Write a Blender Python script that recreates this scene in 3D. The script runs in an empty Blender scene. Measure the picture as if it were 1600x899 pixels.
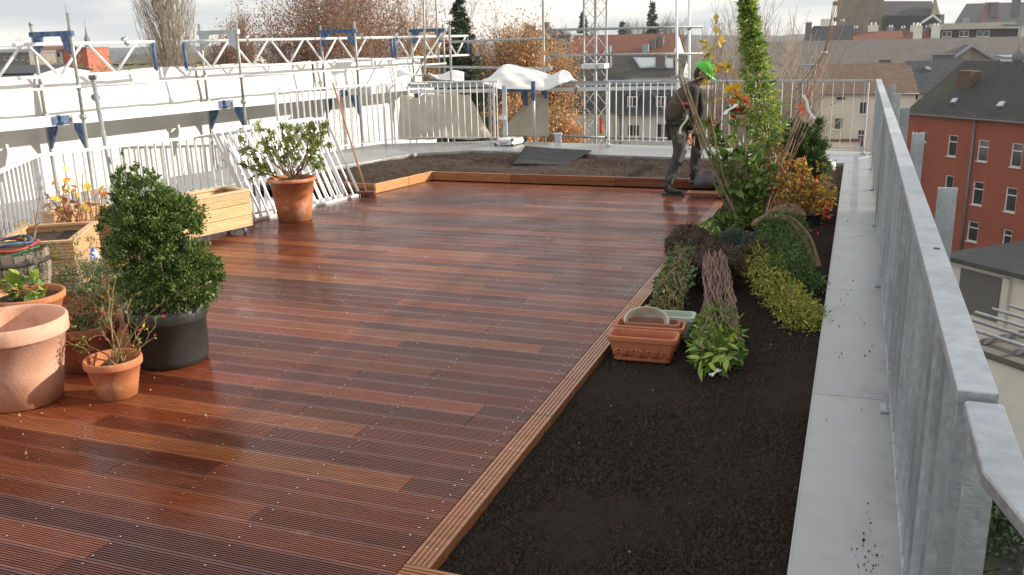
import bpy, bmesh, math, random
import numpy as np
from mathutils import Vector, Matrix
R = math.radians
random.seed(7)
rng = np.random.default_rng(11)
scene = bpy.context.scene
col = scene.collection

# ------------------------------------------------------------------ camera
FPX, CX, CY = 1413.0, 800.0, 449.5          # focal length and centre in photograph pixels
H = 1.98
CAM = np.array([0.0, 0.0, H])
_vy = np.array([1348-CX, -(46-CY), -FPX]); _vx = -np.array([-3060-CX, -(155-CY), -FPX])
_Y = _vy/np.linalg.norm(_vy); _X = _vx-_Y*np.dot(_vx, _Y); _X /= np.linalg.norm(_X); _Z = np.cross(_X, _Y)
ROT = np.stack([_X, _Y, _Z], 1).T           # world = ROT @ camera
cam_d = bpy.data.cameras.new('camera'); cam = bpy.data.objects.new('camera', cam_d); col.objects.link(cam)
m4 = Matrix([list(ROT[i])+[CAM[i]] for i in range(3)]+[[0, 0, 0, 1]])
cam.matrix_world = m4
cam_d.sensor_fit = 'HORIZONTAL'; cam_d.sensor_width = 36; cam_d.lens = 36*FPX/1600
cam_d.clip_start = 0.05; cam_d.clip_end = 6000
scene.camera = cam

# ------------------------------------------------------------------ light
SUN_AZ, SUN_EL = R(28), R(18)                # azimuth measured from +X towards +Y
sdir = Vector((math.cos(SUN_EL)*math.cos(SUN_AZ), math.cos(SUN_EL)*math.sin(SUN_AZ), math.sin(SUN_EL)))
sd = bpy.data.lights.new('sun', 'SUN'); sd.energy = 4.6; sd.angle = R(0.55); sd.color = (1, .9, .76)
so = bpy.data.objects.new('sun', sd); col.objects.link(so)
so.rotation_euler = sdir.to_track_quat('Z', 'Y').to_euler()
w = bpy.data.worlds.new('World'); scene.world = w; w.use_nodes = True
nt = w.node_tree; nt.nodes.clear(); N = nt.nodes.new; L = nt.links.new
out = N('ShaderNodeOutputWorld'); bg = N('ShaderNodeBackground'); bg.inputs[1].default_value = .115
sky = N('ShaderNodeTexSky'); sky.sky_type = 'NISHITA'; sky.sun_disc = False
sky.sun_elevation = SUN_EL; sky.sun_rotation = R(90)-SUN_AZ
sky.air_density = 1.0; sky.dust_density = 1.5; sky.ozone_density = 1.0
tc = N('ShaderNodeTexCoord'); sep = N('ShaderNodeSeparateXYZ'); L(tc.outputs['Generated'], sep.inputs[0])
mp = N('ShaderNodeMapping'); mp.inputs['Scale'].default_value = (1.6, 1.6, 14); L(tc.outputs['Generated'], mp.inputs[0])
nz = N('ShaderNodeTexNoise'); nz.inputs['Scale'].default_value = 1.5; nz.inputs['Detail'].default_value = 6; nz.inputs['Roughness'].default_value = .55
L(mp.outputs[0], nz.inputs[0])
rp = N('ShaderNodeValToRGB'); rp.color_ramp.elements[0].position = .40; rp.color_ramp.elements[0].color = (4.5, 4.9, 5.5, 1)
rp.color_ramp.elements[1].position = .58; rp.color_ramp.elements[1].color = (9.0, 8.6, 7.9, 1)
L(nz.outputs[0], rp.inputs[0])
mx = N('ShaderNodeMix'); mx.data_type = 'RGBA'; mx.inputs[0].default_value = .80
L(sky.outputs[0], mx.inputs[6]); L(rp.outputs[0], mx.inputs[7]); L(mx.outputs[2], bg.inputs[0]); L(bg.outputs[0], out.inputs[0])
scene.view_settings.view_transform = 'Standard'; scene.view_settings.look = 'None'
scene.view_settings.exposure = 0.42; scene.view_settings.gamma = 1
scene.render.engine = 'CYCLES'
scene.cycles.use_denoising = True
scene.cycles.max_bounces = 6; scene.cycles.transparent_max_bounces = 8

# ------------------------------------------------------------------ measuring helpers
def ray(px, py): return ROT @ np.array([px-CX, -(py-CY), -FPX])
def G(px, py, z=0.0):
    d = ray(px, py); return CAM+d*((z-H)/d[2])
def AT(px, py, D): return CAM+ray(px, py)*(D/FPX)
def DEP(p): return float(-(ROT.T @ (np.array(p, float)-CAM))[2])
def VPD(px):                                   # horizontal unit direction of a vanishing point on the horizon
    d = ray(px, 46-.0247*(px-1348)); d[2] = 0; return d/np.linalg.norm(d)
def V3(*a): return np.array(a, float)

# ------------------------------------------------------------------ object helpers
def tag(o, label=None, cat=None, group=None, kind=None):
    if label: o['label'] = label
    if cat: o['category'] = cat
    if group: o['group'] = group
    if kind: o['kind'] = kind
    return o
def thing(name, label, cat, loc=(0, 0, 0), rz=0, group=None):
    o = bpy.data.objects.new(name, None); col.objects.link(o); o.empty_display_size = .1
    o.location = [float(v) for v in loc]; o.rotation_euler = (0, 0, rz)
    return tag(o, label, cat, group)
def link(name, me, parent=None, mat=None):
    o = bpy.data.objects.new(name, me); col.objects.link(o)
    if mat is not None:
        me.materials.clear(); me.materials.append(mat)
    if parent is not None: o.parent = parent
    return o
def mesh_np(name, verts, faces, smooth=False):
    """verts (n,3); faces: (m,k) array or a list of such arrays"""
    if not isinstance(faces, list): faces = [faces]
    me = bpy.data.meshes.new(name)
    verts = np.asarray(verts, np.float32); me.vertices.add(len(verts)); me.vertices.foreach_set('co', verts.ravel())
    fl = [np.asarray(f, np.int32) for f in faces if len(f)]
    loops = np.concatenate([f.ravel() for f in fl]); me.loops.add(len(loops)); me.loops.foreach_set('vertex_index', loops)
    tot = np.concatenate([np.full(len(f), f.shape[1], np.int32) for f in fl])
    st = np.concatenate([[0], np.cumsum(tot)[:-1]]).astype(np.int32)
    me.polygons.add(len(tot)); me.polygons.foreach_set('loop_start', st); me.polygons.foreach_set('loop_total', tot)
    if smooth: me.polygons.foreach_set('use_smooth', np.ones(len(tot), bool))
    me.update(calc_edges=True); return me
class MB:
    """collects boxes, bars and tubes into one mesh; off = origin subtracted from every vertex"""
    def __init__(s, off=(0, 0, 0)): s.v = []; s.f = []; s.off = V3(*off); s.smooth = set()
    def add(s, vs, fs, smooth=False):
        b = len(s.v); s.v += [tuple(np.array(v, float)-s.off) for v in vs]
        if smooth: s.smooth |= set(range(len(s.f), len(s.f)+len(fs)))
        s.f += [tuple(i+b for i in f) for f in fs]; return s
    def hexa(s, p):   # 8 points: bottom ring 0-3, top ring 4-7
        return s.add(p, [(3, 2, 1, 0), (4, 5, 6, 7), (0, 1, 5, 4), (1, 2, 6, 5), (2, 3, 7, 6), (3, 0, 4, 7)])
    def box(s, lo, hi):
        x0, y0, z0 = lo; x1, y1, z1 = hi
        return s.hexa([(x0, y0, z0), (x1, y0, z0), (x1, y1, z0), (x0, y1, z0), (x0, y0, z1), (x1, y0, z1), (x1, y1, z1), (x0, y1, z1)])
    def bar(s, p, q, w_, h_, up=(0, 0, 1)):   # rectangular bar p->q, w_ sideways, h_ along up
        p = V3(*p); q = V3(*q); d = q-p; d /= np.linalg.norm(d); u = V3(*up)
        sd_ = np.cross(d, u)
        if np.linalg.norm(sd_) < 1e-6: sd_ = np.cross(d, V3(0, 1, 0))
        sd_ /= np.linalg.norm(sd_); u = np.cross(sd_, d); a = sd_*w_/2; b = u*h_/2
        return s.hexa([p-a-b, p+a-b, q+a-b, q-a-b, p-a+b, p+a+b, q+a+b, q-a+b])
    def tube(s, pts, r, n=8, cap=True):
        pts = [V3(*p) for p in pts]; k = len(pts); rs = r if hasattr(r, '__len__') else [r]*k
        vs = []; ref = None
        for i, p in enumerate(pts):
            d = pts[min(i+1, k-1)]-pts[max(i-1, 0)]; d = d/(np.linalg.norm(d)+1e-9)
            if ref is None: ref = V3(0, 0, 1) if abs(d[2]) < .9 else V3(1, 0, 0)
            a = np.cross(d, ref); a /= np.linalg.norm(a)+1e-9; b = np.cross(d, a); ref = -b if False else ref
            for j in range(n):
                t = 2*math.pi*j/n; vs.append(p+(a*math.cos(t)+b*math.sin(t))*rs[i])
        fs = [(i*n+j, i*n+(j+1) % n, (i+1)*n+(j+1) % n, (i+1)*n+j) for i in range(k-1) for j in range(n)]
        s.add(vs, fs, True)
        if cap: 
            b0 = len(s.v)-k*n; s.f.append(tuple(b0+j for j in reversed(range(n)))); s.f.append(tuple(b0+(k-1)*n+j for j in range(n)))
        return s
    def lathe(s, prof, c=(0, 0, 0), n=40, wob=0):
        vs = []; c = V3(*c)
        for (r, z) in prof:
            for j in range(n):
                t = 2*math.pi*j/n; vs.append(c+V3(r*math.cos(t), r*math.sin(t), z))
        k = len(prof)
        fs = [(i*n+j, i*n+(j+1) % n, (i+1)*n+(j+1) % n, (i+1)*n+j) for i in range(k-1) for j in range(n)]
        return s.add(vs, fs, True)
    def build(s, name, mat, parent=None, bevel=0, auto=True):
        me = bpy.data.meshes.new(name); me.from_pydata(s.v, [], s.f)
        for i in s.smooth:
            if i < len(me.polygons): me.polygons[i].use_smooth = True
        bm = bmesh.new(); bm.from_mesh(me); bmesh.ops.recalc_face_normals(bm, faces=bm.faces); bm.to_mesh(me); bm.free()
        o = link(name, me, parent, mat)
        if bevel:
            b = o.modifiers.new('bevel', 'BEVEL'); b.width = bevel; b.segments = 2; b.limit_method = 'ANGLE'; b.angle_limit = R(40)
        return o

# ------------------------------------------------------------------ materials
def M(name, c, rough=.6, metal=0, spec=.5, c2=None, scale=8, stretch=None, lo=.35, hi=.65, bump=0, bscale=60, island=0, objc=False,
      r2=None, trans=0, emis=None, coords='Object', detail=4, coat=0, stain=None, orand=0, damp=None):
    m = bpy.data.materials.new(name); m.use_nodes = True; t = m.node_tree; n = t.nodes; l = t.links
    b = n['Principled BSDF']; b.inputs['Roughness'].default_value = rough; b.inputs['Metallic'].default_value = metal
    b.inputs['Specular IOR Level'].default_value = spec; b.inputs['Coat Weight'].default_value = coat
    tc = n.new('ShaderNodeTexCoord'); src = tc.outputs[coords] if coords != 'World' else n.new('ShaderNodeNewGeometry').outputs['Position']
    if stretch:
        mp = n.new('ShaderNodeMapping'); mp.inputs['Scale'].default_value = stretch; l.new(src, mp.inputs[0]); src = mp.outputs[0]
    c = (*c, 1); cur = None
    def rgb(v):
        x = n.new('ShaderNodeRGB'); x.outputs[0].default_value = v; return x.outputs[0]
    cur = rgb(c); nz = None
    if c2 is not None or r2 is not None:
        nz = n.new('ShaderNodeTexNoise'); nz.inputs['Scale'].default_value = scale; nz.inputs['Detail'].default_value = detail; nz.inputs['Roughness'].default_value = .6
        l.new(src, nz.inputs['Vector'])
        mr = n.new('ShaderNodeMapRange'); mr.inputs[1].default_value = lo; mr.inputs[2].default_value = hi; l.new(nz.outputs[0], mr.inputs[0]); fac = mr.outputs[0]
        if c2 is not None:
            x = n.new('ShaderNodeMix'); x.data_type = 'RGBA'; l.new(fac, x.inputs[0]); l.new(cur, x.inputs[6]); x.inputs[7].default_value = (*c2, 1); cur = x.outputs[2]
        if r2 is not None:
            x = n.new('ShaderNodeMapRange'); x.inputs[3].default_value = rough; x.inputs[4].default_value = r2; l.new(fac, x.inputs[0]); l.new(x.outputs[0], b.inputs['Roughness'])
    if stain:
        sc_, s_c, s_lo, s_hi, s_a = stain; sn = n.new('ShaderNodeTexNoise'); sn.inputs['Scale'].default_value = s_c; sn.inputs['Detail'].default_value = 7; sn.inputs['Roughness'].default_value = .65; l.new(src, sn.inputs['Vector'])
        sm = n.new('ShaderNodeMapRange'); sm.inputs[1].default_value = s_lo; sm.inputs[2].default_value = s_hi; sm.inputs[4].default_value = s_a; l.new(sn.outputs[0], sm.inputs[0])
        x = n.new('ShaderNodeMix'); x.data_type = 'RGBA'; l.new(sm.outputs[0], x.inputs[0]); l.new(cur, x.inputs[6]); x.inputs[7].default_value = (*sc_, 1); cur = x.outputs[2]
    if damp:
        dc, dz0, dz1 = damp; tco = n.new('ShaderNodeTexCoord'); sp_ = n.new('ShaderNodeSeparateXYZ'); l.new(tco.outputs['Object'], sp_.inputs[0]); dn = n.new('ShaderNodeTexNoise'); dn.inputs['Scale'].default_value = 7; dn.inputs['Detail'].default_value = 5; l.new(tco.outputs['Object'], dn.inputs['Vector'])
        ma = n.new('ShaderNodeMath'); ma.operation = 'MULTIPLY_ADD'; l.new(dn.outputs[0], ma.inputs[0]); ma.inputs[1].default_value = -.14; l.new(sp_.outputs[2], ma.inputs[2]); md_ = n.new('ShaderNodeMapRange'); md_.inputs[1].default_value = dz0-.07; md_.inputs[2].default_value = dz1-.07; md_.inputs[3].default_value = .75; md_.inputs[4].default_value = 0; l.new(ma.outputs[0], md_.inputs[0])
        x = n.new('ShaderNodeMix'); x.data_type = 'RGBA'; l.new(md_.outputs[0], x.inputs[0]); l.new(cur, x.inputs[6]); x.inputs[7].default_value = (*dc, 1); cur = x.outputs[2]
    if orand:
        oi = n.new('ShaderNodeObjectInfo'); mr = n.new('ShaderNodeMapRange'); mr.inputs[3].default_value = 1-orand; mr.inputs[4].default_value = 1+orand; l.new(oi.outputs['Random'], mr.inputs[0])
        hs = n.new('ShaderNodeHueSaturation'); l.new(mr.outputs[0], hs.inputs['Value']); l.new(cur, hs.inputs['Color']); cur = hs.outputs[0]
    if island:
        ge = n.new('ShaderNodeNewGeometry'); hs = n.new('ShaderNodeHueSaturation')
        mr = n.new('ShaderNodeMapRange'); mr.inputs[3].default_value = 1-island; mr.inputs[4].default_value = 1+island
        l.new(ge.outputs['Random Per Island'], mr.inputs[0]); l.new(mr.outputs[0], hs.inputs['Value'])
        mh = n.new('ShaderNodeMath'); mh.operation = 'MULTIPLY_ADD'; l.new(ge.outputs['Random Per Island'], mh.inputs[0]); mh.inputs[1].default_value = -.06*min(1, island*2); mh.inputs[2].default_value = .5+.03*min(1, island*2)
        l.new(mh.outputs[0], hs.inputs['Hue']); l.new(cur, hs.inputs['Color']); cur = hs.outputs[0]
    if objc:
        oi = n.new('ShaderNodeObjectInfo'); x = n.new('ShaderNodeMix'); x.data_type = 'RGBA'; x.blend_type = 'MULTIPLY'; x.inputs[0].default_value = 1
        l.new(cur, x.inputs[6]); l.new(oi.outputs['Color'], x.inputs[7]); cur = x.outputs[2]
    l.new(cur, b.inputs['Base Color'])
    if bump:
        nb = n.new('ShaderNodeTexNoise'); nb.inputs['Scale'].default_value = bscale; nb.inputs['Detail'].default_value = 3; l.new(src, nb.inputs['Vector'])
        bp = n.new('ShaderNodeBump'); bp.inputs['Strength'].default_value = bump; bp.inputs['Distance'].default_value = .01; l.new(nb.outputs[0], bp.inputs['Height']); l.new(bp.outputs[0], b.inputs['Normal'])
    if trans:
        tr = n.new('ShaderNodeBsdfTranslucent'); l.new(cur, tr.inputs[0]); ms = n.new('ShaderNodeMixShader'); ms.inputs[0].default_value = trans
        l.new(b.outputs[0], ms.inputs[1]); l.new(tr.outputs[0], ms.inputs[2]); l.new(ms.outputs[0], n['Material Output'].inputs[0])
    return m

def wood_board():
    m = M('wet_hardwood', (.55, .50, .48), rough=.34, c2=(1.35, 1.3, 1.22), scale=2.2, stretch=(2.0, 55, 30), lo=.3, hi=.7, stain=((.30, .22, .2), 1.1, .58, .74, .6), objc=True, coords='World', spec=.6)
    t = m.node_tree; n = t.nodes; l = t.links; b = n['Principled BSDF']
    # wet and drier patches change the gloss, the wetter the darker
    g = n.new('ShaderNodeNewGeometry'); nz = n.new('ShaderNodeTexNoise'); nz.inputs['Scale'].default_value = 1.7; nz.inputs['Detail'].default_value = 5
    mp = n.new('ShaderNodeMapping'); mp.inputs['Scale'].default_value = (1, 2.2, 1); l.new(g.outputs['Position'], mp.inputs[0]); l.new(mp.outputs[0], nz.inputs['Vector'])
    mr = n.new('ShaderNodeMapRange'); mr.inputs[1].default_value = .40; mr.inputs[2].default_value = .62; mr.inputs[3].default_value = .14; mr.inputs[4].default_value = .34
    l.new(nz.outputs[0], mr.inputs[0]); l.new(mr.outputs[0], b.inputs['Roughness'])
    # pale dried scuffs
    n2 = n.new('ShaderNodeTexNoise'); n2.inputs['Scale'].default_value = 3.0; n2.inputs['Detail'].default_value = 8; n2.inputs['Roughness'].default_value = .7
    mp2 = n.new('ShaderNodeMapping'); mp2.inputs['Scale'].default_value = (.6, 1.6, 1); mp2.inputs['Location'].default_value = (3.1, 1.7, 0); l.new(g.outputs['Position'], mp2.inputs[0]); l.new(mp2.outputs[0], n2.inputs['Vector'])
    m2 = n.new('ShaderNodeMapRange'); m2.inputs[1].default_value = .64; m2.inputs[2].default_value = .70; m2.inputs[4].default_value = .55; l.new(n2.outputs[0], m2.inputs[0])
    x = n.new('ShaderNodeMix'); x.data_type = 'RGBA'; src = b.inputs['Base Color'].links[0].from_socket
    l.new(m2.outputs[0], x.inputs[0]); l.new(src, x.inputs[6]); x.inputs[7].default_value = (.36, .23, .12, 1); l.new(x.outputs[2], b.inputs['Base Color'])
    return m
def tiles_mat(name, c1, c2, row=.34, colw=.3, moss=None):
    m = M(name, c1, rough=.75, c2=c2, scale=.6, lo=.3, hi=.7)
    t = m.node_tree; n = t.nodes; l = t.links; b = n['Principled BSDF']
    uv = n.new('ShaderNodeUVMap'); mp = n.new('ShaderNodeMapping'); mp.inputs['Scale'].default_value = (1/colw, 1/row, 1); l.new(uv.outputs[0], mp.inputs[0])
    br = n.new('ShaderNodeTexBrick'); br.inputs['Scale'].default_value = 1; br.inputs['Brick Width'].default_value = 1; br.inputs['Row Height'].default_value = 1
    br.inputs['Mortar Size'].default_value = .10; br.inputs['Color1'].default_value = (1, 1, 1, 1); br.inputs['Color2'].default_value = (.72, .72, .72, 1); br.inputs['Mortar'].default_value = (.45, .45, .45, 1)
    l.new(mp.outputs[0], br.inputs['Vector'])
    src = b.inputs['Base Color'].links[0].from_socket
    if moss:
        nz = n.new('ShaderNodeTexNoise'); nz.inputs['Scale'].default_value = .25; nz.inputs['Detail'].default_value = 7; tc = n.new('ShaderNodeTexCoord'); l.new(tc.outputs['Object'], nz.inputs['Vector'])
        mr = n.new('ShaderNodeMapRange'); mr.inputs[1].default_value = .55; mr.inputs[2].default_value = .7; l.new(nz.outputs[0], mr.inputs[0])
        x = n.new('ShaderNodeMix'); x.data_type = 'RGBA'; l.new(mr.outputs[0], x.inputs[0]); l.new(src, x.inputs[6]); x.inputs[7].default_value = (*moss, 1); src = x.outputs[2]
    x = n.new('ShaderNodeMix'); x.data_type = 'RGBA'; x.blend_type = 'MULTIPLY'; x.inputs[0].default_value = 1; l.new(src, x.inputs[6]); l.new(br.outputs[0], x.inputs[7]); l.new(x.outputs[2], b.inputs['Base Color'])
    bp = n.new('ShaderNodeBump'); bp.inputs['Strength'].default_value = .6; bp.inputs['Distance'].default_value = .05; l.new(br.outputs[0], bp.inputs['Height']); l.new(bp.outputs[0], b.inputs['Normal'])
    return m

mWood = wood_board()
mTimber = M('oiled_timber', (.42, .20, .075), rough=.35, c2=(.27, .10, .035), scale=2, stretch=(3, 3, 40), lo=.3, hi=.7, objc=True, coords='World')
mLarch = M('larch_boards', (.80, .56, .34), rough=.55, c2=(.62, .37, .18), scale=2.5, stretch=(1.5, 1.5, 25), lo=.35, hi=.75, objc=True)
mSoil = M('dark_soil', (.018, .012, .0085), rough=.95, spec=.2, c2=(.036, .025, .018), scale=45, bump=1, bscale=150, coords='World')
mSoil2 = M('brown_soil', (.075, .046, .028), rough=.95, c2=(.035, .021, .013), scale=9, bump=1, bscale=120, coords='World')
mCrumb = M('soil_crumbs', (.040, .030, .022), rough=.9, spec=.25, island=.75)
mCrumb2 = M('brown_crumbs', (.075, .048, .03), rough=.9, island=.6)
mZinc = M('zinc_sheet', (.43, .435, .43), rough=.5, metal=.4, c2=(.33, .335, .33), scale=3.5, lo=.3, hi=.7, r2=.24, detail=7, coords='World', stain=((.24, .235, .22), 5, .56, .72, .55), orand=.06)
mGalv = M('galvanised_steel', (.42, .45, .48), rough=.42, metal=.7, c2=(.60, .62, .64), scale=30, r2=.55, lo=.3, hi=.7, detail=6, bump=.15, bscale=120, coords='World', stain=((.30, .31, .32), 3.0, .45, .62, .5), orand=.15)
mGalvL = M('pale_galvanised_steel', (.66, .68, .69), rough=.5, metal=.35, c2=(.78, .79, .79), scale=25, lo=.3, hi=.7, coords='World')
mTube = M('scaffold_tube_steel', (.27, .28, .28), rough=.5, metal=.4, c2=(.44, .44, .42), scale=9, lo=.3, hi=.7, coords='World')
mBlue = M('blue_scaffold_paint', (.03, .075, .19), rough=.5, c2=(.17, .23, .30), scale=14, lo=.45, hi=.75, coords='World')
mAlu = M('white_aluminium', (.84, .85, .86), rough=.35, metal=.2, c2=(.74, .75, .76), scale=5, coords='World')
mPly = M('scaffold_deck_wood', (.60, .50, .38), rough=.8, c2=(.42, .34, .25), scale=5, coords='World')
mWhiteWall = M('white_render', (.90, .89, .86), rough=.9, c2=(.80, .79, .77), scale=1.5, bump=.2, bscale=20, coords='World')
mTarpW = M('white_sheeting', (.88, .88, .87), rough=.5, c2=(.80, .80, .79), scale=2, trans=.12, coords='World')
mTarpB = M('beige_sheeting', (.66, .60, .50), rough=.6, c2=(.56, .50, .40), scale=3, trans=.35, coords='World')
mRed = M('red_plastic', (.65, .05, .03), rough=.4)
mTerr = M('terracotta', (.56, .20, .085), rough=.8, c2=(.42, .135, .055), scale=6, lo=.35, hi=.7, bump=.25, bscale=90, stain=((.70, .50, .38), 4.5, .52, .66, .7), damp=((.33, .14, .03), .03, .14))
mTerrPale = M('pale_terracotta', (.74, .43, .31), rough=.85, c2=(.60, .32, .21), scale=3.5, lo=.35, hi=.75, bump=.2, bscale=80, stain=((.50, .25, .15), 5, .52, .64, .75), damp=((.46, .22, .11), .0, .08))
mTerrDark = M('brown_clay', (.34, .13, .07), rough=.8, c2=(.22, .08, .045), scale=6, bump=.2)
mBlackPl = M('black_plastic', (.022, .024, .024), rough=.5, c2=(.045, .048, .046), scale=4, r2=.35, lo=.3, hi=.7)
mGreenPl = M('pale_green_plastic', (.42, .50, .40), rough=.5)
mCreamPl = M('cream_glazed_clay', (.66, .60, .50), rough=.5, c2=(.5, .44, .36), scale=9)
mBark = M('bark', (.16, .11, .075), rough=.9, c2=(.26, .20, .15), scale=12, bump=.4)
mBarkG = M('green_twig_bark', (.20, .20, .08), rough=.8, c2=(.28, .17, .08), scale=14)
mBarkR = M('reddish_twig_bark', (.22, .10, .06), rough=.8, c2=(.38, .24, .15), scale=14)
mBarkPale = M('pale_far_bark', (.30, .235, .17), rough=.9, c2=(.22, .17, .13), scale=2)
def leafm(name, c, isl=.45, tr=.25, rough=.45): return M(name, c, rough=rough, island=isl, trans=tr)
mBox = leafm('boxwood_leaf', (.135, .215, .055), .7, .28, .38)
mOle = leafm('rhododendron_leaf', (.21, .27, .08), .5)
mIvy = leafm('broad_green_leaf', (.16, .26, .045), .4)
mYel = leafm('yellow_leaf', (.85, .62, .10), .3, .35)
mOrg = leafm('orange_leaf', (.62, .20, .04), .4)
mRedL = leafm('red_leaf', (.50, .045, .02), .4)
mLime = leafm('lime_leaf', (.34, .44, .07), .45, .3)
mBright = leafm('fresh_green_leaf', (.20, .33, .065), .45)
mGreyG = leafm('grey_green_needle', (.14, .19, .145), .4, .1)
mDkG = leafm('deep_green_needle', (.085, .16, .05), .45, .15)
mOliv = leafm('olive_yellow_leaf', (.36, .36, .07), .5)
mStem = leafm('dry_stem', (.27, .15, .09), .5, 0, .8)
mRust = leafm('rust_far_leaf', (.40, .20, .11), .45, .3)
mGold = leafm('golden_far_leaf', (.62, .36, .14), .4, .35)
mSpr = leafm('spruce_far_needle', (.035, .062, .025), .5, .05)
mBurlap = M('burlap', (.27, .185, .105), rough=.95, c2=(.17, .115, .065), scale=20, bump=.8, bscale=140)
mRoot = M('root_ball_soil', (.045, .030, .022), rough=.95, spec=.2, c2=(.10, .072, .052), scale=45, bump=1, bscale=90)
mWhite = M('white_plastic', (.82, .82, .80), rough=.4)
mLabel = M('white_paper_tag', (.85, .86, .84), rough=.6)
mRubber = M('grey_rubber_mat', (.035, .038, .04), rough=.9, spec=.25, c2=(.055, .058, .06), scale=6, bump=.4, bscale=90)
mGlass = M('dark_window_glass', (.035, .04, .045), rough=.08, spec=.7)
mFrame = M('white_window_frame', (.80, .80, .78), rough=.5)
mCream = M('cream_render', (.82, .78, .68), rough=.9, c2=(.72, .68, .58), scale=.5, bump=.1, coords='World')
mCream2 = M('grey_cream_render', (.74, .71, .65), rough=.9, c2=(.64, .62, .57), scale=.6, coords='World')
mBrickR = M('red_brick_far', (.37, .105, .062), rough=.9, c2=(.29, .08, .048), scale=5, coords='World', bump=.4, bscale=9, stain=((.26, .065, .04), .5, .5, .68, .55))
mSlate = tiles_mat('slate_tiles', (.075, .082, .092), (.060, .066, .076))
mDarkT = tiles_mat('dark_concrete_tiles', (.062, .060, .056), (.045, .044, .042), moss=(.075, .085, .035))
mBrownT = tiles_mat('brown_clay_tiles', (.25, .155, .10), (.20, .125, .08))
mGreyT = tiles_mat('grey_concrete_tiles', (.20, .18, .155), (.155, .14, .12), row=.45, colw=.4)
mRedT = tiles_mat('red_clay_tiles', (.30, .10, .06), (.24, .085, .05))
mFlat = M('roofing_felt', (.06, .062, .062), rough=.85, c2=(.085, .087, .085), scale=1.5, coords='World')
mStone = M('church_stone', (.27, .23, .18), rough=.9, c2=(.19, .165, .13), scale=.8, coords='World')
mPink = M('pinkish_stone', (.32, .22, .21), rough=.9, c2=(.24, .17, .17), scale=.8, coords='World')
mLead = M('lead_flashing', (.28, .32, .37), rough=.5, metal=.2, c2=(.22, .25, .30), scale=2, coords='World')
mPipe = M('grey_downpipe', (.16, .15, .15), rough=.5)
mGround = M('city_ground', (.06, .065, .045), rough=.95, c2=(.05, .075, .03), scale=.08, coords='World')
mAsph = M('asphalt', (.05, .05, .052), rough=.9, c2=(.065, .065, .067), scale=1, coords='World')
mHedge = leafm('hedge_leaf', (.05, .085, .03), .5, .1)

# ------------------------------------------------------------------ growth helpers
def segs_mesh(name, segs, n=5, smooth=True):
    a = np.array([np.concatenate([s[0], s[1], [s[2], s[3]]]) for s in segs], float)
    p, q, r0, r1 = a[:, :3], a[:, 3:6], a[:, 6], a[:, 7]
    d = q-p; d /= np.linalg.norm(d, axis=1, keepdims=True)+1e-9
    ref = np.where(np.abs(d[:, 2:3]) < .9, np.array([[0, 0, 1.]]), np.array([[1., 0, 0]]))
    u = np.cross(d, ref); u /= np.linalg.norm(u, axis=1, keepdims=True)+1e-9; v = np.cross(d, u)
    vs = []
    for P, r in ((p, r0), (q, r1)):
        for j in range(n):
            t = 2*math.pi*j/n; vs.append(P+(u*math.cos(t)+v*math.sin(t))*r[:, None])
    vs = np.stack(vs, 1).reshape(-1, 3); k = len(a); base = (np.arange(k)*2*n)[:, None]
    f = np.concatenate([base+np.array([[j, (j+1) % n, n+(j+1) % n, n+j]]) for j in range(n)])
    return mesh_np(name, vs, f, smooth)
def leaf_mesh(name, pts, size, wid=.45, jit=.35, dirs=None, tilt=1.0, fold=.15, seed=1, droop=0):
    """one folded four-sided leaf per point"""
    g = np.random.default_rng(seed); pts = np.asarray(pts, float); k = len(pts)
    d = g.normal(size=(k, 3)); d[:, 2] *= tilt
    if dirs is not None: d = d*.55+np.asarray(dirs)*1.0
    d[:, 2] -= droop
    d /= np.linalg.norm(d, axis=1, keepdims=True)+1e-9
    o = g.normal(size=(k, 3)); s = np.cross(d, o); s /= np.linalg.norm(s, axis=1, keepdims=True)+1e-9; nrm = np.cross(s, d)
    L_ = size*(1+jit*g.uniform(-1, 1, (k, 1))); W_ = L_*wid/2
    a = pts; b = pts+d*L_*.45+s*W_+nrm*L_*fold; c = pts+d*L_; e = pts+d*L_*.45-s*W_+nrm*L_*fold
    vs = np.stack([a, b, c, e], 1).reshape(-1, 3); base = (np.arange(k)*4)[:, None]
    f = np.concatenate([base+np.array([[0, 1, 2]]), base+np.array([[0, 2, 3]])])
    return mesh_np(name, vs, f)
def rot_about(v, ax, a):
    ax = ax/np.linalg.norm(ax); return v*math.cos(a)+np.cross(ax, v)*math.sin(a)+ax*np.dot(ax, v)*(1-math.cos(a))
def grow(p, d, length, r, levels, g, nchild=3, ang=.5, shrink=.68, wob=.18, up=.15, steps=4, rs=.6, tips=None, segs=None, first=.35):
    if segs is None: segs, tips = [], []
    p = V3(*p); d = V3(*d)/np.linalg.norm(d); st = length/steps; rr = r; pts = [p]
    for i in range(steps):
        d = d+g.normal(size=3)*wob+V3(0, 0, up); d /= np.linalg.norm(d); q = p+d*st; r2 = r*(1-(1-rs)*(i+1)/steps)
        segs.append((p, q, rr, r2)); p = q; rr = r2; pts.append((p, d, rr))
        if levels > 0 and (i+1)/steps >= first:
            for c in range(nchild if i == steps-1 else max(1, nchild-1)):
                ax = g.normal(size=3); nd = rot_about(d, np.cross(d, ax)+1e-6, ang*(.6+.8*g.random()))
                grow(p, nd, length*shrink*(.7+.5*g.random()), rr*.72, levels-1, g, nchild, ang, shrink, wob, up, max(2, steps-1), rs, tips, segs, first)
    if levels == 0: tips += [x for x in pts[1:]]
    return segs, tips
def to_local(segs, o): return [(s[0]-o, s[1]-o, s[2], s[3]) for s in segs]

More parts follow.
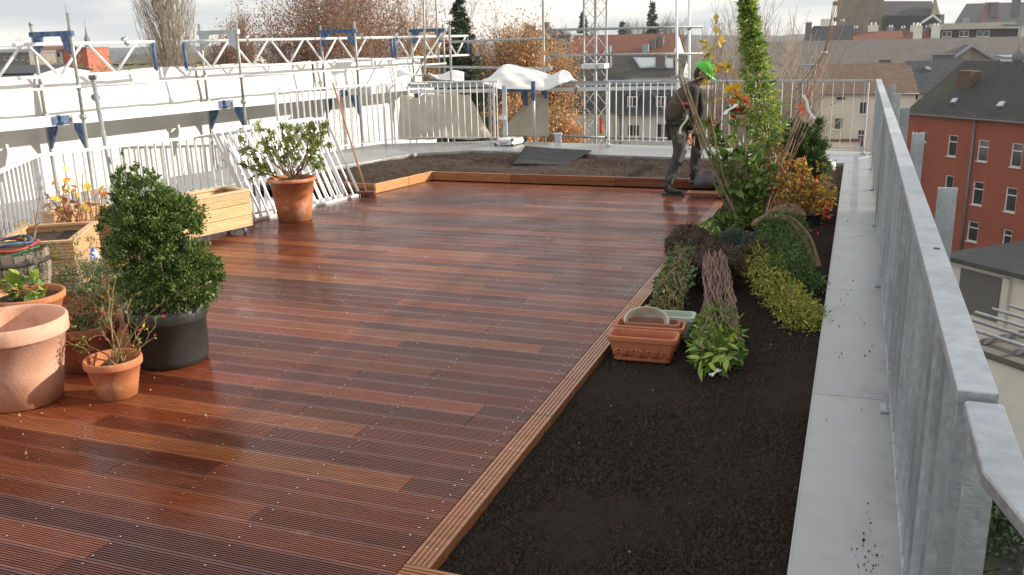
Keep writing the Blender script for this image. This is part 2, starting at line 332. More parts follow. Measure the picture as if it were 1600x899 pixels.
# ================================================================== TERRACE: slab, deck, beds, coping
YB, PITCH = 4.05, .15
FD = V3(.26, .966, 0)                                   # direction of the low railing beside the deck
def fence_x(y): return -7.45+(y-6.65)*.269
b = MB(); b.box((-10.2, -3, -.9), (.42, 15.0, -.13)); o = b.build('roof_slab', mFlat); tag(o, kind='structure')

b = MB(); b.hexa([(-10.6, 2, -.128), (-7.0, 2, -.128), (-6.6, 10.6, -.128), (-10.2, 10.6, -.128), (-10.6, 2, -.10), (-7.0, 2, -.10), (-6.6, 10.6, -.10), (-10.2, 10.6, -.10)]); o = b.build('white_bounce_sheet', M('white_bounce', (.84, .84, .82), rough=.7, c2=(.74, .74, .72), scale=3)); tag(o, kind='structure')  # pale sheet added to bounce light at the wall, white behind the low railing
deck = thing('wooden_deck', 'reddish brown grooved hardwood deck boards wet and shining across the terrace', 'deck', (-4, 7, 0))
DO = V3(-4, 7, 0)
def board_mesh(width, ngr, thick=.027, gd=.0035, edge=.006):
    pts = [(0, -thick), (0, -.0013), (.0013, 0)]; usable = width-.02; p = usable/ngr; y = .010
    for i in range(ngr):
        pts += [(y+p*.20, 0), (y+p*.30, -gd), (y+p*.62, -gd), (y+p*.72, 0)]; y += p
    pts += [(width-.0013, 0), (width, -.0013), (width, -thick)]
    k = len(pts); vs = [(0, a, z) for a, z in pts]+[(1, a, z) for a, z in pts]
    fs = [(i, i+1, k+i+1, k+i) for i in range(k-1)]+[tuple(range(k)), tuple(range(2*k-1, k-1, -1))]
    me = bpy.data.meshes.new('board'); me.from_pydata(vs, [], fs)
    bm = bmesh.new(); bm.from_mesh(me); bmesh.ops.recalc_face_normals(bm, faces=bm.faces); bm.to_mesh(me); bm.free(); me.materials.append(mWood); return me
me_board = board_mesh(.1455, 9, gd=.0065)
joints = [(-1.83, -5), (-2.33, -2), (-1.83, 1), (-3.28, -7), (-2.80, -6), (-2.33, -8), (-2.83, -12), (-3.80, -4), (-2.33, 4), (-2.78, 7), (-1.83, 8), (-2.33, 10),
          (-1.83, 12), (-3.28, 13), (-2.33, 15), (-3.75, 16), (-2.78, 17), (-2.33, 20), (-2.78, 22), (-2.80, -1), (-3.28, 5), (-2.33, 25), (-3.28, 9), (-3.75, 11),
          (-1.83, 18), (-1.83, 23), (-2.78, 26), (-1.83, 27), (-2.78, 29), (-2.33, 32), (-1.83, 34), (-2.33, 38), (-1.83, 40), (-2.33, 45), (-2.78, 48)]
g = np.random.default_rng(5)
TONES = [(.105, .036, .024), (.125, .040, .023), (.085, .034, .028), (.15, .052, .026), (.075, .032, .028), (.115, .046, .032), (.17, .060, .028), (.095, .036, .026)]
TAN = [(.33, .16, .07), (.26, .115, .045)]
nboards = 0
for k in range(-14, 53):
    y0 = YB+k*PITCH
    if y0+.14 > 11.93: break
    xl = max(fence_x(y0)+.03, -1.36*y0-1.3)
    js = sorted([x for x, r_ in joints if r_ == k]+[])
    if not js: js = [-1.83-.475*int(g.integers(0, 6))]
    x = js[0]-2.375-.475*int(g.integers(0, 4))
    while x > xl+.6: js.insert(0, x); x -= 1.9+.475*int(g.integers(0, 5))
    ends = [xl]+js+[-1.536]
    for i in range(len(ends)-1):
        a, c_ = ends[i], ends[i+1]
        o = bpy.data.objects.new('board', me_board); col.objects.link(o); o.parent = deck
        o.location = V3(a+.002, y0, 0)-DO; o.scale = (c_-a-.004, 1, 1); nboards += 1
        r_ = g.random(); t = V3(*TONES[int(g.integers(0, len(TONES)))])*g.uniform(.85, 1.2)
        if (k, round(c_, 2)) in ((-2, -2.33), (-5, -1.83), (16, -3.75), (8, -1.83), (20, -2.33)) or (k in (41, 37) and i == len(ends)-2): t = V3(.26, .12, .055)*g.uniform(.8, 1.1)
        elif r_ < .035: t = V3(*TAN[int(g.integers(0, 2))])*g.uniform(.6, .85)
        elif r_ < .17: t = V3(.24, .088, .045)
        t = (t*.74+V3(.118, .038, .021)*.26)*V3(1.48, 1.14, .95)
        o.color = (*t, 1)
me_edge = board_mesh(.105, 4, thick=.055, gd=.006)
def edge_piece(x, ya, yb):
    o = bpy.data.objects.new('edge_board', me_edge); col.objects.link(o); o.parent = deck
    o.location = V3(x+.105, ya, .003)-DO; o.rotation_euler = (0, 0, R(90)); o.scale = (yb-ya-.004, 1, 1); o.color = (*(V3(.34, .15, .07)*g.uniform(.9, 1.2)), 1)
for ya, yb in ((2.775, 4.3), (4.3, 6.1), (6.1, 8.4), (8.4, 10.2), (10.2, 11.87)): edge_piece(-1.531, ya, yb)
o = bpy.data.objects.new('edge_board', me_edge); col.objects.link(o); o.parent = deck; o.location = V3(-1.531, 2.665, .003)-DO; o.scale = (1.35, 1, 1); o.color = (.42, .17, .07, 1)
# screws: two per joist on every board
sv = []; 
for k in range(-14, 52):
    y0 = YB+k*PITCH
    for j in range(0, 11):
        x = -1.62-.475*j-.21*(j > 0)+.02
        for dx in (0,):
            for yy in (.03, .115): sv.append((x+g.normal()*.006, y0+yy+g.normal()*.003))
sv = [s for s in sv if s[1] < 8 and s[0] > max(fence_x(s[1])+.1, -1.36*s[1]-1.2)]
for yy in np.arange(2.9, 11.8, .475): sv += [(-1.50, yy), (-1.455, yy)]
sv = np.array(sv); n6 = 6; ang = np.arange(n6)*2*math.pi/n6
vs = np.zeros((len(sv), n6, 3)); vs[:, :, 0] = sv[:, None, 0]+.0042*np.cos(ang); vs[:, :, 1] = sv[:, None, 1]+.0042*np.sin(ang); vs[:, :, 2] = .0035+.003*(sv[:, None, 0] > -1.53)
o = link('screw_heads', mesh_np('screw_heads', vs.reshape(-1, 3)-DO, (np.arange(len(sv))*n6)[:, None]+np.arange(n6)[None]), deck, M('screw_steel', (.8, .8, .8), rough=.3, metal=.8)); tag(o, kind='stuff')

# timber edging of the back bed
te = thing('timber_edging', 'low oiled timber edging on edge between the deck and the far soil bed', 'edging', (-4, 11.95, 0))
TO = V3(-4, 11.95, 0)
tl = V3(.20, .98, 0)/np.linalg.norm(V3(.2, .98, 0)); c0 = V3(-5.74, 11.93, 0); hT = .125
def plank(p, q, th, z0, z1, c_):
    p = V3(*p); q = V3(*q); p[2] = q[2] = (z0+z1)/2
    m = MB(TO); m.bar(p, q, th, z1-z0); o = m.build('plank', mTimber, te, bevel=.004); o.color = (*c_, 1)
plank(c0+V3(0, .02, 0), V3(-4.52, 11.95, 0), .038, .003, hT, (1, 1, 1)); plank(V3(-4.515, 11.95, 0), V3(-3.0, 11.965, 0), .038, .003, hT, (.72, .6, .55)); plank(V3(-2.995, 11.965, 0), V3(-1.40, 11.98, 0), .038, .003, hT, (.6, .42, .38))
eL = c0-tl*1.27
plank(c0-tl*.0+V3(-.021, .04, 0), c0-tl*.55+V3(-.021, 0, 0), .04, .003, hT+.003, (1.6, 1.75, 2.0)); plank(c0-tl*.555+V3(-.021, 0, 0), eL+V3(-.021, 0, 0), .04, .003, hT+.003, (1.7, 1.85, 2.1))  # left run tinted lighter, sunlight put into its colour
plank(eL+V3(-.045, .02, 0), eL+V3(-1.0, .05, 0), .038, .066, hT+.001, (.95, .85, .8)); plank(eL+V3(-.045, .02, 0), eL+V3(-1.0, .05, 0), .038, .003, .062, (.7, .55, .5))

# soil
def smooth_noise(shape, cells, g):
    a = g.normal(size=(cells[0]+2, cells[1]+2)); yi = np.linspace(0, cells[0], shape[0]); xi = np.linspace(0, cells[1], shape[1])
    y0 = yi.astype(int); x0 = xi.astype(int); fy = (yi-y0)[:, None]; fx = (xi-x0)[None]; fy = fy*fy*(3-2*fy); fx = fx*fx*(3-2*fx)
    A = a[np.ix_(y0, x0)]; B = a[np.ix_(y0, x0+1)]; C_ = a[np.ix_(y0+1, x0)]; D = a[np.ix_(y0+1, x0+1)]
    return (A*(1-fx)+B*fx)*(1-fy)+(C_*(1-fx)+D*fx)*fy
def soil(name, x0, x1, y0, y1, st, zf, mask, mat, g, amp):
    nx = int((x1-x0)/st); ny = int((y1-y0)/st); X, Y_ = np.meshgrid(np.linspace(x0, x1, nx), np.linspace(y0, y1, ny))
    Z_ = zf(X, Y_)+smooth_noise(X.shape, (int((y1-y0)*2), int((x1-x0)*2)+1), g)*amp*1.3+smooth_noise(X.shape, (int((y1-y0)*12), int((x1-x0)*12)), g)*amp*.55+g.normal(size=X.shape)*amp*.22
    idx = np.arange(nx*ny).reshape(ny, nx); xc = (X[:-1, :-1]+X[1:, 1:])/2; yc = (Y_[:-1, :-1]+Y_[1:, 1:])/2; k = mask(xc, yc)
    f = np.stack([idx[:-1, :-1][k], idx[:-1, 1:][k], idx[1:, 1:][k], idx[1:, :-1][k]], 1)
    o = link(name, mesh_np(name, np.stack([X, Y_, Z_], -1).reshape(-1, 3), f, True), None, mat); tag(o, kind='structure'); return o
def back_x_left(y): return -7.58+(y-11.85)*.287            # inner edge of the left coping
def zr(X, Y_): 
    base = -.045+np.clip((X+1.0)/.9, 0, 1)*.085; t = np.clip((Y_-10.6)/1.2, 0, 1); return base*(1-t)+.075*t
soil('soil_bed', -1.43, -.10, 1.9, 11.95, .014, zr, lambda x, y: x > -2, mSoil, g, .0052)
soil('soil_bed', -9.0, -.10, 10.6, 14.6, .03, lambda X, Y_: .075+.02*np.sin(X*1.3)*np.sin(Y_*2), lambda x, y: ((y > 11.94) | (x < c0[0]+(y-11.93)*.204-.03)) & (x > back_x_left(y)-.1), mSoil2, g, .012)
def crumbs(name, pts, sz, mat, seed):
    g2 = np.random.default_rng(seed); k = len(pts)
    base = np.array([[1, 0, -.6], [-.5, .87, -.6], [-.5, -.87, -.6], [0, 0, 1]])*.6
    v = base[None]*(sz*g2.lognormal(0, .45, (k, 1, 1)))*g2.uniform(.6, 1.3, (k, 4, 3)); a = g2.uniform(0, 6.28, k); ca, sa = np.cos(a)[:, None], np.sin(a)[:, None]
    x = v[:, :, 0]*ca-v[:, :, 1]*sa; y = v[:, :, 0]*sa+v[:, :, 1]*ca; v = np.stack([x, y, v[:, :, 2]], -1)+pts[:, None]
    b0 = (np.arange(k)*4)[:, None]; f = np.concatenate([b0+np.array([[0, 1, 3]]), b0+np.array([[1, 2, 3]]), b0+np.array([[2, 0, 3]])])
    o = link(name, mesh_np(name, v.reshape(-1, 3), f), None, mat); tag(o, kind='stuff')
k = 120000; X = g.uniform(-1.41, -.12, k); Y_ = 2.4+9.5*g.random(k)**1.8
crumbs('soil_crumbs', np.stack([X, Y_, zr(X, Y_)+.005], 1), .0074, mCrumb, 3)
k = 26000; X = g.uniform(-7.6, -.12, k); Y_ = g.uniform(10.8, 14.3, k); kk = ((Y_ > 11.98) | (X < c0[0]+(Y_-11.93)*.204-.06)) & (X > back_x_left(Y_)+.02); X = X[kk]; Y_ = Y_[kk]
crumbs('soil_crumbs', np.stack([X, Y_, .08+.02*np.sin(X*1.3)*np.sin(Y_*2)+.004], 1), .012, mCrumb2, 4)
k = 70; X = g.uniform(-1.4, -.12, k); Y_ = 2.5+9*g.random(k)**1.5
crumbs('pale_soil_flecks', np.stack([X, Y_, zr(X, Y_)+.008], 1), .0045, M('pale_flecks', (.42, .40, .36), rough=.8), 8)
k = 220; Y_ = 3+6*g.random(k); X = np.maximum(-1.5-g.random(k)*.2-3.2*g.random(k), -1.25*Y_)
crumbs('wood_chips', np.stack([X, Y_, np.full(k, .003)], 1), .007, M('pale_wood_chips', (.5, .36, .24), rough=.8), 9)

# coping: zinc sheets, each a piece of its own
ZC = .12
def coping(label, inner, outer, cuts, loc):
    t = thing('roof_coping', label, 'coping', loc)
    for a, b_ in zip(cuts[:-1], cuts[1:]):
        e = .003
        I0, I1 = inner(a), inner(b_); O0, O1 = outer(a), outer(b_); d0 = (I1-I0); d0 /= np.linalg.norm(d0)
        I0, O0 = I0+d0*e, O0+d0*e; I1, O1 = I1-d0*e, O1-d0*e; h = ZC-.11
        def p(q, z): return (q[0], q[1], z)
        m = MB(loc); m.hexa([p(I0, h-.06), p(O0, h-.06), p(O1, h-.06), p(I1, h-.06), p(I0, ZC), p(O0, ZC+.004), p(O1, ZC+.004), p(I1, ZC)])
        s0, s1 = I0, I1                                    # standing lip along the inner edge
        n_ = V3(-(s1-s0)[1], (s1-s0)[0], 0); n_ /= np.linalg.norm(n_)
        m.bar(p(s0+n_*.0, ZC-.035), p(s1, ZC-.035), .012, .072)
        m.build('coping_sheet', mZinc, t, bevel=.003)
    return t
ys = [1.2]+[float(G(px, py, ZC)[1]) for px, py in ((1275, 615), (1303, 452), (1308, 362), (1312, 318), (1320, 276))]+[13.93]
coping('dirty grey zinc coping sheets in a line between the soil and the right railing', lambda y: V3(-.108, y, 0), lambda y: V3(.42, y, 0), ys, (.1, 7, 0))
def lerp(A, B): return lambda t: V3(*A, 0)+(V3(*B, 0)-V3(*A, 0))*t
coping('grey zinc coping sheets along the far edge behind the brown soil', lerp((-6.19, 14.53), (-.10, 13.94)), lerp((-6.3, 15.95), (.42, 15.25)), [0, .1, .37, .6, .8, 1.0], (-3, 14.6, 0))
m = MB((.1, 14.6, 0)); m.add([(-.10, 13.936, 0), (.42, 13.936, 0), (.42, 15.24, 0), (-.10, 13.936, ZC+.001), (.42, 13.936, ZC+.001), (.42, 15.24, ZC+.001)], [(2, 1, 0), (3, 4, 5), (0, 1, 4, 3), (1, 2, 5, 4), (2, 0, 3, 5)])
t = thing('corner_coping', 'zinc corner sheet where the right and far copings meet', 'coping', (.1, 14.6, 0)); m.build('coping_sheet', mZinc, t)
coping('bright white-lit zinc coping sheets along the left side of the far soil bed', lerp((-8.9, 7.25), (-6.98, 13.94)), lerp((-10.1, 7.6), (-8.35, 15.1)), [0, .22, .45, .68, .88, 1], (-8.6, 11, 0))
coping('zinc coping sheet crossing the chamfered far left corner', lerp((-6.98, 13.945), (-6.19, 14.535)), lerp((-8.35, 15.105), (-6.3, 15.955)), [0, 1], (-7, 14.8, 0))
# the edge walls below the coping
for nm, P_ in (('parapet_wall', [(.36, -3, -3.2), (.40, -3, -3.2), (.40, 15.2, -3.2), (.36, 15.2, -3.2)]),):
    m = MB(); m.hexa([(x, y, -3.5) for x, y, z in P_]+[(x, y, .0) for x, y, z in P_]); tag(m.build(nm, mCream2), 'plain rendered edge wall under the right hand coping', 'wall')

# dirt marks on the near coping
k = 90; g3 = np.random.default_rng(2); dv = np.stack([.16+g3.normal(size=k)*.025, 3.05+g3.normal(size=k)*.22, np.full(k, ZC+.006)], 1)
crumbs('dirt_crumbs', dv, .0055, mCrumb, 12)
k = 40; dv = np.stack([g3.uniform(-.05, .2, k), 4+9*g3.random(k), np.full(k, ZC+.006)], 1); crumbs('dirt_crumbs', dv, .006, mCrumb, 13)

# ================================================================== RAILINGS
def railing(label, p, q, z0, z1, spacing, posts=(), capw=.055, caph=.03, capj=(0, 1), dep=.035, thk=.008, bolts=(), mat=mGalv, group='galvanised railings round the terrace', botw=.045, endgap=.06, plates=(), name='railing', out=None, baseplate=True):
    p = V3(*p, 0); q = V3(*q, 0); L_ = np.linalg.norm(q-p); d = (q-p)/L_; rz = math.atan2(d[1], d[0]); t = thing(name, label, 'railing', (*p[:2], z0), rz, group)
    h = z1-z0
    for a, b_ in zip(capj[:-1], capj[1:]):
        m = MB(); m.box((a*L_+.002, -capw/2, h-caph), (b_*L_-.002, capw/2, h)); m.build('cap_rail', mat, t, bevel=.004)
    m = MB(); m.box((0, -botw/2, .075), (L_, botw/2, .087)); m.build('bottom_rail', mat, t)
    mb = MB(); mb.box((-thk/2, -dep/2, .0875), (thk/2, dep/2, h-caph-.0005)); me = None; x = endgap
    while x < L_-.02:
        if all(abs(x-P_) > .035 for P_ in posts):
            if me is None: o = mb.build('baluster', mat, t); me = o.data
            else: o = link('baluster', me, t)
            o.location = (x, 0, 0)
        x += spacing
    for P_ in posts:
        m = MB(); m.box((P_-.012, -.032, -.01), (P_+.012, .032, h-caph-.001)); m.build('post', mat, t, bevel=.002)
        if baseplate: m = MB(); m.box((P_-.05, -.055, .001), (P_+.05, .055, .010)); m.build('base_plate', mat, t)
        for s in (-.16,):
            m = MB(); m.tube([(P_+.013, 0, h+s), (P_+.024, 0, h+s)], .010, 8); m.build('bolt', mat, t)
    return t
# right: joints of the cap at 1.95, 4.65, 7.1, 9.4, 11.6 ...
YR0, YR1 = 1.96, 15.0; RZ1 = 1.255; RX = .277; js_r = [1.96, 4.66, 7.12, 9.45, 11.6, 13.4, 15.0]
tR = railing('long galvanised balustrade running away from the camera along the right edge', (RX, YR0), (RX, YR1), ZC+.005, RZ1, .118, posts=[.05]+[y-YR0-.04 for y in js_r[1:-1]]+[YR1-YR0-.04],
        capw=.078, caph=.032, capj=[(y-YR0)/(YR1-YR0) for y in js_r], dep=.04)
m = MB(); m.tube([(1.35, -.012, RZ1-ZC-.005), (1.35, -.012, RZ1-ZC-.003)], .011, 10); m.build('rust_spot', M('rust', (.16, .06, .03), rough=.8), tR)
# near end: short cap that turns out to the right
t = thing('railing', 'near end of the right railing whose cap bends away to the right', 'railing', (RX, YR0, 0), 0, 'galvanised railings round the terrace'); o0 = (RX, YR0, 0)
def prism(m, poly, z0, z1): 
    n_ = len(poly); m.add([(x, y, z0) for x, y in poly]+[(x, y, z1) for x, y in poly], [tuple(range(n_-1, -1, -1)), tuple(range(n_, 2*n_))]+[(i, (i+1) % n_, n_+(i+1) % n_, n_+i) for i in range(n_)])
zc = RZ1-.012; I0 = V3(RX-.028, YR0-.022, 0); I1 = G(1535, 733, zc); I2_ = G(1600, 812, zc); bd = I2_-I1; bd[2] = 0; bd /= np.linalg.norm(bd); I2_ = I1+bd*1.5; nb_ = V3(-bd[1], bd[0], 0); nb_ = nb_ if nb_[0] > 0 else -nb_; cw = .074
Oc = I1+nb_*cw; tt = (RX+.046-Oc[0])/bd[0]; Oc = V3(RX+.046, (Oc+bd*tt)[1], 0); O2 = I2_+nb_*cw
m = MB(o0); prism(m, [tuple(I0[:2]), tuple(I1[:2]), tuple(I2_[:2]), tuple(O2[:2]), tuple(Oc[:2]), (RX+.046, YR0-.022)], zc-.034, zc); m.build('cap_rail', mGalv, t, bevel=.007)
for i in range(12):
    p_ = I1+nb_*cw*.5+bd*(.16+i*.118); m = MB(o0); m.bar((p_[0], p_[1], ZC+.09), (p_[0], p_[1], zc-.035), .01, .04, up=tuple(nb_)); m.build('baluster', mGalv, t)
m = MB(o0); m.box((RX-.020, 1.865, ZC), (RX+.035, 1.890, zc-.035)); m.build('post', mGalv, t, bevel=.002)
m = MB(o0); yb = 1.862; pb = G(1523, 787, 1.10); m.lathe([(0, .020), (.008, .018), (.013, .010), (.015, 0), (0, 0)], n=16); bb = m.build('bolt', M('shiny_steel', (.92, .92, .92), rough=.25, metal=.6), t); bb.location = (-.002, -.099, 1.062); bb.rotation_euler = (R(90), 0, 0)
m = MB(tR.location); 
for k in range(26): y = 1.4+k*.52; m.box((RX-.050, y, ZC+.008), (RX-.040, y+.505, ZC+.045+.006*(k % 3)))
tag(m.build('edge_strip', mGalvL, tR), kind='stuff')
# flat plates standing outside the railing at the cap joints
for i, y in enumerate(js_r[1:]):
    if i == 5: continue
    m = MB((.47, y, 0)); m.box((.385, y-.006, -1.2), (.47, y+.006, RZ1+.0)); m.box((.385, y-.03, -1.2), (.391, y-.0065, RZ1-.002))
    o = m.build('facade_plate', mGalv, None, bevel=.002); o.location = (.47, y, 0)
    tag(o, ['nearest upright steel plate standing just outside the right railing', 'second nearest upright steel plate outside the right railing', 'middle one of the five upright steel plates outside the right railing', 'second farthest upright steel plate outside the right railing', 'farthest upright steel plate outside the right railing'][i], 'steel plate', 'upright plates outside the right railing')
BZ0, BZ1 = ZC+.02, 1.245
def bl(px): return float(G(px, 126, BZ1)[0])
railing('far railing of thin bars behind the worker in front of the grey houses', (-4.05, 15.42), (-1.35, 15.13), BZ0, BZ1, .122, posts=[.05, 1.5], capw=.045)
railing('far right railing section of wider spaced bars meeting the corner', (-1.33, 15.13), (.20, 14.98), BZ0, BZ1, .152, posts=[1.48], capw=.045)
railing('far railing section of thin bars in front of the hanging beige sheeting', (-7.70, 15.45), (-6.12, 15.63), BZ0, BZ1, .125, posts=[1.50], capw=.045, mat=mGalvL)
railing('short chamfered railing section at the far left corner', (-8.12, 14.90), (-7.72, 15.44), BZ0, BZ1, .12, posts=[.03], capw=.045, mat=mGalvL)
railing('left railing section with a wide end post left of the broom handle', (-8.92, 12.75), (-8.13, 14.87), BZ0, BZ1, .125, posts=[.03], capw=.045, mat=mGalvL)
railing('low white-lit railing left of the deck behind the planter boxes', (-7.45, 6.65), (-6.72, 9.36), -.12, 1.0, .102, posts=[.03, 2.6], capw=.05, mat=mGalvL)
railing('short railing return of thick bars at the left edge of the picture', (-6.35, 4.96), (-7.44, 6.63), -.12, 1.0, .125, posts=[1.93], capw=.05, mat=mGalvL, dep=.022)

# white panels leaning against the left railing
def panel(label, x, y, L_, lean, hgt, dx, n_, name='leaning_railing'):
    t = thing(name, label, 'railing panel', (x, y, .0), math.atan2(.985, .17), 'loose railing panels leaning beside the potted shrub')
    th = math.atan2(lean, hgt); c_, s_ = math.cos(th), math.sin(th)
    def P_(u, v): return (u, v*s_, v*c_+.016)
    Lh = math.hypot(lean, hgt)
    for nm, a, b_, ww in (('bottom_rail', (0, 0), (L_, 0), .035), ('top_rail', (dx, Lh), (L_+dx, Lh), .035), ('side_bar', (0, .018), (dx*.98, Lh-.018), .03), ('side_bar', (L_, .018), (L_+dx*.98, Lh-.018), .03)):
        m = MB(); m.bar(P_(*a), P_(*b_), ww, .03); m.build(nm, mAlu, t)
    for i in range(1, n_):
        u = L_*i/n_; m = MB(); m.bar(P_(u, .018), P_(u+dx*.98, Lh-.018), .010, .022, up=(0, c_, -s_)); m.build('baluster', mAlu, t)
panel('front white railing panel leaning behind the terracotta pot', -6.45, 8.62, 1.88, .30, 1.02, -.22, 16)
panel('second white railing panel leaning close behind the front one', -6.60, 8.80, 1.62, .26, 1.02, -.20, 14)

# broom
t = thing('broom', 'wooden handled broom standing at the left end of the timber edging', 'broom', tuple(G(572, 304, 0)))
q0 = G(572, 300, .08); q1 = AT(520, 130, DEP(q0)+.25); bo = np.array(t.location)
m = MB(bo); m.tube([q0, q1], .013, 8); m.build('handle', M('broom_wood', (.42, .19, .09), rough=.6), t)
m = MB(bo); m.bar(q0+V3(-.11, -.03, -.01), q0+V3(.11, .04, -.01), .06, .04); m.build('head', M('broom_head', (.22, .07, .04), rough=.6), t, bevel=.008)
m = MB(bo)
for i in range(60):
    a = g.random(); e = g.random(); x = q0+V3(-.10+.20*a, -.03+.065*a, -.03)+V3(0, (e-.5)*.045, 0); m.tube([x, V3(x[0]+g.normal()*.006, x[1]+g.normal()*.006, .004)], .003, 3, False)
m.build('bristles', M('dark_bristles', (.10, .04, .03), rough=.9), t)

# ================================================================== SCAFFOLD AND WHITE WALL ON THE LEFT
U = V3(.168, .986, 0); U /= np.linalg.norm(U); NL = V3(-U[1], U[0], 0)      # along the scaffold, and away from the terrace
S0 = V3(-10.36, 10.14, 0); BAY = 3.07; WID = .88
def SP(s, w_, z): p = S0+U*s+NL*w_; return V3(p[0], p[1], z)
so_ = tuple(SP(0, 0, 0)); rzU = math.atan2(U[1], U[0])
sc = thing('scaffold', 'long steel scaffold with timber decks and white lattice girders in front of the white wall', 'scaffold', so_)
tops = [2.38, 2.42, 2.32, 2.30]
for i in range(-1, 4):
    for w_ in (0, WID):
        m = MB(so_); zt = 2.36-(.02*i if w_ else 0)+(.1 if i == 0 and w_ == 0 else 0); x = i*BAY
        if i == 3 and w_ == 0: zt = 2.32
        m.tube([SP(x, w_, -3.2), SP(x, w_, 1.0)], .0242, 8); m.tube([SP(x, w_, 1.0), SP(x, w_, zt)], .0242, 8); m.tube([SP(x, w_, 1.42), SP(x, w_, 1.50)], .033, 8)
        if (i == 0 and w_ > 0): m.tube([SP(x, w_, zt-.04), SP(x, w_, zt+.0)], .03, 8)
        m.build('post', mTube, sc)
        # fittings
        m = MB(so_); m.tube([SP(x-.03, w_, 1.04), SP(x+.03, w_, 1.04)], .045, 8); m.bar(SP(x, w_-.03, 1.46), SP(x, w_+.05, 1.46), .05, .05); m.build('coupler', mTube, sc)
        # bracket that carries the deck
        m = MB(so_); a, b_, c_ = SP(x-.006, w_, .93), SP(x-.006, w_+(.26 if w_ == 0 else -.0), .93), SP(x-.006, w_, .55)
        s_ = -1 if w_ > 0 else 1
        tri = [SP(x-.01, w_+.02*s_, .95), SP(x-.01, w_+.22*s_, .95), SP(x-.01, w_+.22*s_, .86), SP(x-.01, w_+.03*s_, .55)]
        tri2 = [p+U*.035 for p in tri]; m.hexa(tri+tri2); m.build('deck_bracket', mBlue, sc)
    m = MB(so_); x = i*BAY; m.bar(SP(x, -.05, 2.19), SP(x, WID+.05, 2.19), .05, .07)
    for w_, s_ in ((0, 1), (WID, -1)):
        tri = [SP(x-.02, w_+.02*s_, 2.16), SP(x-.02, w_+.22*s_, 2.16), SP(x-.02, w_+.16*s_, 1.98), SP(x-.02, w_+.02*s_, 1.90)]; m.hexa(tri+[p+U*.04 for p in tri])
    m.build('top_bracket', [mTube, mBlue, mGalv, mBlue, mBlue][i+1], sc)
# platforms: three planks wide
for i in range(-1, 3):
    for k, (w0, w1) in enumerate(((.31, .57), (.58, .84))):
        m = MB(so_); zz = .955+.02*(i % 2); m.bar(SP(i*BAY-.05, (w0+w1)/2, zz+.03), SP((i+1)*BAY+.02, (w0+w1)/2, zz+.03), .255, .05)
        m.build('deck_plank', mPly if k else mPly, sc)
    m = MB(so_); m.bar(SP(i*BAY+.02, .28, 1.0), SP((i+1)*BAY-.04, .28, 1.0), .03, .15); m.build('toe_board', mTarpW, sc)
    m = MB(so_); m.bar(SP((i+1)*BAY-.32, .262, 1.0), SP((i+1)*BAY-.04, .262, 1.0), .006, .13); m.build('blue_end', mBlue, sc)
    m = MB(so_); m.tube([SP(i*BAY, -.04, 1.46), SP((i+1)*BAY, -.04, 1.46)], .019, 8); m.build('guard_tube', mAlu, sc)
# lattice girder running along the top
GW = WID*.72
for (a, b_) in ((-4.2, 1.9), (2.45, 8.15), (8.2, 11.2)):
    gd = MB(so_); z0, z1 = 1.60, 2.055
    for z in (z0, z1): gd.tube([SP(a, GW, z), SP(b_, GW, z)], .026, 8)
    go = gd.build('lattice_girder', mAlu, sc)
    x = a+.15
    while x+.8 < b_:
        for p, q in ((x, x+.40), (x+.84, x+.44)):
            m = MB(so_); m.tube([SP(p, GW, z1-.02), SP(q, GW, z0+.02)], .020, 6); m.build('brace', mAlu, go)
        x += .95
    for e in (a+.03, b_-.03):
        m = MB(so_); m.tube([SP(e, GW, z0), SP(e, GW, z1)], .030, 8); m.build('end_upright', mBlue, go)
for x in (1.35, 3.9, 7.1, 8.3, 10.0):
    m = MB(so_); m.tube([SP(x, GW-.06, 2.02), SP(x, GW+.05, 2.12)], .03, 6); m.bar(SP(x-.03, GW, 2.09), SP(x+.05, GW, 2.14), .04, .03); m.build('coupler', mTube, sc)
# end frame and diagonal
m = MB(so_); m.tube([SP(9.15, 0, 2.12), SP(7.6, -.1, 1.0)], .022, 8); m.build('brace', mTube, sc)
m = MB(so_); m.tube([SP(9.2, .15, -.4), SP(9.2, .15, 4.6)], .024, 8); m.build('post', mTube, sc)
# props standing free between scaffold and railing
for (px0, py0, px1, py1, D, lab) in ((145, 122, 188, 345, 10.0, 'thin grey steel prop with a clamp on its top left of the boxwood'),):
    a = AT(px0, py0, D); b_ = AT(px1, py1, D-.35); b_[2] = min(b_[2], .1)
    t = thing('steel_prop', lab, 'prop', tuple(b_)); m = MB(b_); m.tube([b_, a], .024, 8); m.build('tube', mTube, t)
    m = MB(b_); m.tube([a+V3(0, 0, -.02), a+V3(0, 0, .03)], .04, 8); m.bar(a+V3(-.05, 0, .0), a+V3(.05, 0, .02), .03, .03); m.tube([a+V3(0, -.02, -.22), a+V3(0, .02, -.2)], .045, 8); m.build('clamp', mPipe, t)

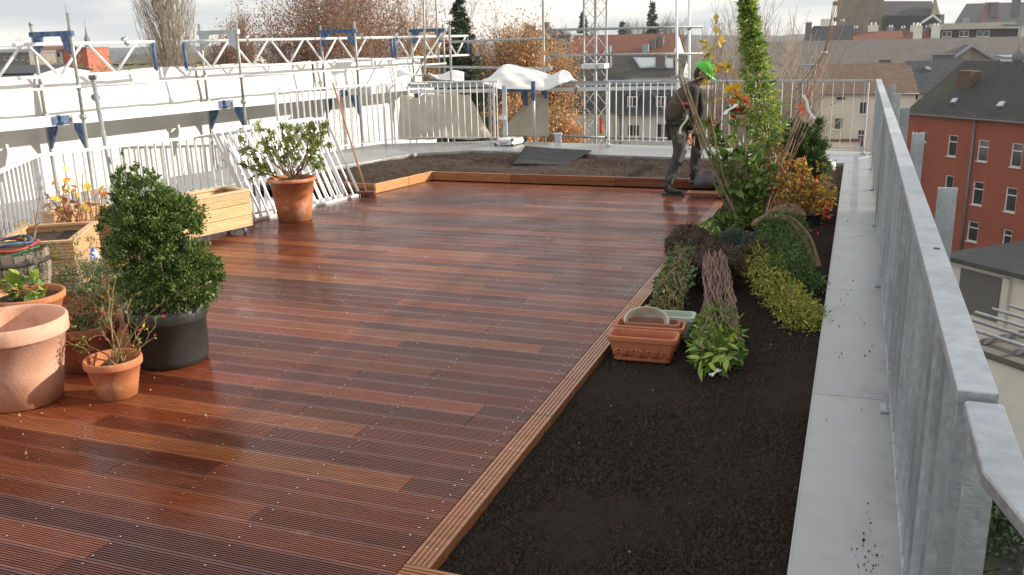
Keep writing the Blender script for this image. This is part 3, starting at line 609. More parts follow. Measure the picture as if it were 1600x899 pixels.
# white sheets hanging behind the rear posts, each with folds
def sheet(name, label, pts_fn, nu, nv, mat, cat='sheeting', thick=.004):
    vs = [pts_fn(i/nu, j/nv) for j in range(nv+1) for i in range(nu+1)]; c_ = np.mean(vs, axis=0)
    f = [(j*(nu+1)+i, j*(nu+1)+i+1, (j+1)*(nu+1)+i+1, (j+1)*(nu+1)+i) for j in range(nv) for i in range(nu)]
    o = link(name, mesh_np(name, np.array(vs)-c_, np.array(f), True), None, mat); o.location = c_
    s_ = o.modifiers.new('thickness', 'SOLIDIFY'); s_.thickness = thick
    return tag(o, label, cat)
g4 = np.random.default_rng(21)
sheets = [(-3.3, -.05, 'white sheet hanging at the far left below the lattice girder'), (0.0, 2.95, 'white sheet hanging behind the free-standing steel prop'), (3.0, 5.9, 'white sheet hanging behind the second pair of scaffold posts'), (5.95, 9.6, 'last white sheet towards the chamfered corner of the scaffold')]
for a, b_, lab in sheets:
    ph = g4.uniform(0, 6, 6)
    def fn(u, v, a=a, b_=b_, ph=ph):
        s = a+(b_-a)*u; z = .93+v*(.70+.02*math.sin(7*u+ph[0])); w_ = WID+.08+.02*math.sin(9*u+ph[1])*(1-v*.6)+.012*math.sin(31*u+ph[2]+2*v)+.02*math.sin(4*v+ph[3])
        return SP(s, w_, z)
    sheet('white_sheet', lab, fn, 60, 12, mTarpW)
m = MB(SP(3, 1.5, 0)); p = [SP(-6, WID+.13, -3.6), SP(10.2, WID+.13, -3.6), SP(10.2, WID+.5, -3.6), SP(-6, WID+.5, -3.6)]; q = [V3(x[0], x[1], .965) for x in p]; m.hexa(p+q)
o = m.build('white_building_wall', mWhiteWall); o.location = SP(3, 1.5, 0); tag(o, 'long white rendered wall in sunshine behind the left scaffold', 'wall')

# ================================================================== BACK SCAFFOLD
bo = (-4.5, 17.2, 0); bs = thing('scaffold', 'far scaffold with a steel deck and horizontal guard tubes behind the far railing', 'scaffold', bo)
def bt(px0, py0, px1, py1, D0, D1, r=.0242, name='guard_tube', mat=mTube):
    m = MB(bo); m.tube([AT(px0, py0, D0), AT(px1, py1, D1)], r, 8); return m.build(name, mat, bs)
DB = 17.6
pl0 = AT(640, 126, 17.9); pl1 = AT(1115, 131, 17.0)
zp = 1.13
def BP(f, back, z): p = pl0+(pl1-pl0)*f; d = pl1-pl0; d[2] = 0; d /= np.linalg.norm(d); n_ = V3(-d[1], d[0], 0); p = p+n_*back; return V3(p[0], p[1], z)
for k in range(3):
    for (f0, f1) in ((0, .34), (.345, .68), (.685, 1)):
        m = MB(bo); m.bar(BP(f0, .12+.27*k, zp-.03-.01*k), BP(f1, .12+.27*k, zp-.03-.01*k), .25, .06); m.build('deck_plank', mGalv, bs)
m = MB(bo); m.bar(BP(0, -.02, zp-.13), BP(1, -.02, zp-.13), .05, .07); m.build('ledger', mGalvL, bs)
m = MB(bo); m.bar(BP(0, -.01, zp+.0), BP(1, -.01, zp+.0), .02, .035); m.build('ledger', mTube, bs)
m = MB(bo); m.bar(BP(.30, -.05, zp-.13), BP(.43, -.05, zp-.13), .06, .06); m.build('blue_coupling', mBlue, bs)
for f, z0, z1, mm in ((.39, -.3, 1.32, mBlue), (.455, -1.5, 2.65, mTube), (.14, -2, 1.98+.25, mTube), (.27, -1, 1.1, mTube)):
    m = MB(bo); m.tube([BP(f, 0 if f != .14 else .1, z0), BP(f, 0 if f != .14 else .1, z1)], .026, 8); m.build('post', mm, bs)
for f in (.39, .455):
    m = MB(bo); tri = [BP(f-.008, -.03, zp-.1), BP(f+.012, -.03, zp-.1), BP(f+.010, -.03, zp-.42), BP(f-.004, -.03, zp-.42)]; m.hexa(tri+[p+V3(0, -.03, 0) for p in tri]); m.build('deck_bracket', mBlue, bs)
bt(858, 47, 1098, 42, 17.5, 17.2); bt(858, 87, 1098, 84, 17.5, 17.2); bt(698, 66, 858, 60, 18.6, 17.6); bt(665, 104, 858, 108, 18.6, 17.6)
bt(858, 212, 945, 215, 17.5, 17.4); bt(945, 215, 1060, 217, 17.4, 17.2)
bt(1057, -60, 1058, 215, 16.9, 16.9, name='post', mat=mGalvL); bt(1077, -60, 1077, 215, 17.5, 17.5, name='post', mat=mGalvL)
bt(661, -70, 664, 120, 18.3, 18.3, name='post')
for px, py, D in ((858, 45, 17.5), (858, 92, 17.5), (858, 108, 17.5), (1077, 44, 17.4), (1057, 120, 16.9), (1000, 140, 17), (900, 138, 17.1), (858, 210, 17.5), (670, 118, 18), (690, 60, 18.5)):
    c_ = AT(px, py, D); m = MB(bo); m.tube([c_+V3(-.03, 0, -.03), c_+V3(.03, 0, .03)], .045, 6); m.tube([c_+V3(.04, -.03, 0), c_+V3(.04, .03, .03)], .02, 6); m.build('coupler', mTube, bs)
c_ = AT(699, 66, 18.5); m = MB(bo); m.tube([c_+V3(-.03, 0, 0), c_+V3(.04, 0, 0)], .036, 8); m.build('red_cap', mRed, bs)
# stubby posts in the passage between the railings
for px, lab in ((790, 'grey passage post just right of the hanging beige sheet'), (835, 'thin steel post with a blue head standing behind the tool case'), (872, 'short stub post by the rubber mat in the passage'), (860, 'steel post with couplers at the right edge of the beige sheet')):
    if px == 860: continue
    b_ = G(px, 222, .14); t = thing('steel_post', lab, 'post', tuple(b_)); zt = {790: 1.15, 835: 1.2, 872: .28}[px]
    m = MB(b_); rr = {790: .04, 835: .025, 872: .06}[px]
    if px == 835: m.tube([b_, V3(b_[0], b_[1], zt)], rr, 8)
    else: m.box((b_[0]-rr, b_[1]-.02, b_[2]), (b_[0]+rr, b_[1]+.02, zt))
    m.build('shaft', mGalv, t)
    m = MB(b_)
    if px == 835: m.box((b_[0]-.035, b_[1]-.03, zt-.32), (b_[0]+.03, b_[1]+.02, zt+.02))
    elif px == 790: m.box((b_[0]-.09, b_[1]-.06, .55), (b_[0]+.02, b_[1]+.0, .62))
    else: m.box((b_[0]-.075, b_[1]-.03, zt), (b_[0]+.075, b_[1]+.03, zt+.02))
    m.build('clamp' if px != 872 else 'cap', mBlue if px == 835 else mGalvL, t)
# lattice mast of the hoist
D = 19.5; mo = AT(930, 225, D); mo[2] = -8; t = thing('lattice_mast', 'tall grey lattice mast rising behind the far scaffold', 'mast', tuple(mo))
mc = AT(930, 60, D); hw = .215; cs = [(-hw, -hw*.6), (hw*.35, -hw), (hw, hw*.6), (-hw*.3, hw)]
c4 = [V3(mc[0]+a, mc[1]+b_, 0) for a, b_ in cs]
for c_ in c4: m = MB(mo); m.tube([V3(c_[0], c_[1], -8), V3(c_[0], c_[1], 5)], .023, 8); m.build('chord', mTube, t)
z = -4.0; k = 0
while z < 4.6:
    for i in range(4):
        a, b_ = c4[i], c4[(i+1) % 4]; 
        if k % 2: a, b_ = b_, a
        m = MB(mo); m.tube([V3(a[0], a[1], z), V3(b_[0], b_[1], z+.30)], .009, 5, False); m.build('brace', mTube, t)
    z += .30; k += 1
for z in (1.3, -.55, 3.2): m = MB(mo); m.box((mc[0]-.26, mc[1]-.20, z), (mc[0]+.26, mc[1]+.2, z+.10)); m.build('joint_plate', mGalvL, t)
c_ = AT(939, 195, 17.3); t = thing('red_cylinder', 'red cylinder clamped to the far railing post beside the lattice mast', 'cylinder', tuple(c_)); m = MB(c_)
m.lathe([(0, -.17), (.03, -.17), (.033, -.15), (.033, .10), (.02, .13), (.015, .17), (0, .17)], c_, 12); m.build('body', mRed, t); m = MB(c_); m.bar(c_+V3(-.05, 0, .1), c_+V3(.05, 0, .1), .05, .02); m.build('bracket', mGalv, t)

# hanging beige sheets
def q2(A, B, C_, D_, u, v): return (1-v)*((1-u)*A+u*B)+v*((1-u)*D_+u*C_)
def beige(name, label, P_, amp, sd_, nu=70, nv=30, mat=mTarpB):
    g5 = np.random.default_rng(sd_); ph = g5.uniform(0, 6, 8); A, B, C_, D_ = [V3(*x) for x in P_]
    n_ = np.cross(B-A, D_-A); n_ /= np.linalg.norm(n_)
    def fn(u, v):
        w_ = amp*(math.sin(16*u+ph[0]+2.2*v)+.6*math.sin(29*u+ph[1]-3*v)+.5*math.sin(7*v+5*u+ph[2]))*(.4+.6*v)+amp*.5*math.sin(11*(u+v)+ph[3]); return q2(A, B, C_, D_, u, v)+n_*w_
    return sheet(name, label, fn, nu, nv, mat)
beige('beige_sheet', 'creased translucent beige sheet hanging behind the far railing left of the passage', (AT(622, 218, 17.2), AT(770, 217, 16.9), AT(732, 146, 17.5), AT(625, 150, 17.8)), .035, 31)
beige('beige_sheet', 'smooth beige sheet hanging diagonally beside the passage posts', (AT(775, 212, 17.7), AT(858, 214, 17.4), AT(857, 148, 17.5), AT(835, 148, 17.6)), .015, 32)
# white sheet bundle on the far deck
def bundle(label, outline_top, D, zb, depth):
    cs_ = [(AT(px, py, D), ) for px, py in outline_top]; c0_ = AT(830, 120, D); g5 = np.random.default_rng(8)
    rows = []; nv = 14
    for i, (px, py) in enumerate(outline_top):
        top = AT(px, py, D); bot = AT(px, outline_bot[i], D-.22); r_ = []
        for j in range(nv+1):
            t_ = j/nv; p = bot+(top-bot)*math.sin(t_*math.pi/2)**.8; off = -depth*math.cos(t_*math.pi/2)*.6+ .03*math.sin(i*1.9+j*.8)+.018*math.sin(i*.7-j*1.7); r_.append(p+V3(0, off, .012*math.sin(i*1.3+j)))
        for j in range(1, nv+1):
            t_ = j/nv; p = top+V3(0, depth*math.sin(t_*math.pi/2), 0); p[2] = top[2]+(zb-top[2])*(1-math.cos(t_*math.pi/2)); r_.append(p+V3(0, .02*math.sin(i*1.1+j), 0))
        rows.append(r_)
    n1 = len(rows[0]); vs = np.array(rows).reshape(-1, 3); f = [(i*n1+j, i*n1+j+1, (i+1)*n1+j+1, (i+1)*n1+j) for i in range(len(rows)-1) for j in range(n1-1)]
    o = link('white_sheet_bundle', mesh_np('white_sheet_bundle', vs-c0_, np.array(f), True), None, mTarpW); o.location = c0_
    su = o.modifiers.new('sub', 'SUBSURF'); su.levels = 1; su.render_levels = 1
    tag(o, label, 'sheet bundle')
outline_top = [(762, 123), (772, 118), (783, 104), (790, 99), (800, 101), (812, 104), (824, 107), (836, 110), (848, 113), (858, 119), (868, 116), (876, 111), (881, 108), (884, 114), (886, 122), (892, 126)]
outline_bot = [128, 133, 136, 138, 137, 138, 139, 139, 138, 140, 138, 134, 131, 130, 129, 128]
bundle('crumpled white sheet bundled up on the far scaffold deck', outline_top, 17.3, zp, .5)
sheet('white_sheet', 'white sheet end thrown over the far left corner of the scaffold deck', lambda u, v: AT(620+105*u, 122-6*math.sin(u*5+v*3)-12*v*(1-.6*u), 18.0+.8*v)+V3(0, 0, .02*math.sin(u*17)), 40, 8, mTarpW)

# ================================================================== THINGS ON THE FAR COPING
# tool case
c_ = G(790, 228, ZC+.005); t = thing('tool_case', 'closed aluminium tool case with black corners standing on the far coping', 'case', tuple(c_), R(-8)); m = MB(); m.box((-.19, -.02, .015), (.15, .42, .115)); cb = m.build('body', mAlu, t, bevel=.008)
m = MB(); m.box((-.196, -.026, .075), (.156, .426, .083)); m.build('seam', mGalv, t)
for x in (-.19, .15):
    for y in (-.02, .42):
        for z in (.02, .11): m = MB(); m.box((x-.018, y-.018, z-.02), (x+.018, y+.018, z+.018)); m.build('corner', mBlackPl, t)
m = MB(); m.tube([(-.08, -.025, .06), (-.08, -.055, .05), (.04, -.055, .05), (.04, -.025, .06)], .007, 6); m.build('handle', mBlackPl, t)
# rubber mat
A, B, C_, D_ = G(800, 257, .10), G(880, 258, .10), G(925, 236, ZC+.03), G(822, 228, ZC+.03)
sheet('rubber_mat', 'dark grey rubber mat laid from the far coping down onto the brown soil', lambda u, v: q2(A, B, C_, D_, u, v)+V3(0, 0, .007*math.sin(5*u+3*v)+.004*math.sin(9*v)), 20, 16, mRubber, 'mat', .01)
# white vent cap
c_ = G(1294, 264, .09); t = thing('vent_cap', 'white domed vent cap in the far right corner of the dark bed', 'vent', tuple(c_)); m = MB(); m.lathe([(0, -.05), (.095, -.05), (.10, .05), (.098, .075), (.085, .105), (.05, .125), (0, .13)], n=24); m.build('dome', mWhite, t)

# ================================================================== CITY BEYOND
ZG = -15.0
m = MB(); m.add([(-3000, -300, ZG), (3000, -300, ZG), (3000, 4000, ZG), (-3000, 4000, ZG)], [(0, 1, 2, 3)]); tag(m.build('ground', mGround), kind='structure')
def quads_uv(name, quads, mat, parent, off, thick=.12):
    """roof slopes: quads of 4 world points (eave left, eave right, ridge right, ridge left) with tile coordinates in metres"""
    me = bpy.data.meshes.new(name); vs = []; fs = []; uvs = []
    for q in quads:
        q = [V3(*p) for p in q]; b0 = len(vs); e = q[1]-q[0]; e /= np.linalg.norm(e); n_ = np.cross(q[1]-q[0], q[-1]-q[0]); n_ /= np.linalg.norm(n_)
        if n_[2] < 0: n_ = -n_
        s_ = np.cross(n_, e); lo = [p-n_*thick for p in q]; k = len(q)
        vs += [p-off for p in q+lo]; fs += [tuple(range(b0, b0+k)), tuple(range(b0+2*k-1, b0+k-1, -1))]+[(b0+i, b0+(i+1) % k, b0+k+(i+1) % k, b0+k+i) for i in range(k)]
        def uv(p): return (float(np.dot(p-q[0], e)), float(np.dot(p-q[0], s_)))
        for f in fs[-(k+2):]: uvs += [uv((q+lo)[i-b0]) for i in f]
    me.from_pydata([tuple(v) for v in vs], [], fs); ul = me.uv_layers.new(name='UVMap')
    for i, l_ in enumerate(ul.data): l_.uv = uvs[i]
    me.materials.append(mat); return link(name, me, parent)
def facade(m, O, e, n_, L_, z0, z1, wins, rev=.14):
    """wall plane from O along e, height z0..z1, with openings wins (u0,u1,za,zb); n_ points outwards"""
    us = sorted({0, L_}|{w_[0] for w_ in wins}|{w_[1] for w_ in wins}); zs = sorted({z0, z1}|{w_[2] for w_ in wins}|{w_[3] for w_ in wins})
    P_ = lambda u, z, d=0: tuple(O+e*u-n_*d+V3(0, 0, z-O[2]))
    for i in range(len(us)-1):
        for j in range(len(zs)-1):
            uc, zc = (us[i]+us[i+1])/2, (zs[j]+zs[j+1])/2
            if any(w_[0] < uc < w_[1] and w_[2] < zc < w_[3] for w_ in wins): continue
            m.add([P_(us[i], zs[j]), P_(us[i+1], zs[j]), P_(us[i+1], zs[j+1]), P_(us[i], zs[j+1])], [(0, 1, 2, 3)])
    for u0, u1, za, zb in wins:
        c_ = [(u0, za), (u1, za), (u1, zb), (u0, zb)]
        for (a, b_) in zip(c_, c_[1:]+c_[:1]): m.add([P_(*a), P_(*b_), P_(*b_, rev), P_(*a, rev)], [(0, 1, 2, 3)])
def window(parent, off, O, e, n_, u0, u1, za, zb, rev=.14, kind=1, fw=.07, sill=True):
    P_ = lambda u, z, d=0: O+e*u-n_*d+V3(0, 0, z-O[2])
    m = MB(off); d = rev-.05
    for (a, b_, ww, hh) in (((u0, (za+fw/2)), (u1, za+fw/2), .05, fw), ((u0, zb-fw/2), (u1, zb-fw/2), .05, fw)): m.bar(P_(*a, d), P_(*b_, d), ww, hh)
    for u in [u0+fw/2, u1-fw/2]+([(u0+u1)/2] if kind == 2 else []): m.bar(P_(u, za+fw, d), P_(u, zb-fw, d), fw, .05, up=tuple(n_))
    if kind == 1 and zb-za > 1.2: zt = za+(zb-za)*.68; m.bar(P_(u0+fw, zt, d), P_(u1-fw, zt, d), .05, fw)
    if sill: m.bar(P_(u0-.04, za-.03, -.03), P_(u1+.04, za-.03, -.03), .10, .05)
    fr = m.build('window', mFrame, parent)
    m = MB(off); m.add([P_(u0, za, rev-.03), P_(u1, za, rev-.03), P_(u1, zb, rev-.03), P_(u0, zb, rev-.03)], [(0, 1, 2, 3)]); m.build('pane', mGlass, fr); return fr
def house(name, label, O, e, L_, depth, ze, zr_, wall, roof, wins=(), cat='house', z0=ZG, over=.3, ridge_f=.5, wkind=1, gable_l=0, gable_r=0, gutter=True, flat=False):
    """O: left end of the front facade; e: unit direction to its right end; the house lies behind (away from the camera)"""
    O = V3(O[0], O[1], ze); e = V3(*e); e /= np.linalg.norm(e); n_ = V3(e[1], -e[0], 0)      # towards the viewer
    off = V3(O[0], O[1], z0) if False else O+e*L_/2-n_*depth/2; off = V3(off[0], off[1], z0)
    t = thing(name, label, cat, tuple(off)); back = -n_*depth
    A, B = O, O+e*L_; C_, D_ = B+back, A+back
    m = MB(off); facade(m, O, e, n_, L_, z0, ze, list(wins))
    for p, q in ((B, C_), (C_, D_), (D_, A)): m.add([(p[0], p[1], z0), (q[0], q[1], z0), (q[0], q[1], ze), (p[0], p[1], ze)], [(0, 1, 2, 3)])
    R0 = A+back*ridge_f+e*gable_l; R1 = B+back*ridge_f-e*gable_r; R0[2] = R1[2] = zr_
    if not flat:
        if gable_l == 0: m.add([A, D_, R0-V3(0, 0, .05)], [(0, 1, 2)])
        if gable_r == 0: m.add([B, C_, R1-V3(0, 0, .05)], [(0, 1, 2)])
        m.build('wall', wall, t)
        sl = (zr_-ze)/(depth*ridge_f); eo = n_*over; dz = V3(0, 0, -sl*over); ex0 = -e*(.2 if gable_l == 0 else .2); ex1 = e*.2; up = V3(0, 0, .06)
        q_ = [(A+eo+dz+ex0+up, B+eo+dz+ex1+up, R1+(ex1 if gable_r == 0 else 0)+up, R0+(ex0 if gable_l == 0 else 0)+up)]
        q_.append((C_-eo+dz+ex1+up, D_-eo+dz+ex0+up, R0+(ex0 if gable_l == 0 else 0)+up, R1+(ex1 if gable_r == 0 else 0)+up))
        if gable_l: q_.append((D_-eo+dz+ex0+up, A+eo+dz+ex0+up, R0+up))
        if gable_r: q_.append((B+eo+dz+ex1+up, C_-eo+dz+ex1+up, R1+up))
        for qq in q_: quads_uv('roof', [qq], roof, t, off)
        if gutter: m = MB(off); m.tube([A+eo*1.25+dz+ex0, B+eo*1.25+dz+ex1], .07, 6); m.build('gutter', mPipe, t)
    else:
        m.build('wall', wall, t); m = MB(off); m.hexa([A+n_*over-e*.2, B+n_*over+e*.2, C_+e*.2, D_-e*.2]+[p+V3(0, 0, .25) for p in (A+n_*over-e*.2, B+n_*over+e*.2, C_+e*.2, D_-e*.2)]); m.build('roof', roof, t)
    for w_ in wins: window(t, off, O, e, n_, *w_, kind=2 if (w_[1]-w_[0]) > 1.15*wkind else 1)
    return t, off, O, e, n_
def on_slope(px, py, O, n_, ze, zr_, hd):
    """point where the pixel's ray meets the front roof slope"""
    sl = (zr_-ze)/hd; d = ray(px, py); N_ = V3(n_[0]*sl, n_[1]*sl, 1); P0 = V3(O[0], O[1], ze+.08); t_ = np.dot(P0-CAM, N_)/np.dot(d, N_); return CAM+d*t_
def on_wall(px, py, O, n_):
    d = ray(px, py); t_ = np.dot(V3(O[0], O[1], 0)-V3(CAM[0], CAM[1], 0), n_)/np.dot(d, n_); return CAM+d*t_
def wins_px(lst, O, e, n_):
    r_ = []
    for x0, y0, x1, y1 in lst:
        a = on_wall(x0, (y0+y1)/2, O, n_); b_ = on_wall(x1, (y0+y1)/2, O, n_); c_ = on_wall((x0+x1)/2, y0, O, n_)[2]; d_ = on_wall((x0+x1)/2, y1, O, n_)[2]
        r_.append((float(np.dot(a-V3(O[0], O[1], a[2]), e)), float(np.dot(b_-V3(O[0], O[1], b_[2]), e)), float(d_), float(c_)))
    return r_
def chimney(parent, off, p, w_, d_, z0, z1, mat, e=V3(1, 0, 0), cap=True, pots=0):
    n_ = V3(-e[1], e[0], 0); m = MB(off); q = [p-e*w_/2-n_*d_/2, p+e*w_/2-n_*d_/2, p+e*w_/2+n_*d_/2, p-e*w_/2+n_*d_/2]
    m.hexa([V3(x[0], x[1], z0) for x in q]+[V3(x[0], x[1], z1) for x in q])
    if cap: q = [p-e*(w_/2+.06)-n_*(d_/2+.06), p+e*(w_/2+.06)-n_*(d_/2+.06), p+e*(w_/2+.06)+n_*(d_/2+.06), p-e*(w_/2+.06)+n_*(d_/2+.06)]; m.hexa([V3(x[0], x[1], z1+.002) for x in q]+[V3(x[0], x[1], z1+.12) for x in q])
    o = m.build('chimney', mat, parent)
    for i in range(pots):
        m = MB(off); c_ = p+e*((i+.5)/pots-.5)*w_*.8; m.lathe([(.0, z1+.1), (.13, z1+.12), (.10, z1+.55), (.0, z1+.56)], (c_[0], c_[1], 0), 8); m.build('chimney_pot', mWhite, o)
    return o
def skylight(parent, off, quad_pts, glass=mGlass):
    q = [V3(*p) for p in quad_pts]; n_ = np.cross(q[1]-q[0], q[3]-q[0]); n_ /= np.linalg.norm(n_); n_ = n_ if n_[2] > 0 else -n_; c_ = sum(q)/4
    m = MB(off); m.hexa([p-n_*.05 for p in q]+[p+n_*.10 for p in q]); o = m.build('skylight', mLead, parent)
    q2_ = [c_+(p-c_)*.82+n_*.105 for p in q]; m = MB(off); m.add(q2_, [(0, 1, 2, 3)]); m.build('pane', glass, o)

# --- red brick house at the right
O = AT(1421, 173, 66); eJ = -VPD(158); eJ = V3(*eJ); eJ[2] = 0; nJ = V3(eJ[1], -eJ[0], 0); O[2] = 0
if np.dot(nJ, CAM[:3]-O) < 0: nJ = -nJ
zeJ = float(AT(1421, 173, 66)[2]); zrJ = zeJ+3.3
wl = [(1480.5, 211, 1495, 245), (1527, 219, 1544, 253), (1579, 224, 1597, 262), (1519, 284, 1536, 321), (1570, 293, 1588, 332), (1511, 346, 1528, 378), (1566, 359, 1580, 388), (1476, 274, 1489, 300), (1437, 206, 1448, 222)]
wj = wins_px([w_ for w_ in wl], O, eJ, nJ)
wj += [(w_[0]+12.2, w_[1]+12.2, w_[2], w_[3]) for w_ in wj[2:3]]
tJ, offJ, OJ, eJ, nJ = house('brick_house', 'large red brick house with dark mossy tiled roof and white windows at the right', O, eJ, 26, 10.5, zeJ, zrJ, mBrickR, mDarkT, wj, gable_l=0)
for (x0, y0, x1, y1) in ((1484, 155, 1498, 162), (1556, 160, 1572, 168)):
    q = [on_slope(px, py, OJ, nJ, zeJ, zrJ, 5.25) for px, py in ((x0, y1), (x1-5, y1), (x1, y0), (x0+6, y0))]; skylight(tJ, offJ, q, M('bright_skylight_glass', (.5, .53, .55), rough=.2))
p = on_slope(1512, 130, OJ, nJ, zeJ, zrJ, 5.25); chimney(tJ, offJ, p, 1.1, .9, p[2]-1.2, p[2]+.75, M('old_brick', (.13, .08, .06), rough=.9), e=eJ)
a = on_wall(1526, 182, OJ, nJ)+nJ*.1; m = MB(offJ); m.tube([V3(a[0], a[1], zeJ), V3(a[0], a[1], ZG)], .09, 8); m.build('downpipe', mPipe, tJ)
c_ = on_slope(1586, 128, OJ, nJ, zeJ, zrJ, 5.25); c_[2] = max(c_[2], zrJ-.3); td = thing('satellite_dish', 'dark satellite dish on a mast at the ridge of the red brick house', 'satellite dish', tuple(c_))
m = MB(c_); m.tube([c_, c_+V3(0, 0, 2.9)], .03, 6); m.build('mast', mPipe, td); m = MB(); m.lathe([(0, .06), (.2, .03), (.42, -.06), (.42, -.08), (.2, .0), (0, .03)], n=20); o = m.build('dish', mPipe, td); o.location = (0, -.12, .75); o.rotation_euler = (R(75), 0, R(-20))
# escape ladder cage of the left end
m0 = on_wall(1441, 260, OJ, nJ)+nJ*.7; tl_ = thing('escape_ladder', 'pale caged ladder running down the left end of the red brick house', 'ladder', (m0[0], m0[1], ZG))
for du in (-.45, -.15, .15, .45): m = MB((m0[0], m0[1], ZG)); p = m0+eJ*du; m.tube([V3(p[0], p[1], ZG), V3(p[0], p[1], -5.2)], .045, 6); m.build('rail', mCream, tl_)
z = ZG+.5
while z < -5.2: m = MB((m0[0], m0[1], ZG)); m.bar(V3(*(m0-eJ*.47)[:2], z), V3(*(m0+eJ*.47)[:2], z), .05, .05); m.build('rung', mCream, tl_); z += .75
# --- flat roofed garage in front of it
Og = AT(1478, 392, 57); eg = VPD(158)*-1; eg = V3(*eg); zg0 = Og[2]
tg, offg, Og, eg, ng = house('garage_building', 'long low cream garage under a flat dark felt roof below the red brick house', AT(1480, 403, 50), eg, 26, 8.5, float(AT(1480, 403, 50)[2]), 0, mCream, mFlat, [], cat='garage', flat=True, over=.6)
for i in range(6):
    u0 = 1.0+3.3*i; m = MB(offg); p0 = Og+eg*u0+ng*.01; p1 = Og+eg*(u0+2.5)+ng*.01; zt = Og[2]-.35
    m.hexa([V3(*p0[:2], zt-2.4), V3(*p1[:2], zt-2.4), V3(*(p1+ng*.05)[:2], zt-2.4), V3(*(p0+ng*.05)[:2], zt-2.4), V3(*p0[:2], zt), V3(*p1[:2], zt), V3(*(p1+ng*.05)[:2], zt), V3(*(p0+ng*.05)[:2], zt)]); m.build('garage_door', mCream if i else mPipe, tg)
    m = MB(offg); p = Og+eg*(u0+2.9)+ng*.12; m.bar(V3(*p[:2], zt-2.6), V3(*p[:2], zt+.1), .35, .22, up=tuple(ng)); m.build('pilaster', mCream2, tg)
# low building nearer with pipes stacked on its roof
P0 = AT(1500, 462, 40); el = V3(*(-VPD(158))); zl = float(AT(1500, 500, 38)[2])
tl2, offl, Ol, el, nl = house('low_building', 'low cream walled building whose flat roof carries galvanised rails at the right edge', AT(1512, 548, 35), el, 22, 6.5, float(AT(1512, 548, 35)[2]), 0, mCream, M('gravel_roof', (.16, .15, .13), rough=.95, c2=(.10, .10, .085), scale=20), [], cat='building', flat=True, over=.12)
zq = Ol[2]+.27
rl = thing('stacked_rails', 'galvanised rails laid side by side on the flat roof below the right railing', 'rails', tuple(Ol-nl*3)); ro = tuple(Ol-nl*3)
for k in range(6):
    p = Ol-nl*(.7+1.0*k)-el*2; q = p+el*18; p[2] = q[2] = zq+.35; m = MB(ro); m.tube([p, q], .07, 6); m.build('rail', mGalv, rl)
for k in range(12):
    p = Ol+el*(.3+1.4*k)-nl*.4; q = p-nl*5.6; p[2] = q[2] = zq+.12; m = MB(ro); m.bar(p, q, .12, .22); m.build('cross_beam', mPipe, rl)

# --- cream house with brown roof
eC = V3(*(-VPD(-5600))); 
OC = AT(1225, 150, 80); zeC = float(AT(1360, 143, 80)[2]); zrC = float(AT(1360, 98, 86)[2])
nC = V3(eC[1], -eC[0], 0)
wC = wins_px([(1307, 151, 1323, 158.5), (1304, 185, 1319, 204), (1344, 160, 1356, 180), (1341, 204, 1353, 232), (1272, 183, 1282, 210), (1250, 182, 1262, 208)], OC, eC, nC)
tC, offC, OC, eC, nC = house('cream_house', 'cream rendered house with brown tiled roof seen through the far right railing', AT(1262, 145, 80), eC, 8.95, 9.5, zeC, zrC, mCream, mBrownT, [(w_[0]-float(np.dot(AT(1262, 145, 80)-AT(1225, 150, 80), eC)), w_[1]-float(np.dot(AT(1262, 145, 80)-AT(1225, 150, 80), eC)), w_[2], w_[3]) for w_ in wC[:5]])
chimney(tC, offC, AT(1381, 112, 84), 1.0, 1.3, zrC-2, zrC+.25, mPipe); chimney(tC, offC, AT(1264, 106, 82), 1.2, 1.2, zeC-1, zrC+.0, mLead)
OD = AT(1413, 142, 80); OD = OC+eC*8.97+nC*(.0)
wD = wins_px([(1424, 146, 1436, 158), (1399, 148, 1405, 155)], OD, eC, nC)
tD, offD, OD_, _, _ = house('slate_house', 'narrow cream house with dark slate roof adjoining the brown roofed one', OD+V3(0, .5, 0), eC, 7.4, 9.0, zeC+.05, zrC+.15, mCream, mSlate, wD[:1])
p = on_slope(1450, 108, OD_, nC, zeC, zrC, 4.5); skylight(tD, offD, [on_slope(x, y, OD_, nC, zeC+.05, zrC+.15, 4.5) for x, y in ((1448, 110), (1456, 111), (1452, 106), (1444, 105))], M('grey_glass', (.3, .32, .33), rough=.2))
chimney(tD, offD, AT(1472, 108, 86), 1.9, 1.2, zrC-2.5, zrC+.5, mPipe, pots=0)
tE2, offE2, _, _, _ = house('slate_house', 'last dark roofed house of the cream row stepping behind the red brick house', OD+eC*7.45+V3(0, 2.5, 0), eC, 6.5, 9.0, zeC+.6, zrC-.2, mCream, mDarkT, [])
# terrace-side wall with reddish coping
a, b_ = AT(1246, 222, 76), AT(1345, 221, 76); m = MB(); m.hexa([V3(a[0], a[1], -15), V3(b_[0], b_[1], -15), V3(b_[0], b_[1]+.4, -15), V3(a[0], a[1]+.4, -15), V3(a[0], a[1], a[2]), V3(b_[0], b_[1], b_[2]), V3(b_[0], b_[1]+.4, b_[2]), V3(a[0], a[1]+.4, a[2])]); yw = thing('yard_wall', 'low cream yard wall with a reddish top below the cream house', 'wall', tuple(a)); o = m.build('wall', mCream, yw); o.data.transform(Matrix.Translation(-Vector(a)))
m = MB(a); m.bar(a+V3(-.1, .2, .1), b_+V3(.1, .2, .1), .6, .2); m.build('coping', M('reddish_coping', (.16, .09, .08), rough=.8), yw)

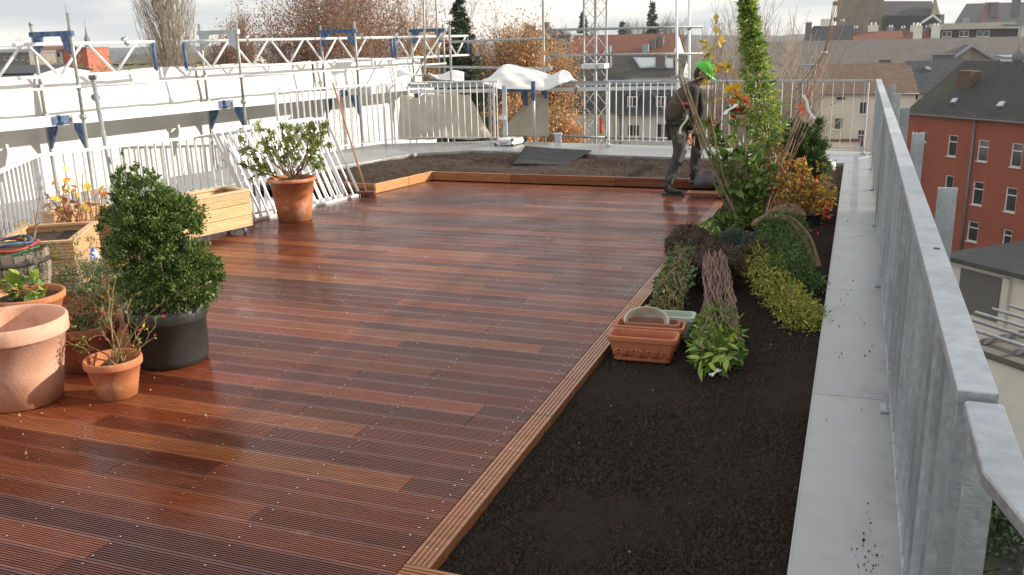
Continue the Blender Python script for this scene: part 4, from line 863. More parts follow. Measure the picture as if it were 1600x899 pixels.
# --- grey house with mansard behind the far railing
eB = V3(*(-VPD(-4200))); OB = AT(962, 173, 75); nB = V3(eB[1], -eB[0], 0); zeB = float(OB[2])
lB = [(979, 195, 999.5, 214), (1023.5, 193, 1045, 216), (1066, 196, 1080, 214), (1133, 190, 1147, 212), (1178, 190, 1192, 212)]
wB = wins_px(lB, OB, eB, nB)
LB = 15.5
tB, offB, OB, eB, nB = house('grey_house', 'grey rendered house with slate mansard and white dormer windows behind the far railing', OB, eB, LB, 9, zeB, zeB+2.2, mCream2, mSlate, wB, over=.25, ridge_f=.22, wkind=.75)
m = MB(offB); 
Rb = [OB-nB*2.0+V3(0, 0, 2.2), OB+eB*LB-nB*2.0+V3(0, 0, 2.2), OB+eB*LB-nB*9+V3(0, 0, 2.2), OB-nB*9+V3(0, 0, 2.2)]; m.hexa([p-V3(0, 0, 2.0) for p in Rb]+Rb); m.build('attic', mFlat, tB)
for x0, x1 in ((980, 996.5), (1025, 1041), (1092, 1107), (1150, 1164)):
    OBd = OB-nB*.25; w_ = wins_px([(x0, 150.5, x1, 168)], OBd, eB, nB)[0]; u0, u1, za, zb = w_
    m = MB(offB); q0 = OBd+eB*(u0-.12); q1 = OBd+eB*(u1+.12); Q = [q0, q1, q1-nB*2, q0-nB*2]; m.hexa([V3(*p[:2], za-.15) for p in Q]+[V3(*p[:2], zb+.15) for p in Q]); dm = m.build('dormer', mSlate, tB)
    P_ = lambda u, z, d=0: V3(*(OBd+eB*u+nB*d)[:2], z)
    m = MB(offB)
    for za_, zb_ in ((za, za+.09), (zb-.09, zb)): m.bar(P_(u0, (za_+zb_)/2, .03), P_(u1, (za_+zb_)/2, .03), .06, .09)
    for u in (u0+.05, (u0+u1)/2, u1-.05): m.bar(P_(u, za+.09, .03), P_(u, zb-.09, .03), .10, .06, up=tuple(nB))
    m.build('window', mFrame, dm); m = MB(offB); m.add([P_(u0, za, .015), P_(u1, za, .015), P_(u1, zb, .015), P_(u0, zb, .015)], [(0, 1, 2, 3)]); m.build('pane', mGlass, dm)
a = on_wall(970, 176, OB, nB)+nB*.12; m = MB(offB); m.tube([V3(a[0], a[1], zeB), V3(a[0], a[1], ZG)], .07, 6); m.build('downpipe', mPipe, tB)
# white gable building left of it
eW = V3(*(-VPD(-4200))); OW = AT(775, 172, 84); tW, offW, OW, eW, nW = house('white_house', 'white rendered house half hidden by golden leaves left of the lattice mast', OW, eW, 11.0, 9, float(OW[2]), float(OW[2])+2.6, mCream2, mDarkT, wins_px([(866, 182, 882, 199), (840, 182, 850, 198)], OW, eW, V3(eW[1], -eW[0], 0)))
# dark tiled roof with skylights
eK = V3(*(-VPD(-4200))); OK_ = AT(852, 128, 92); tK, offK, OK_, eK, nK = house('dark_roof_house', 'house with dark brown tiled roof and large pale skylights behind the far scaffold', OK_, eK, 13.5, 12, float(OK_[2]), float(AT(940, 88, 98)[2]), mCream2, mDarkT, [])
gl = M('pale_skylight_glass', (.42, .47, .44), rough=.35); zK = float(AT(940, 88, 98)[2])
for q_ in (((1000, 108), (1026, 107), (1025, 91), (989, 91)), ((1041, 108), (1052, 108), (1052, 92), (1040, 92))):
    skylight(tK, offK, [on_slope(x, y, OK_, nK, OK_[2], zK, 6) for x, y in q_], gl)
for x, y, w_ in ((950, 105, .65), (1033, 105, .95)): 
    p = on_slope(x, y, OK_, nK, OK_[2], zK, 6); chimney(tK, offK, p, w_, .8, p[2]-1.5, zK+.25, mPipe, cap=False)
# red roofed block
eA = V3(*(-VPD(-3600))); OA = AT(884, 86, 128); zA = float(AT(960, 55, 134)[2]); tA, offA, OA, eA, nA = house('red_roof_house', 'long red tiled roof with grey dormers beyond the lattice mast', OA, eA, 15.0, 12, float(OA[2]), zA, mCream2, mRedT, [])
for x, y in ((950, 82), (1009, 80)):
    p = on_slope(x, y, OA, nA, OA[2], zA, 6); chimney(tA, offA, p, .8, 1.0, p[2]-.6, p[2]+.9, mLead, e=eA, cap=False)
for x, y in ((1020, 74), (1032, 70)):
    p = on_slope(x, y, OA, nA, OA[2], zA, 6); chimney(tA, offA, p, .9, 1.0, p[2]-.6, p[2]+1.0, mPipe, e=eA)
# grid window block
OM = AT(863, 90, 140); eM = V3(*(-VPD(-3600))); nM = V3(eM[1], -eM[0], 0)
wM = wins_px([(867+6*i, 61+8.5*j, 871.5+6*i, 67.5+8.5*j) for i in range(4) for j in range(3)], OM, eM, nM)
zM = float(AT(870, 56, 140)[2]); tM, offM, OM, eM, nM = house('office_block', 'small grey block with a grid of white windows left of the red roof', V3(OM[0], OM[1], 0), eM, 2.9, 8, zM, 0, mPipe, mLead, wM, cat='building', flat=True)
tH2, offH2, _, _, _ = house('old_house', 'brown brick house with roof clutter left of the grid window block', AT(815, 90, 150), eM, 5.2, 9, float(AT(820, 58, 150)[2]), float(AT(830, 48, 150)[2]), M('brown_brick', (.16, .085, .06), rough=.9), mDarkT, [])
for x, z_ in ((824, 40), (833, 42), (855, 36)): p = AT(x, 50, 153); chimney(tH2, offH2, p, .8, .8, p[2]-2, float(AT(x, z_, 153)[2]), mPipe)
tN, offN, _, _, _ = house('grey_flat_house', 'grey flat roofed house below the red roof and left of the mast', AT(860, 98, 112), eM, 6.3, 6, float(AT(870, 90, 112)[2]), 0, mCream2, mLead, [], flat=True)

# --- long grey roof on the right
eE = V3(*(-VPD(-3300))); OE = AT(1180, 100, 118); zE0 = float(AT(1360, 97, 118)[2]); zE1 = float(AT(1360, 62, 128)[2]); house('long_roof_house', 'very long plain grey tiled roof stretching behind the cream and slate houses', OE, eE, 34, 19, zE0, zE1, mCream2, mGreyT, [])
# row with dark dormers and orange roofs
OF = AT(1255, 66, 150); zF = float(AT(1360, 63, 150)[2]); eF = V3(*(-VPD(-3300)))
def fr(px, py, D): return AT(px, py, D)
for lab, x0, x1, yt, mat in (('dark slate hip roof at the left end of the distant roof row', 1254, 1326, 41, mSlate), ('orange tiled roof left part of the distant roof row', 1327, 1403, 50, mRedT), ('orange tiled roof right part beside the dark dormers', 1404, 1457, 50, mRedT)):
    Oq = AT(x0, 66, 150); zt = float(AT((x0+x1)/2, yt, 155)[2]); Lq = float(np.linalg.norm((AT(x1, 66, 150)-Oq)[:2])); tq, offq, _, _, _ = house('row_house', lab, Oq, eF, Lq, 9, zF, zt, mCream2, mat, [], gutter=False, gable_l=1.5 if x0 == 1254 else 0)
    for i in range(3):
        x = x0+(x1-x0)*(.12+.36*i); p = AT(x, 55, 153); chimney(tq, offq, p, 1.0 if i != 1 else 1.6, 1.0, p[2]-2, zt+.5+.5*(i % 2), [mPipe, mCream2, mLead][i], e=eF, pots=2)
Oq = AT(1455, 64, 148); nF = V3(eF[1], -eF[0], 0); wF = wins_px([(1472, 49, 1487, 58), (1499, 48.5, 1513.5, 57.5), (1526, 48, 1535, 57.5), (1537, 48, 1546.5, 57.5)], Oq, eF, nF)
zt = float(AT(1510, 45.5, 148)[2]); t, offq, Oq, _, _ = house('dormer_house', 'dark cladded upper storey with a row of white dormer windows', V3(Oq[0], Oq[1], 0), eF, 12.5, 10, zt, zt+.9, M('dark_cladding', (.035, .035, .037), rough=.7), M('mossy_roof', (.17, .17, .13), rough=.9, c2=(.12, .13, .09), scale=1), wF, cat='house', wkind=.9)
for x in (1462, 1434): p = AT(x, 50, 147.5); chimney(t, offq, p, 1.3, 1, p[2]-3, float(AT(x, 42, 148)[2]), mCream2, pots=2)
t, offq, _, _, _ = house('white_house', 'small white house at the right end of the dormer row', AT(1570, 62, 146), eF, 6, 8, float(AT(1580, 40, 146)[2]), 0, mCream, mLead, wins_px([(1578, 47, 1583, 57)], AT(1570, 62, 146), eF, nF), flat=True)

# --- gable house with lead verge, lower right of the long roof
OG = AT(1490, 104, 104); zg1 = float(AT(1520, 73, 104)[2]); zg0_ = float(AT(1575, 108, 104)[2]); a, b_, c_ = AT(1478, 100, 104), AT(1518, 73, 104), AT(1572, 108, 104); base = V3(a[0], a[1], ZG)
t = thing('gable_house', 'grey stone gable with pale lead verge above the red brick roof', 'house', tuple(base)); back = V3(.35, 12, 0)
m = MB(base); F = [V3(a[0], a[1], ZG), V3(c_[0], c_[1], ZG), c_, b_, a]; B_ = [p+back for p in F]; k = 5; m.add(F+B_, [tuple(range(5)), tuple(range(9, 4, -1)), (0, 1, 6, 5), (1, 2, 7, 6), (4, 0, 5, 9)]); m.build('wall', mStone, t)
for s_, e_ in ((a, b_), (b_, c_)): quads_uv('roof', [(s_+V3(0, -.2, .05), e_+V3(0, -.2, .05), e_+back+V3(0, 0, .05), s_+back+V3(0, 0, .05))], mSlate, t, base); m = MB(base); m.bar(s_+V3(0, -.28, .12), e_+V3(0, -.28, .12), .3, .22); m.build('verge', mLead, t)
OW2 = AT(1569, 125, 98); zt = float(AT(1585, 92, 98)[2]); ww = wins_px([(1585+7.5*i, 95, 1590.5+7.5*i, 102) for i in range(3)], OW2, eF, nF); house('white_dormer_block', 'white rendered block with a strip of windows above the satellite dish', V3(OW2[0], OW2[1], 0), eF, 8, 7, zt, 0, mWhiteWall, mLead, ww, cat='building', flat=True)

# --- church
D = 235; cb = AT(1340, 40, D); t = thing('church', 'brown stone church with a broad tower and slate nave on the hill', 'church', (cb[0], cb[1], ZG)); base = V3(cb[0], cb[1], ZG)
e = V3(*(-VPD(-3300))); n_ = V3(e[1], -e[0], 0); pm = D/FPX
def CB(x0, x1, y0, y1, d0, d1, name, mat, parent=t):
    a = AT(x0, y1, D); b_ = AT(x1, y1, D); zt = float(AT((x0+x1)/2, y0, D)[2]); z0 = float(a[2]); m = MB(base); Q = [a-n_*d0, b_-n_*d0, b_-n_*d1, a-n_*d1]; m.hexa([V3(*q[:2], min(z0, zt-1)) for q in Q]+[V3(*q[:2], zt) for q in Q]); return m.build(name, mat, parent)
tw = CB(1303, 1374, -34, 90, 0, 11, 'tower', mStone)
for x in (1306, 1317, 1331, 1345, 1354, 1362, 1370): CB(x, x+2.5, -34, 60, -.5, 0, 'buttress', M('pale_stone', (.42, .37, .28), rough=.9) if x > 1340 else mStone, tw)
for x in (1309.5, 1321, 1335, 1348, 1357, 1365):
    CB(x, x+4.0, 4, 26, -.06, 0, 'belfry_opening', mPipe, tw); 
CB(1302, 1376, 26.5, 29, -.7, 0, 'cornice', mStone, tw); CB(1302, 1376, 2.0, 4, -.6, 0, 'cornice', mStone, tw)
CB(1373, 1470, 24, 90, 1, 12, 'nave_wall', mStone)
a, b_ = AT(1373, 24, D+1), AT(1466, 25, D+1); r0, r1 = AT(1374, 2, D+7), AT(1456, 2, D+7); quads_uv('nave_roof', [(a, b_, r1, r0)], mSlate, t, base, .3)
m = MB(base); q = [AT(1455, 24, D), AT(1469, 24, D), AT(1462, -2, D+2)]; m.hexa([q[0], q[1], q[1]-n_*3, q[0]-n_*3, q[2]-e*.1, q[2]+e*.1, q[2]+e*.1-n_*3, q[2]-e*.1-n_*3]); m.build('gable', mStone, t)
m = MB(base); p = [AT(1440, 36, D-6), AT(1458, 24, D-6), AT(1471, 35, D-6)]; m.bar(p[0], p[1], .3, .5); m.bar(p[1], p[2], .3, .5); m.build('white_gable_frame', mFrame, t)
CB(1382, 1465, 24.5, 42, -4, -.5, 'aisle_roof', mSlate)
# stepped gable house top right
D = 190; t = thing('stepped_gable_house', 'steep slate roofed house with a pinkish stepped gable at the upper right', 'house', tuple(AT(1545, 40, D))); base = AT(1545, 40, D)
a, b_, r1, r0 = AT(1490, 38, D), AT(1620, 42, D), AT(1620, 3, D+9), AT(1510, 6, D+9); quads_uv('roof', [(a, b_, r1, r0), (a, r0, AT(1505, 25, D+16))], mSlate, t, base, .3)
for i in range(5):
    m = MB(base); x0, x1 = 1529+2.6*i, 1562-2.6*i; y = 30-5.2*i; p, q = AT(x0, y, D-1), AT(x1, y, D-1); zt = float(AT(1545, y-5.2, D-1)[2]); q_ = [p, q, q-n_*1.0, p-n_*1.0]; m.hexa([V3(*v[:2], min(p[2], q[2])) for v in q_]+[V3(*v[:2], zt) for v in q_]); m.build('gable_step', mPink, t)
m = MB(base); p, q = AT(1529, 60, D-1), AT(1562, 60, D-1); q_ = [p, q, q-n_*1.0, p-n_*1.0]; m.hexa([V3(*v[:2], p[2]) for v in q_]+[V3(*v[:2], float(AT(1545, 30, D-1)[2])+.05) for v in q_]); m.build('gable_wall', mPink, t)
p, q = AT(1490, 39, D), AT(1620, 43, D); m = MB(base); q_ = [p, q, q-n_*8, p-n_*8]; m.hexa([V3(*v[:2], ZG) for v in q_]+[V3(*v[:2], p[2]-.2) for v in q_]); m.build('wall', mStone, t)
q_ = [AT(x, y, D-.8) for x, y in ((1503, 36), (1516, 36), (1515, 28), (1505, 28))]; m = MB(base); m.hexa([p-V3(0, .1, 0) for p in q_]+[p+V3(0, 1.2, 0) for p in q_]); m.build('skylight', mLead, t)
for x, y in ((1552, 5), (1586, -6)): p = AT(x, 20, D-1); chimney(t, base, p, 1.5, 1.5, p[2]-1, float(AT(x, y, D-1)[2]), mPipe)

# --- left background: low houses, long roof, steeples
eL = V3(*VPD(5500)); 
def lh(lab, x0, x1, yb, yt, D, wall, roof, name='low_house', dep=9, flat=False, wins=[]):
    p = AT(x0, yb, D); q = AT(x1, yb, D); e = q-p; e[2] = 0; Lq = float(np.linalg.norm(e)); e /= Lq; nn = V3(e[1], -e[0], 0); ww = wins_px(wins, p, e, nn) if wins else []
    ze_ = float(AT((x0+x1)/2, yb, D)[2]); zt = float(AT((x0+x1)/2, yt, D+dep/2)[2]); return house(name, lab, V3(p[0], p[1], 0), e, Lq, dep, ze_, zt, wall, roof, ww, flat=flat, gutter=False)
mOrangeW = M('orange_render', (.45, .13, .08), rough=.9)
lh('grey block at the far left edge beyond the scaffold', -60, 45, 84, 72, 150, mStone, mLead, flat=True, wins=[(6+9*i, 88, 10+9*i, 94) for i in range(4)])
lh('low white fronted house left of the orange red one', 46, 96, 80, 73, 160, mCream2, mRedT, wins=[(52+9*i, 82, 58+9*i, 90) for i in range(5)])
lh('orange red rendered house between the scaffold brackets', 97, 135, 76, 70, 160, mOrangeW, mLead, flat=True)
lh('grey roof at the left behind the white lattice', -60, 58, 116, 104, 70, mCream2, mSlate)
lh('long reddish grey roof behind the poplar', 178, 385, 98, 84, 105, mCream2, mGreyT, name='long_shed')
for px, pt, D, lab in ((110, 15, 420, 'tall pale steeple on the left horizon'), (136, 38, 520, 'smaller pale steeple beside the tall one')):
    b0 = AT(px, 62, D); t = thing('church_spire', lab, 'steeple', (b0[0], b0[1], ZG)); wd = D*2.9/FPX; zt = float(AT(px, pt, D)[2]); mS = M('hazy_stone', (.17, .19, .23), rough=.9)
    m = MB((b0[0], b0[1], ZG)); m.box((b0[0]-wd, b0[1]-wd, ZG), (b0[0]+wd, b0[1]+wd, b0[2]+1)); m.build('tower', mS, t)
    m = MB((b0[0], b0[1], ZG)); m.lathe([(wd*1.15, b0[2]+1), (wd*.45, b0[2]+(zt-b0[2])*.45), (.12, zt), (0, zt)], (b0[0], b0[1], 0), 8); m.build('spire', mS, t)
    m = MB((b0[0], b0[1], ZG)); m.tube([V3(b0[0], b0[1], zt-.3), V3(b0[0], b0[1], zt+D*7/FPX)], .12, 5); m.build('cross_pole', mPipe, t)
# distant wooded ridge and low hill
g6 = np.random.default_rng(4)
xs = np.linspace(-1500, 900, 160); tops_ = 3+smooth_noise((160, 2), (30, 1), g6)[:, 0]*2.5+smooth_noise((160, 2), (90, 1), g6)[:, 0]*1.2
vs = np.concatenate([np.stack([xs, np.full(160, 900.), np.full(160, ZG)], 1), np.stack([xs, np.full(160, 960.), tops_-6], 1), np.stack([xs, np.full(160, 1300.), tops_-9], 1)]); i = np.arange(159)
f = np.concatenate([np.stack([i, i+1, i+161, i+160], 1), np.stack([i+160, i+161, i+321, i+320], 1)]); o = link('far_hills', mesh_np('far_hills', vs, f, True), None, M('far_wooded_hill', (.10, .115, .13), rough=1)); tag(o, kind='structure')

# --- tall block outside the right of the frame: it is what keeps the right half of the terrace in shade
t = thing('apartment_block', 'tall plain apartment block beyond the right edge, shading the right half of the terrace', 'building', (30, 20, ZG))
TOP = 9.9
m = MB((30, 20, ZG)); m.box((24, 17.9, ZG), (36, 22.8, TOP)); m.build('wall', mCream2, t); m = MB((30, 20, ZG)); m.box((24.002, -30, ZG), (36.0, 17.897, TOP+8)); m.build('wall', mCream2, t)

# ================================================================== FAR TREES
def tree(name, label, px, D, py_top, spread, g, bark, leaf=None, nleaf=0, lsize=.13, levels=4, ang=.5, up=.12, nchild=2, trunk=None, grp='bare autumn trees behind the scaffold', wob=.14, z0=ZG, shrink=.66, steps=5, th=.42, twig=None, lspread=.5, cat='tree', first=.3, wpx=60, rmin=.010):
    top = AT(px, py_top, D); b0 = V3(top[0], top[1], z0); hgt = top[2]-z0
    t = thing(name, label, cat, tuple(b0), 0, grp)
    r0 = trunk or hgt*.014
    s0 = [(V3(0, 0, 0), V3(0, 0, hgt*th), r0, r0*.8)]
    segs, tips = grow(V3(0, 0, hgt*th), V3(0, 0, 1), hgt*(1-th)*spread, r0*.8, levels, g, nchild, ang, shrink, wob, up, steps, .45, first=first)
    A_ = np.array([x[0] for x in tips]); zmax = max(A_[:, 2].max(), 1); sc_ = (hgt-hgt*th)/(zmax-hgt*th)
    sx_ = (wpx*D/FPX)/np.percentile(np.hypot(A_[:, 0], A_[:, 1]), 96)
    def S(p): return V3(p[0]*sx_, p[1]*sx_, hgt*th+(p[2]-hgt*th)*sc_)
    segs = [(S(a), S(b_), max(c_, rmin), max(d_, rmin)) for a, b_, c_, d_ in segs]
    link('trunk', segs_mesh('trunk', s0, 8), t, bark); link('branches', segs_mesh('branches', segs, 4), t, bark)
    if leaf and nleaf:
        P_ = np.array([S(x[0]) for x in tips]); idx = g.integers(0, len(P_), nleaf); pts = P_[idx]+g.normal(size=(nleaf, 3))*lspread
        link('crown', leaf_mesh('crown', pts, lsize, .7, .4, tilt=1, seed=int(g.integers(1e6)), droop=.3), t, leaf)
    return t
gt = np.random.default_rng(77)
def poplar(label, px, D, py_top, wpx, seed):
    g7 = np.random.default_rng(seed); top = AT(px, py_top, D); b0 = V3(top[0], top[1], ZG); hgt = top[2]-ZG; t = thing('poplar_tree', label, 'tree', tuple(b0)); W_ = wpx*D/FPX; segs = []; tr = []
    for k in range(4):
        ex = V3(g7.normal()*W_*.22, g7.normal()*W_*.22, hgt*(.80+.2*g7.random())); p = V3(0, 0, 0); 
        for i in range(12): q = V3(ex[0]*((i+1)/12)**1.5, ex[1]*((i+1)/12)**1.5, ex[2]*(i+1)/12); tr.append((p, q, .26*(1-i/12.5), .26*(1-(i+1)/12.5))); p = q
        for n_ in range(70):
            f = .30+.62*g7.random(); z = ex[2]*f; s0 = V3(ex[0]*f**1.5, ex[1]*f**1.5, z); a = g7.uniform(0, 6.283); rmax = W_*min(1, (f-.22)*3.2)*math.sqrt(max(0, 1-((f-.5)/.62)**2))*(.55+.5*g7.random()); L_ = rmax*2.6; p = s0
            for i in range(6):
                u = (i+1)/6; q = s0+V3(math.cos(a)*rmax*u**.7, math.sin(a)*rmax*u**.7, L_*u**1.3)+g7.normal(size=3)*.07; segs.append((p, q, .035*(1-u*.6)+.008, .035*(1-u*.6)+.004))
                for m_ in range(2):
                    d = (q-p)/np.linalg.norm(q-p)+g7.normal(size=3)*.35+V3(0, 0, .4); e = q+d*g7.uniform(.3, .9); segs.append((q, e, .014, .010)); segs.append((e, e+d*.5+g7.normal(size=3)*.15, .010, .008))
                p = q
    link('trunk', segs_mesh('trunk', tr, 6), t, mBarkPale); link('branches', segs_mesh('branches', segs, 4), t, M('pale_poplar_bark', (.36, .30, .23), rough=.9))
poplar('tall slender bare poplar rising alone behind the white lattice', 248, 82, -70, 46, 5)
for i, (px, D, yt, lab, nl, lm) in enumerate(((352, 66, -6, 'thin outer autumn tree right of the poplar', 5000, mRust), (425, 56, -60, 'broad brown leaved tree behind the middle of the white lattice', 13000, mRust), (500, 60, -70, 'second broad brown leaved tree with bare upper limbs', 13000, mRust),
                       (575, 54, -60, 'brown and ochre tree left of the tall scaffold tube', 9000, mRust), (640, 58, -35, 'ochre birch with pale limbs behind the scaffold end', 7000, mGold), (690, 66, -16, 'pale wispy birch just left of the spruce', 4500, mGold))):
    tree('autumn_tree', lab, px, D, yt, 1.0, gt, mBark if i in (1, 2) else mBarkPale, lm, nl, .13, levels=4, ang=.62, up=.05, nchild=3, th=.40, wob=.17, lspread=.40, wpx=[58, 120, 120, 95, 80, 60][i])
for px, D, yt, lab, nl in ((768, 62, 2, 'golden birch immediately right of the spruce', 8000), (806, 60, 22, 'golden birch behind the white sheet bundle', 8000), (842, 64, 52, 'lower golden birch towards the brick chimney', 6000)):
    tree('birch_tree', lab, px, D, yt, 1.0, gt, mBarkPale, mGold, nl, .16, levels=4, ang=.45, up=.12, nchild=3, th=.36, wob=.13, lspread=.55, wpx=58, grp='golden birches behind the far scaffold')
for px, D, yt, lab, nl in ((795, 46, 138, 'low golden tree under the far scaffold deck on the left', 8000), (872, 60, 146, 'low golden tree in front of the white house by the mast', 9000), (742, 50, 126, 'low golden tree behind the beige sheet', 5000)):
    tree('golden_tree', lab, px, D, yt, 1.15, gt, mBarkPale, mGold, nl, .17, levels=4, ang=.7, up=.0, nchild=3, th=.38, wob=.2, lspread=.4, wpx=36, grp='golden trees seen under the far deck')
# rows of bushes low on the left
for px, D, yt, lab in ((70, 100, 96, 'brown green bush cluster left of the orange red house'), (120, 96, 92, 'brown green bush cluster under the steeples'), (165, 98, 88, 'brown green bush cluster left of the poplar'), (215, 100, 84, 'scrubby bush below the poplar'), (330, 104, 78, 'bare shrub tree between poplar and brown trees'), (15, 170, 50, 'faint distant tree at the far left edge'), (60, 180, 60, 'faint distant tree left of the steeples')):
    tree('scrub_tree', lab, px, D, yt, 1.1, gt, mBarkPale, mOliv if D < 110 else mRust, 1800 if D < 110 else 0, .25, levels=3, ang=.7, up=.0, nchild=3, th=.35, lspread=.6, wpx=34, grp='scrub in the distance on the left')
# distant trees along the horizon
for px, D, yt, lab in ((885, 240, 34, 'distant bare tree left of the mast'), (925, 240, 26, 'distant bare tree seen through the mast'), (985, 250, 26, 'distant round bare tree between mast and conifer'), (1005, 250, 30, 'distant bare tree left of the dark conifer'), (1045, 240, 14, 'distant bare tree right of the dark conifer'), (1068, 235, 22, 'distant bare tree behind the two scaffold poles')):
    tree('distant_tree', lab, px, D, yt, 1.3, gt, M('far_twig_grey', (.20, .175, .16), rough=.9), None, levels=4, ang=.65, up=.02, nchild=3, th=.45, wob=.15, trunk=.25, wpx=20, grp='distant trees on the horizon')
def spruce(label, px, D, py_top, width_px, seed, n=26, per=400, z0=ZG, m_=mSpr):
    g7 = np.random.default_rng(seed); top = AT(px, py_top, D); b0 = V3(top[0], top[1], z0); hgt = top[2]-z0; wmax = width_px*D/FPX
    t = thing('spruce_tree', label, 'conifer', tuple(b0), 0, 'dark conifers in the distance'); segs = [(V3(0, 0, 0), V3(0, 0, hgt), hgt*.012, .02)]; pts = []; dirs = []
    hz = min(hgt, wmax*2.3); nl = int(n*4)
    for i in range(nl):
        f = (i+g7.random())/nl; z = hgt-hz*f**.9; r_ = wmax*.5*(f**.85)*(.75+.4*g7.random())+.1; a = g7.uniform(0, 6.283); d = V3(math.cos(a), math.sin(a), .0); e = V3(0, 0, z)+d*r_+V3(0, 0, r_*(.15-.35*f))
        segs.append((V3(0, 0, z), e, .05, .012)); m_n = int(per*(.25+f)); k = g7.random(m_n)**.7; P_ = V3(0, 0, z)[None]+(e-V3(0, 0, z))[None]*k[:, None]+g7.normal(size=(m_n, 3))*np.array([.16, .16, .12])*r_**.6; P_[:, 2] -= .06*r_*k; pts.append(P_); dirs.append(np.tile(d*.5+V3(0, 0, -.35), (m_n, 1)))
    link('trunk', segs_mesh('trunk', segs, 4), t, mBark); link('crown', leaf_mesh('crown', np.concatenate(pts), max(.13, D*.0032), .38, .4, np.concatenate(dirs), seed=seed), t, m_)
spruce('tall dark spruce standing right behind the end of the scaffold', 716, 48, -14, 112, 3, per=520)
spruce('dark distant conifer with a pointed top between the bare trees', 1019, 220, 3, 27, 4, n=14, per=60); spruce('small dark conifer on the horizon just left of the mast', 911, 225, 19, 17, 5, n=12, per=50); spruce('small dark conifer on the horizon right of the mast', 972, 225, 34, 17, 6, n=10, per=50)
# thin bare tree crowns behind the worker
for px, D, yt, sp, lab in ((1115, 34, -10, 1, 'thin bare tree rising behind the worker'), (1165, 30, -60, 1, 'thin bare tree behind the green creeper'), (1215, 33, 10, 1, 'bare brown tree left of the cream house')):
    tree('bare_tree', lab, px, D, yt, sp, gt, M('fine_pale_twig', (.42, .35, .29), rough=.9), None, levels=4, ang=.45, up=.16, nchild=3, th=.45, wob=.10, trunk=.07, wpx=95, rmin=.0065, grp='bare trees behind the far railing')
# hedge and road strip far below the near railing end
hp = AT(1600, 640, 31); t = thing('hedge', 'green planting far below beside the bend of the right railing', 'hedge', (hp[0], hp[1], ZG)); P_ = gt.normal(size=(9000, 3))*np.array([4.2, 2.2, .5])+np.array([0, 0, .5])
link('foliage', leaf_mesh('foliage', P_, .22, .7, seed=5), t, mHedge)
hp = AT(1580, 860, 21); t = thing('hedge', 'dark green shrubs seen below the bent railing end', 'hedge', (hp[0], hp[1], ZG)); P_ = gt.normal(size=(9000, 3))*np.array([3.0, 1.5, .5])+np.array([0, 0, .4]); link('foliage', leaf_mesh('foliage', P_, .2, .7, seed=6), t, mHedge)
m = MB(); a = AT(1590, 730, 26); m.add([(a[0]-6, a[1]-30, ZG+.01), (a[0]+4, a[1]-30, ZG+.01), (a[0]+16, a[1]+30, ZG+.01), (a[0]+6, a[1]+30, ZG+.01)], [(0, 1, 2, 3)]); tag(m.build('road', mAsph), kind='structure')

# ================================================================== POTS AND PLANTS
def leaf_single(nm, wid=.5, curl=.12):
    vs = [(0, 0, 0)]; n = 5
    for i in range(1, n):
        u = i/n; w_ = wid*.5*math.sin(math.pi*u**.85); z = -curl*u*u; vs += [(u, -w_, z+.10*wid), (u, 0, z), (u, w_, z+.10*wid)]
    vs.append((1, 0, -curl)); fs = [(0, 1, 2), (0, 2, 3)]
    for i in range(n-2): a = 1+3*i; fs += [(a, a+3, a+4, a+1), (a+1, a+4, a+5, a+2)]
    a = 1+3*(n-2); e = len(vs)-1; fs += [(a, e, a+1), (a+1, e, a+2)]
    me = bpy.data.meshes.new(nm); me.from_pydata(vs, [], fs)
    for p in me.polygons: p.use_smooth = True
    return me
def leaf_objs(parent, off, items, mats, wid=.5, curl=.12, seed=1):
    """items: (point, direction, length); each leaf an object of its own"""
    g8 = np.random.default_rng(seed); mes = []
    for mt in mats: me = leaf_single('leaf', wid, curl); me.materials.append(mt); mes.append(me)
    for p, d, L_ in items:
        o = bpy.data.objects.new('leaf', mes[int(g8.integers(0, len(mes)))]); col.objects.link(o); o.parent = parent
        d = Vector(d).normalized(); q = d.to_track_quat('X', 'Z'); o.rotation_mode = 'QUATERNION'; from mathutils import Quaternion
        o.rotation_quaternion = q @ Quaternion((1, 0, 0), g8.uniform(-.9, .9)); o.location = Vector([float(v) for v in (np.array(p)-off)]); o.scale = (L_,)*3
def pot(name, label, base, prof, mat, group=None, inner=None, soil_z=None, soil_mat=None, cat='plant pot', tilt=None):
    t = thing(name, label, cat, tuple(base), 0, group); m = MB(); m.lathe(prof, n=56); m.build('body', mat, t)
    if soil_z is not None:
        r_ = np.interp(soil_z, [p[1] for p in prof[:4]], [p[0] for p in prof[:4]])-.012 if inner is None else inner
        g9 = np.random.default_rng(int(abs(base[0])*100)); vs = [(0, 0, soil_z)]
        for k in range(1, 7):
            for j in range(24): a = j*math.pi/12; vs.append((r_*k/6*math.cos(a), r_*k/6*math.sin(a), soil_z+g9.normal()*.004))
        fs = [(0, 1+j, 1+(j+1) % 24) for j in range(24)]+[(1+24*k+j, 1+24*k+(j+1) % 24, 25+24*k+(j+1) % 24, 25+24*k+j) for k in range(5) for j in range(24)]
        m = MB(); m.add(vs, fs); m.build('soil', soil_mat or mSoil2, t)
    return t
def rimpot(r0, r1, h, rim=.05, th=.016, lip=.014):
    """profile: outside from the base up, over the rim, down the inside"""
    return [(0, .0), (r0*.9, 0), (r0, .006), (r0+(r1-lip-r0)*(h-rim)/h*.5, (h-rim)*.5), (r1-lip-.004, h-rim), (r1-.002, h-rim+.003), (r1, h-rim+.012), (r1, h-.01), (r1-.006, h), (r1-th, h-.002), (r1-th-.006, h-.02), (r1-lip-th, h-rim), (r0-th, .03), (0, .03)]
base_big = V3(-4.46, 3.62, 0)
pot('terracotta_pot', 'largest pale pink terracotta pot, empty, at the left edge of the deck', base_big, rimpot(.212, .30, .50, .095, .022, .018), mTerrPale)
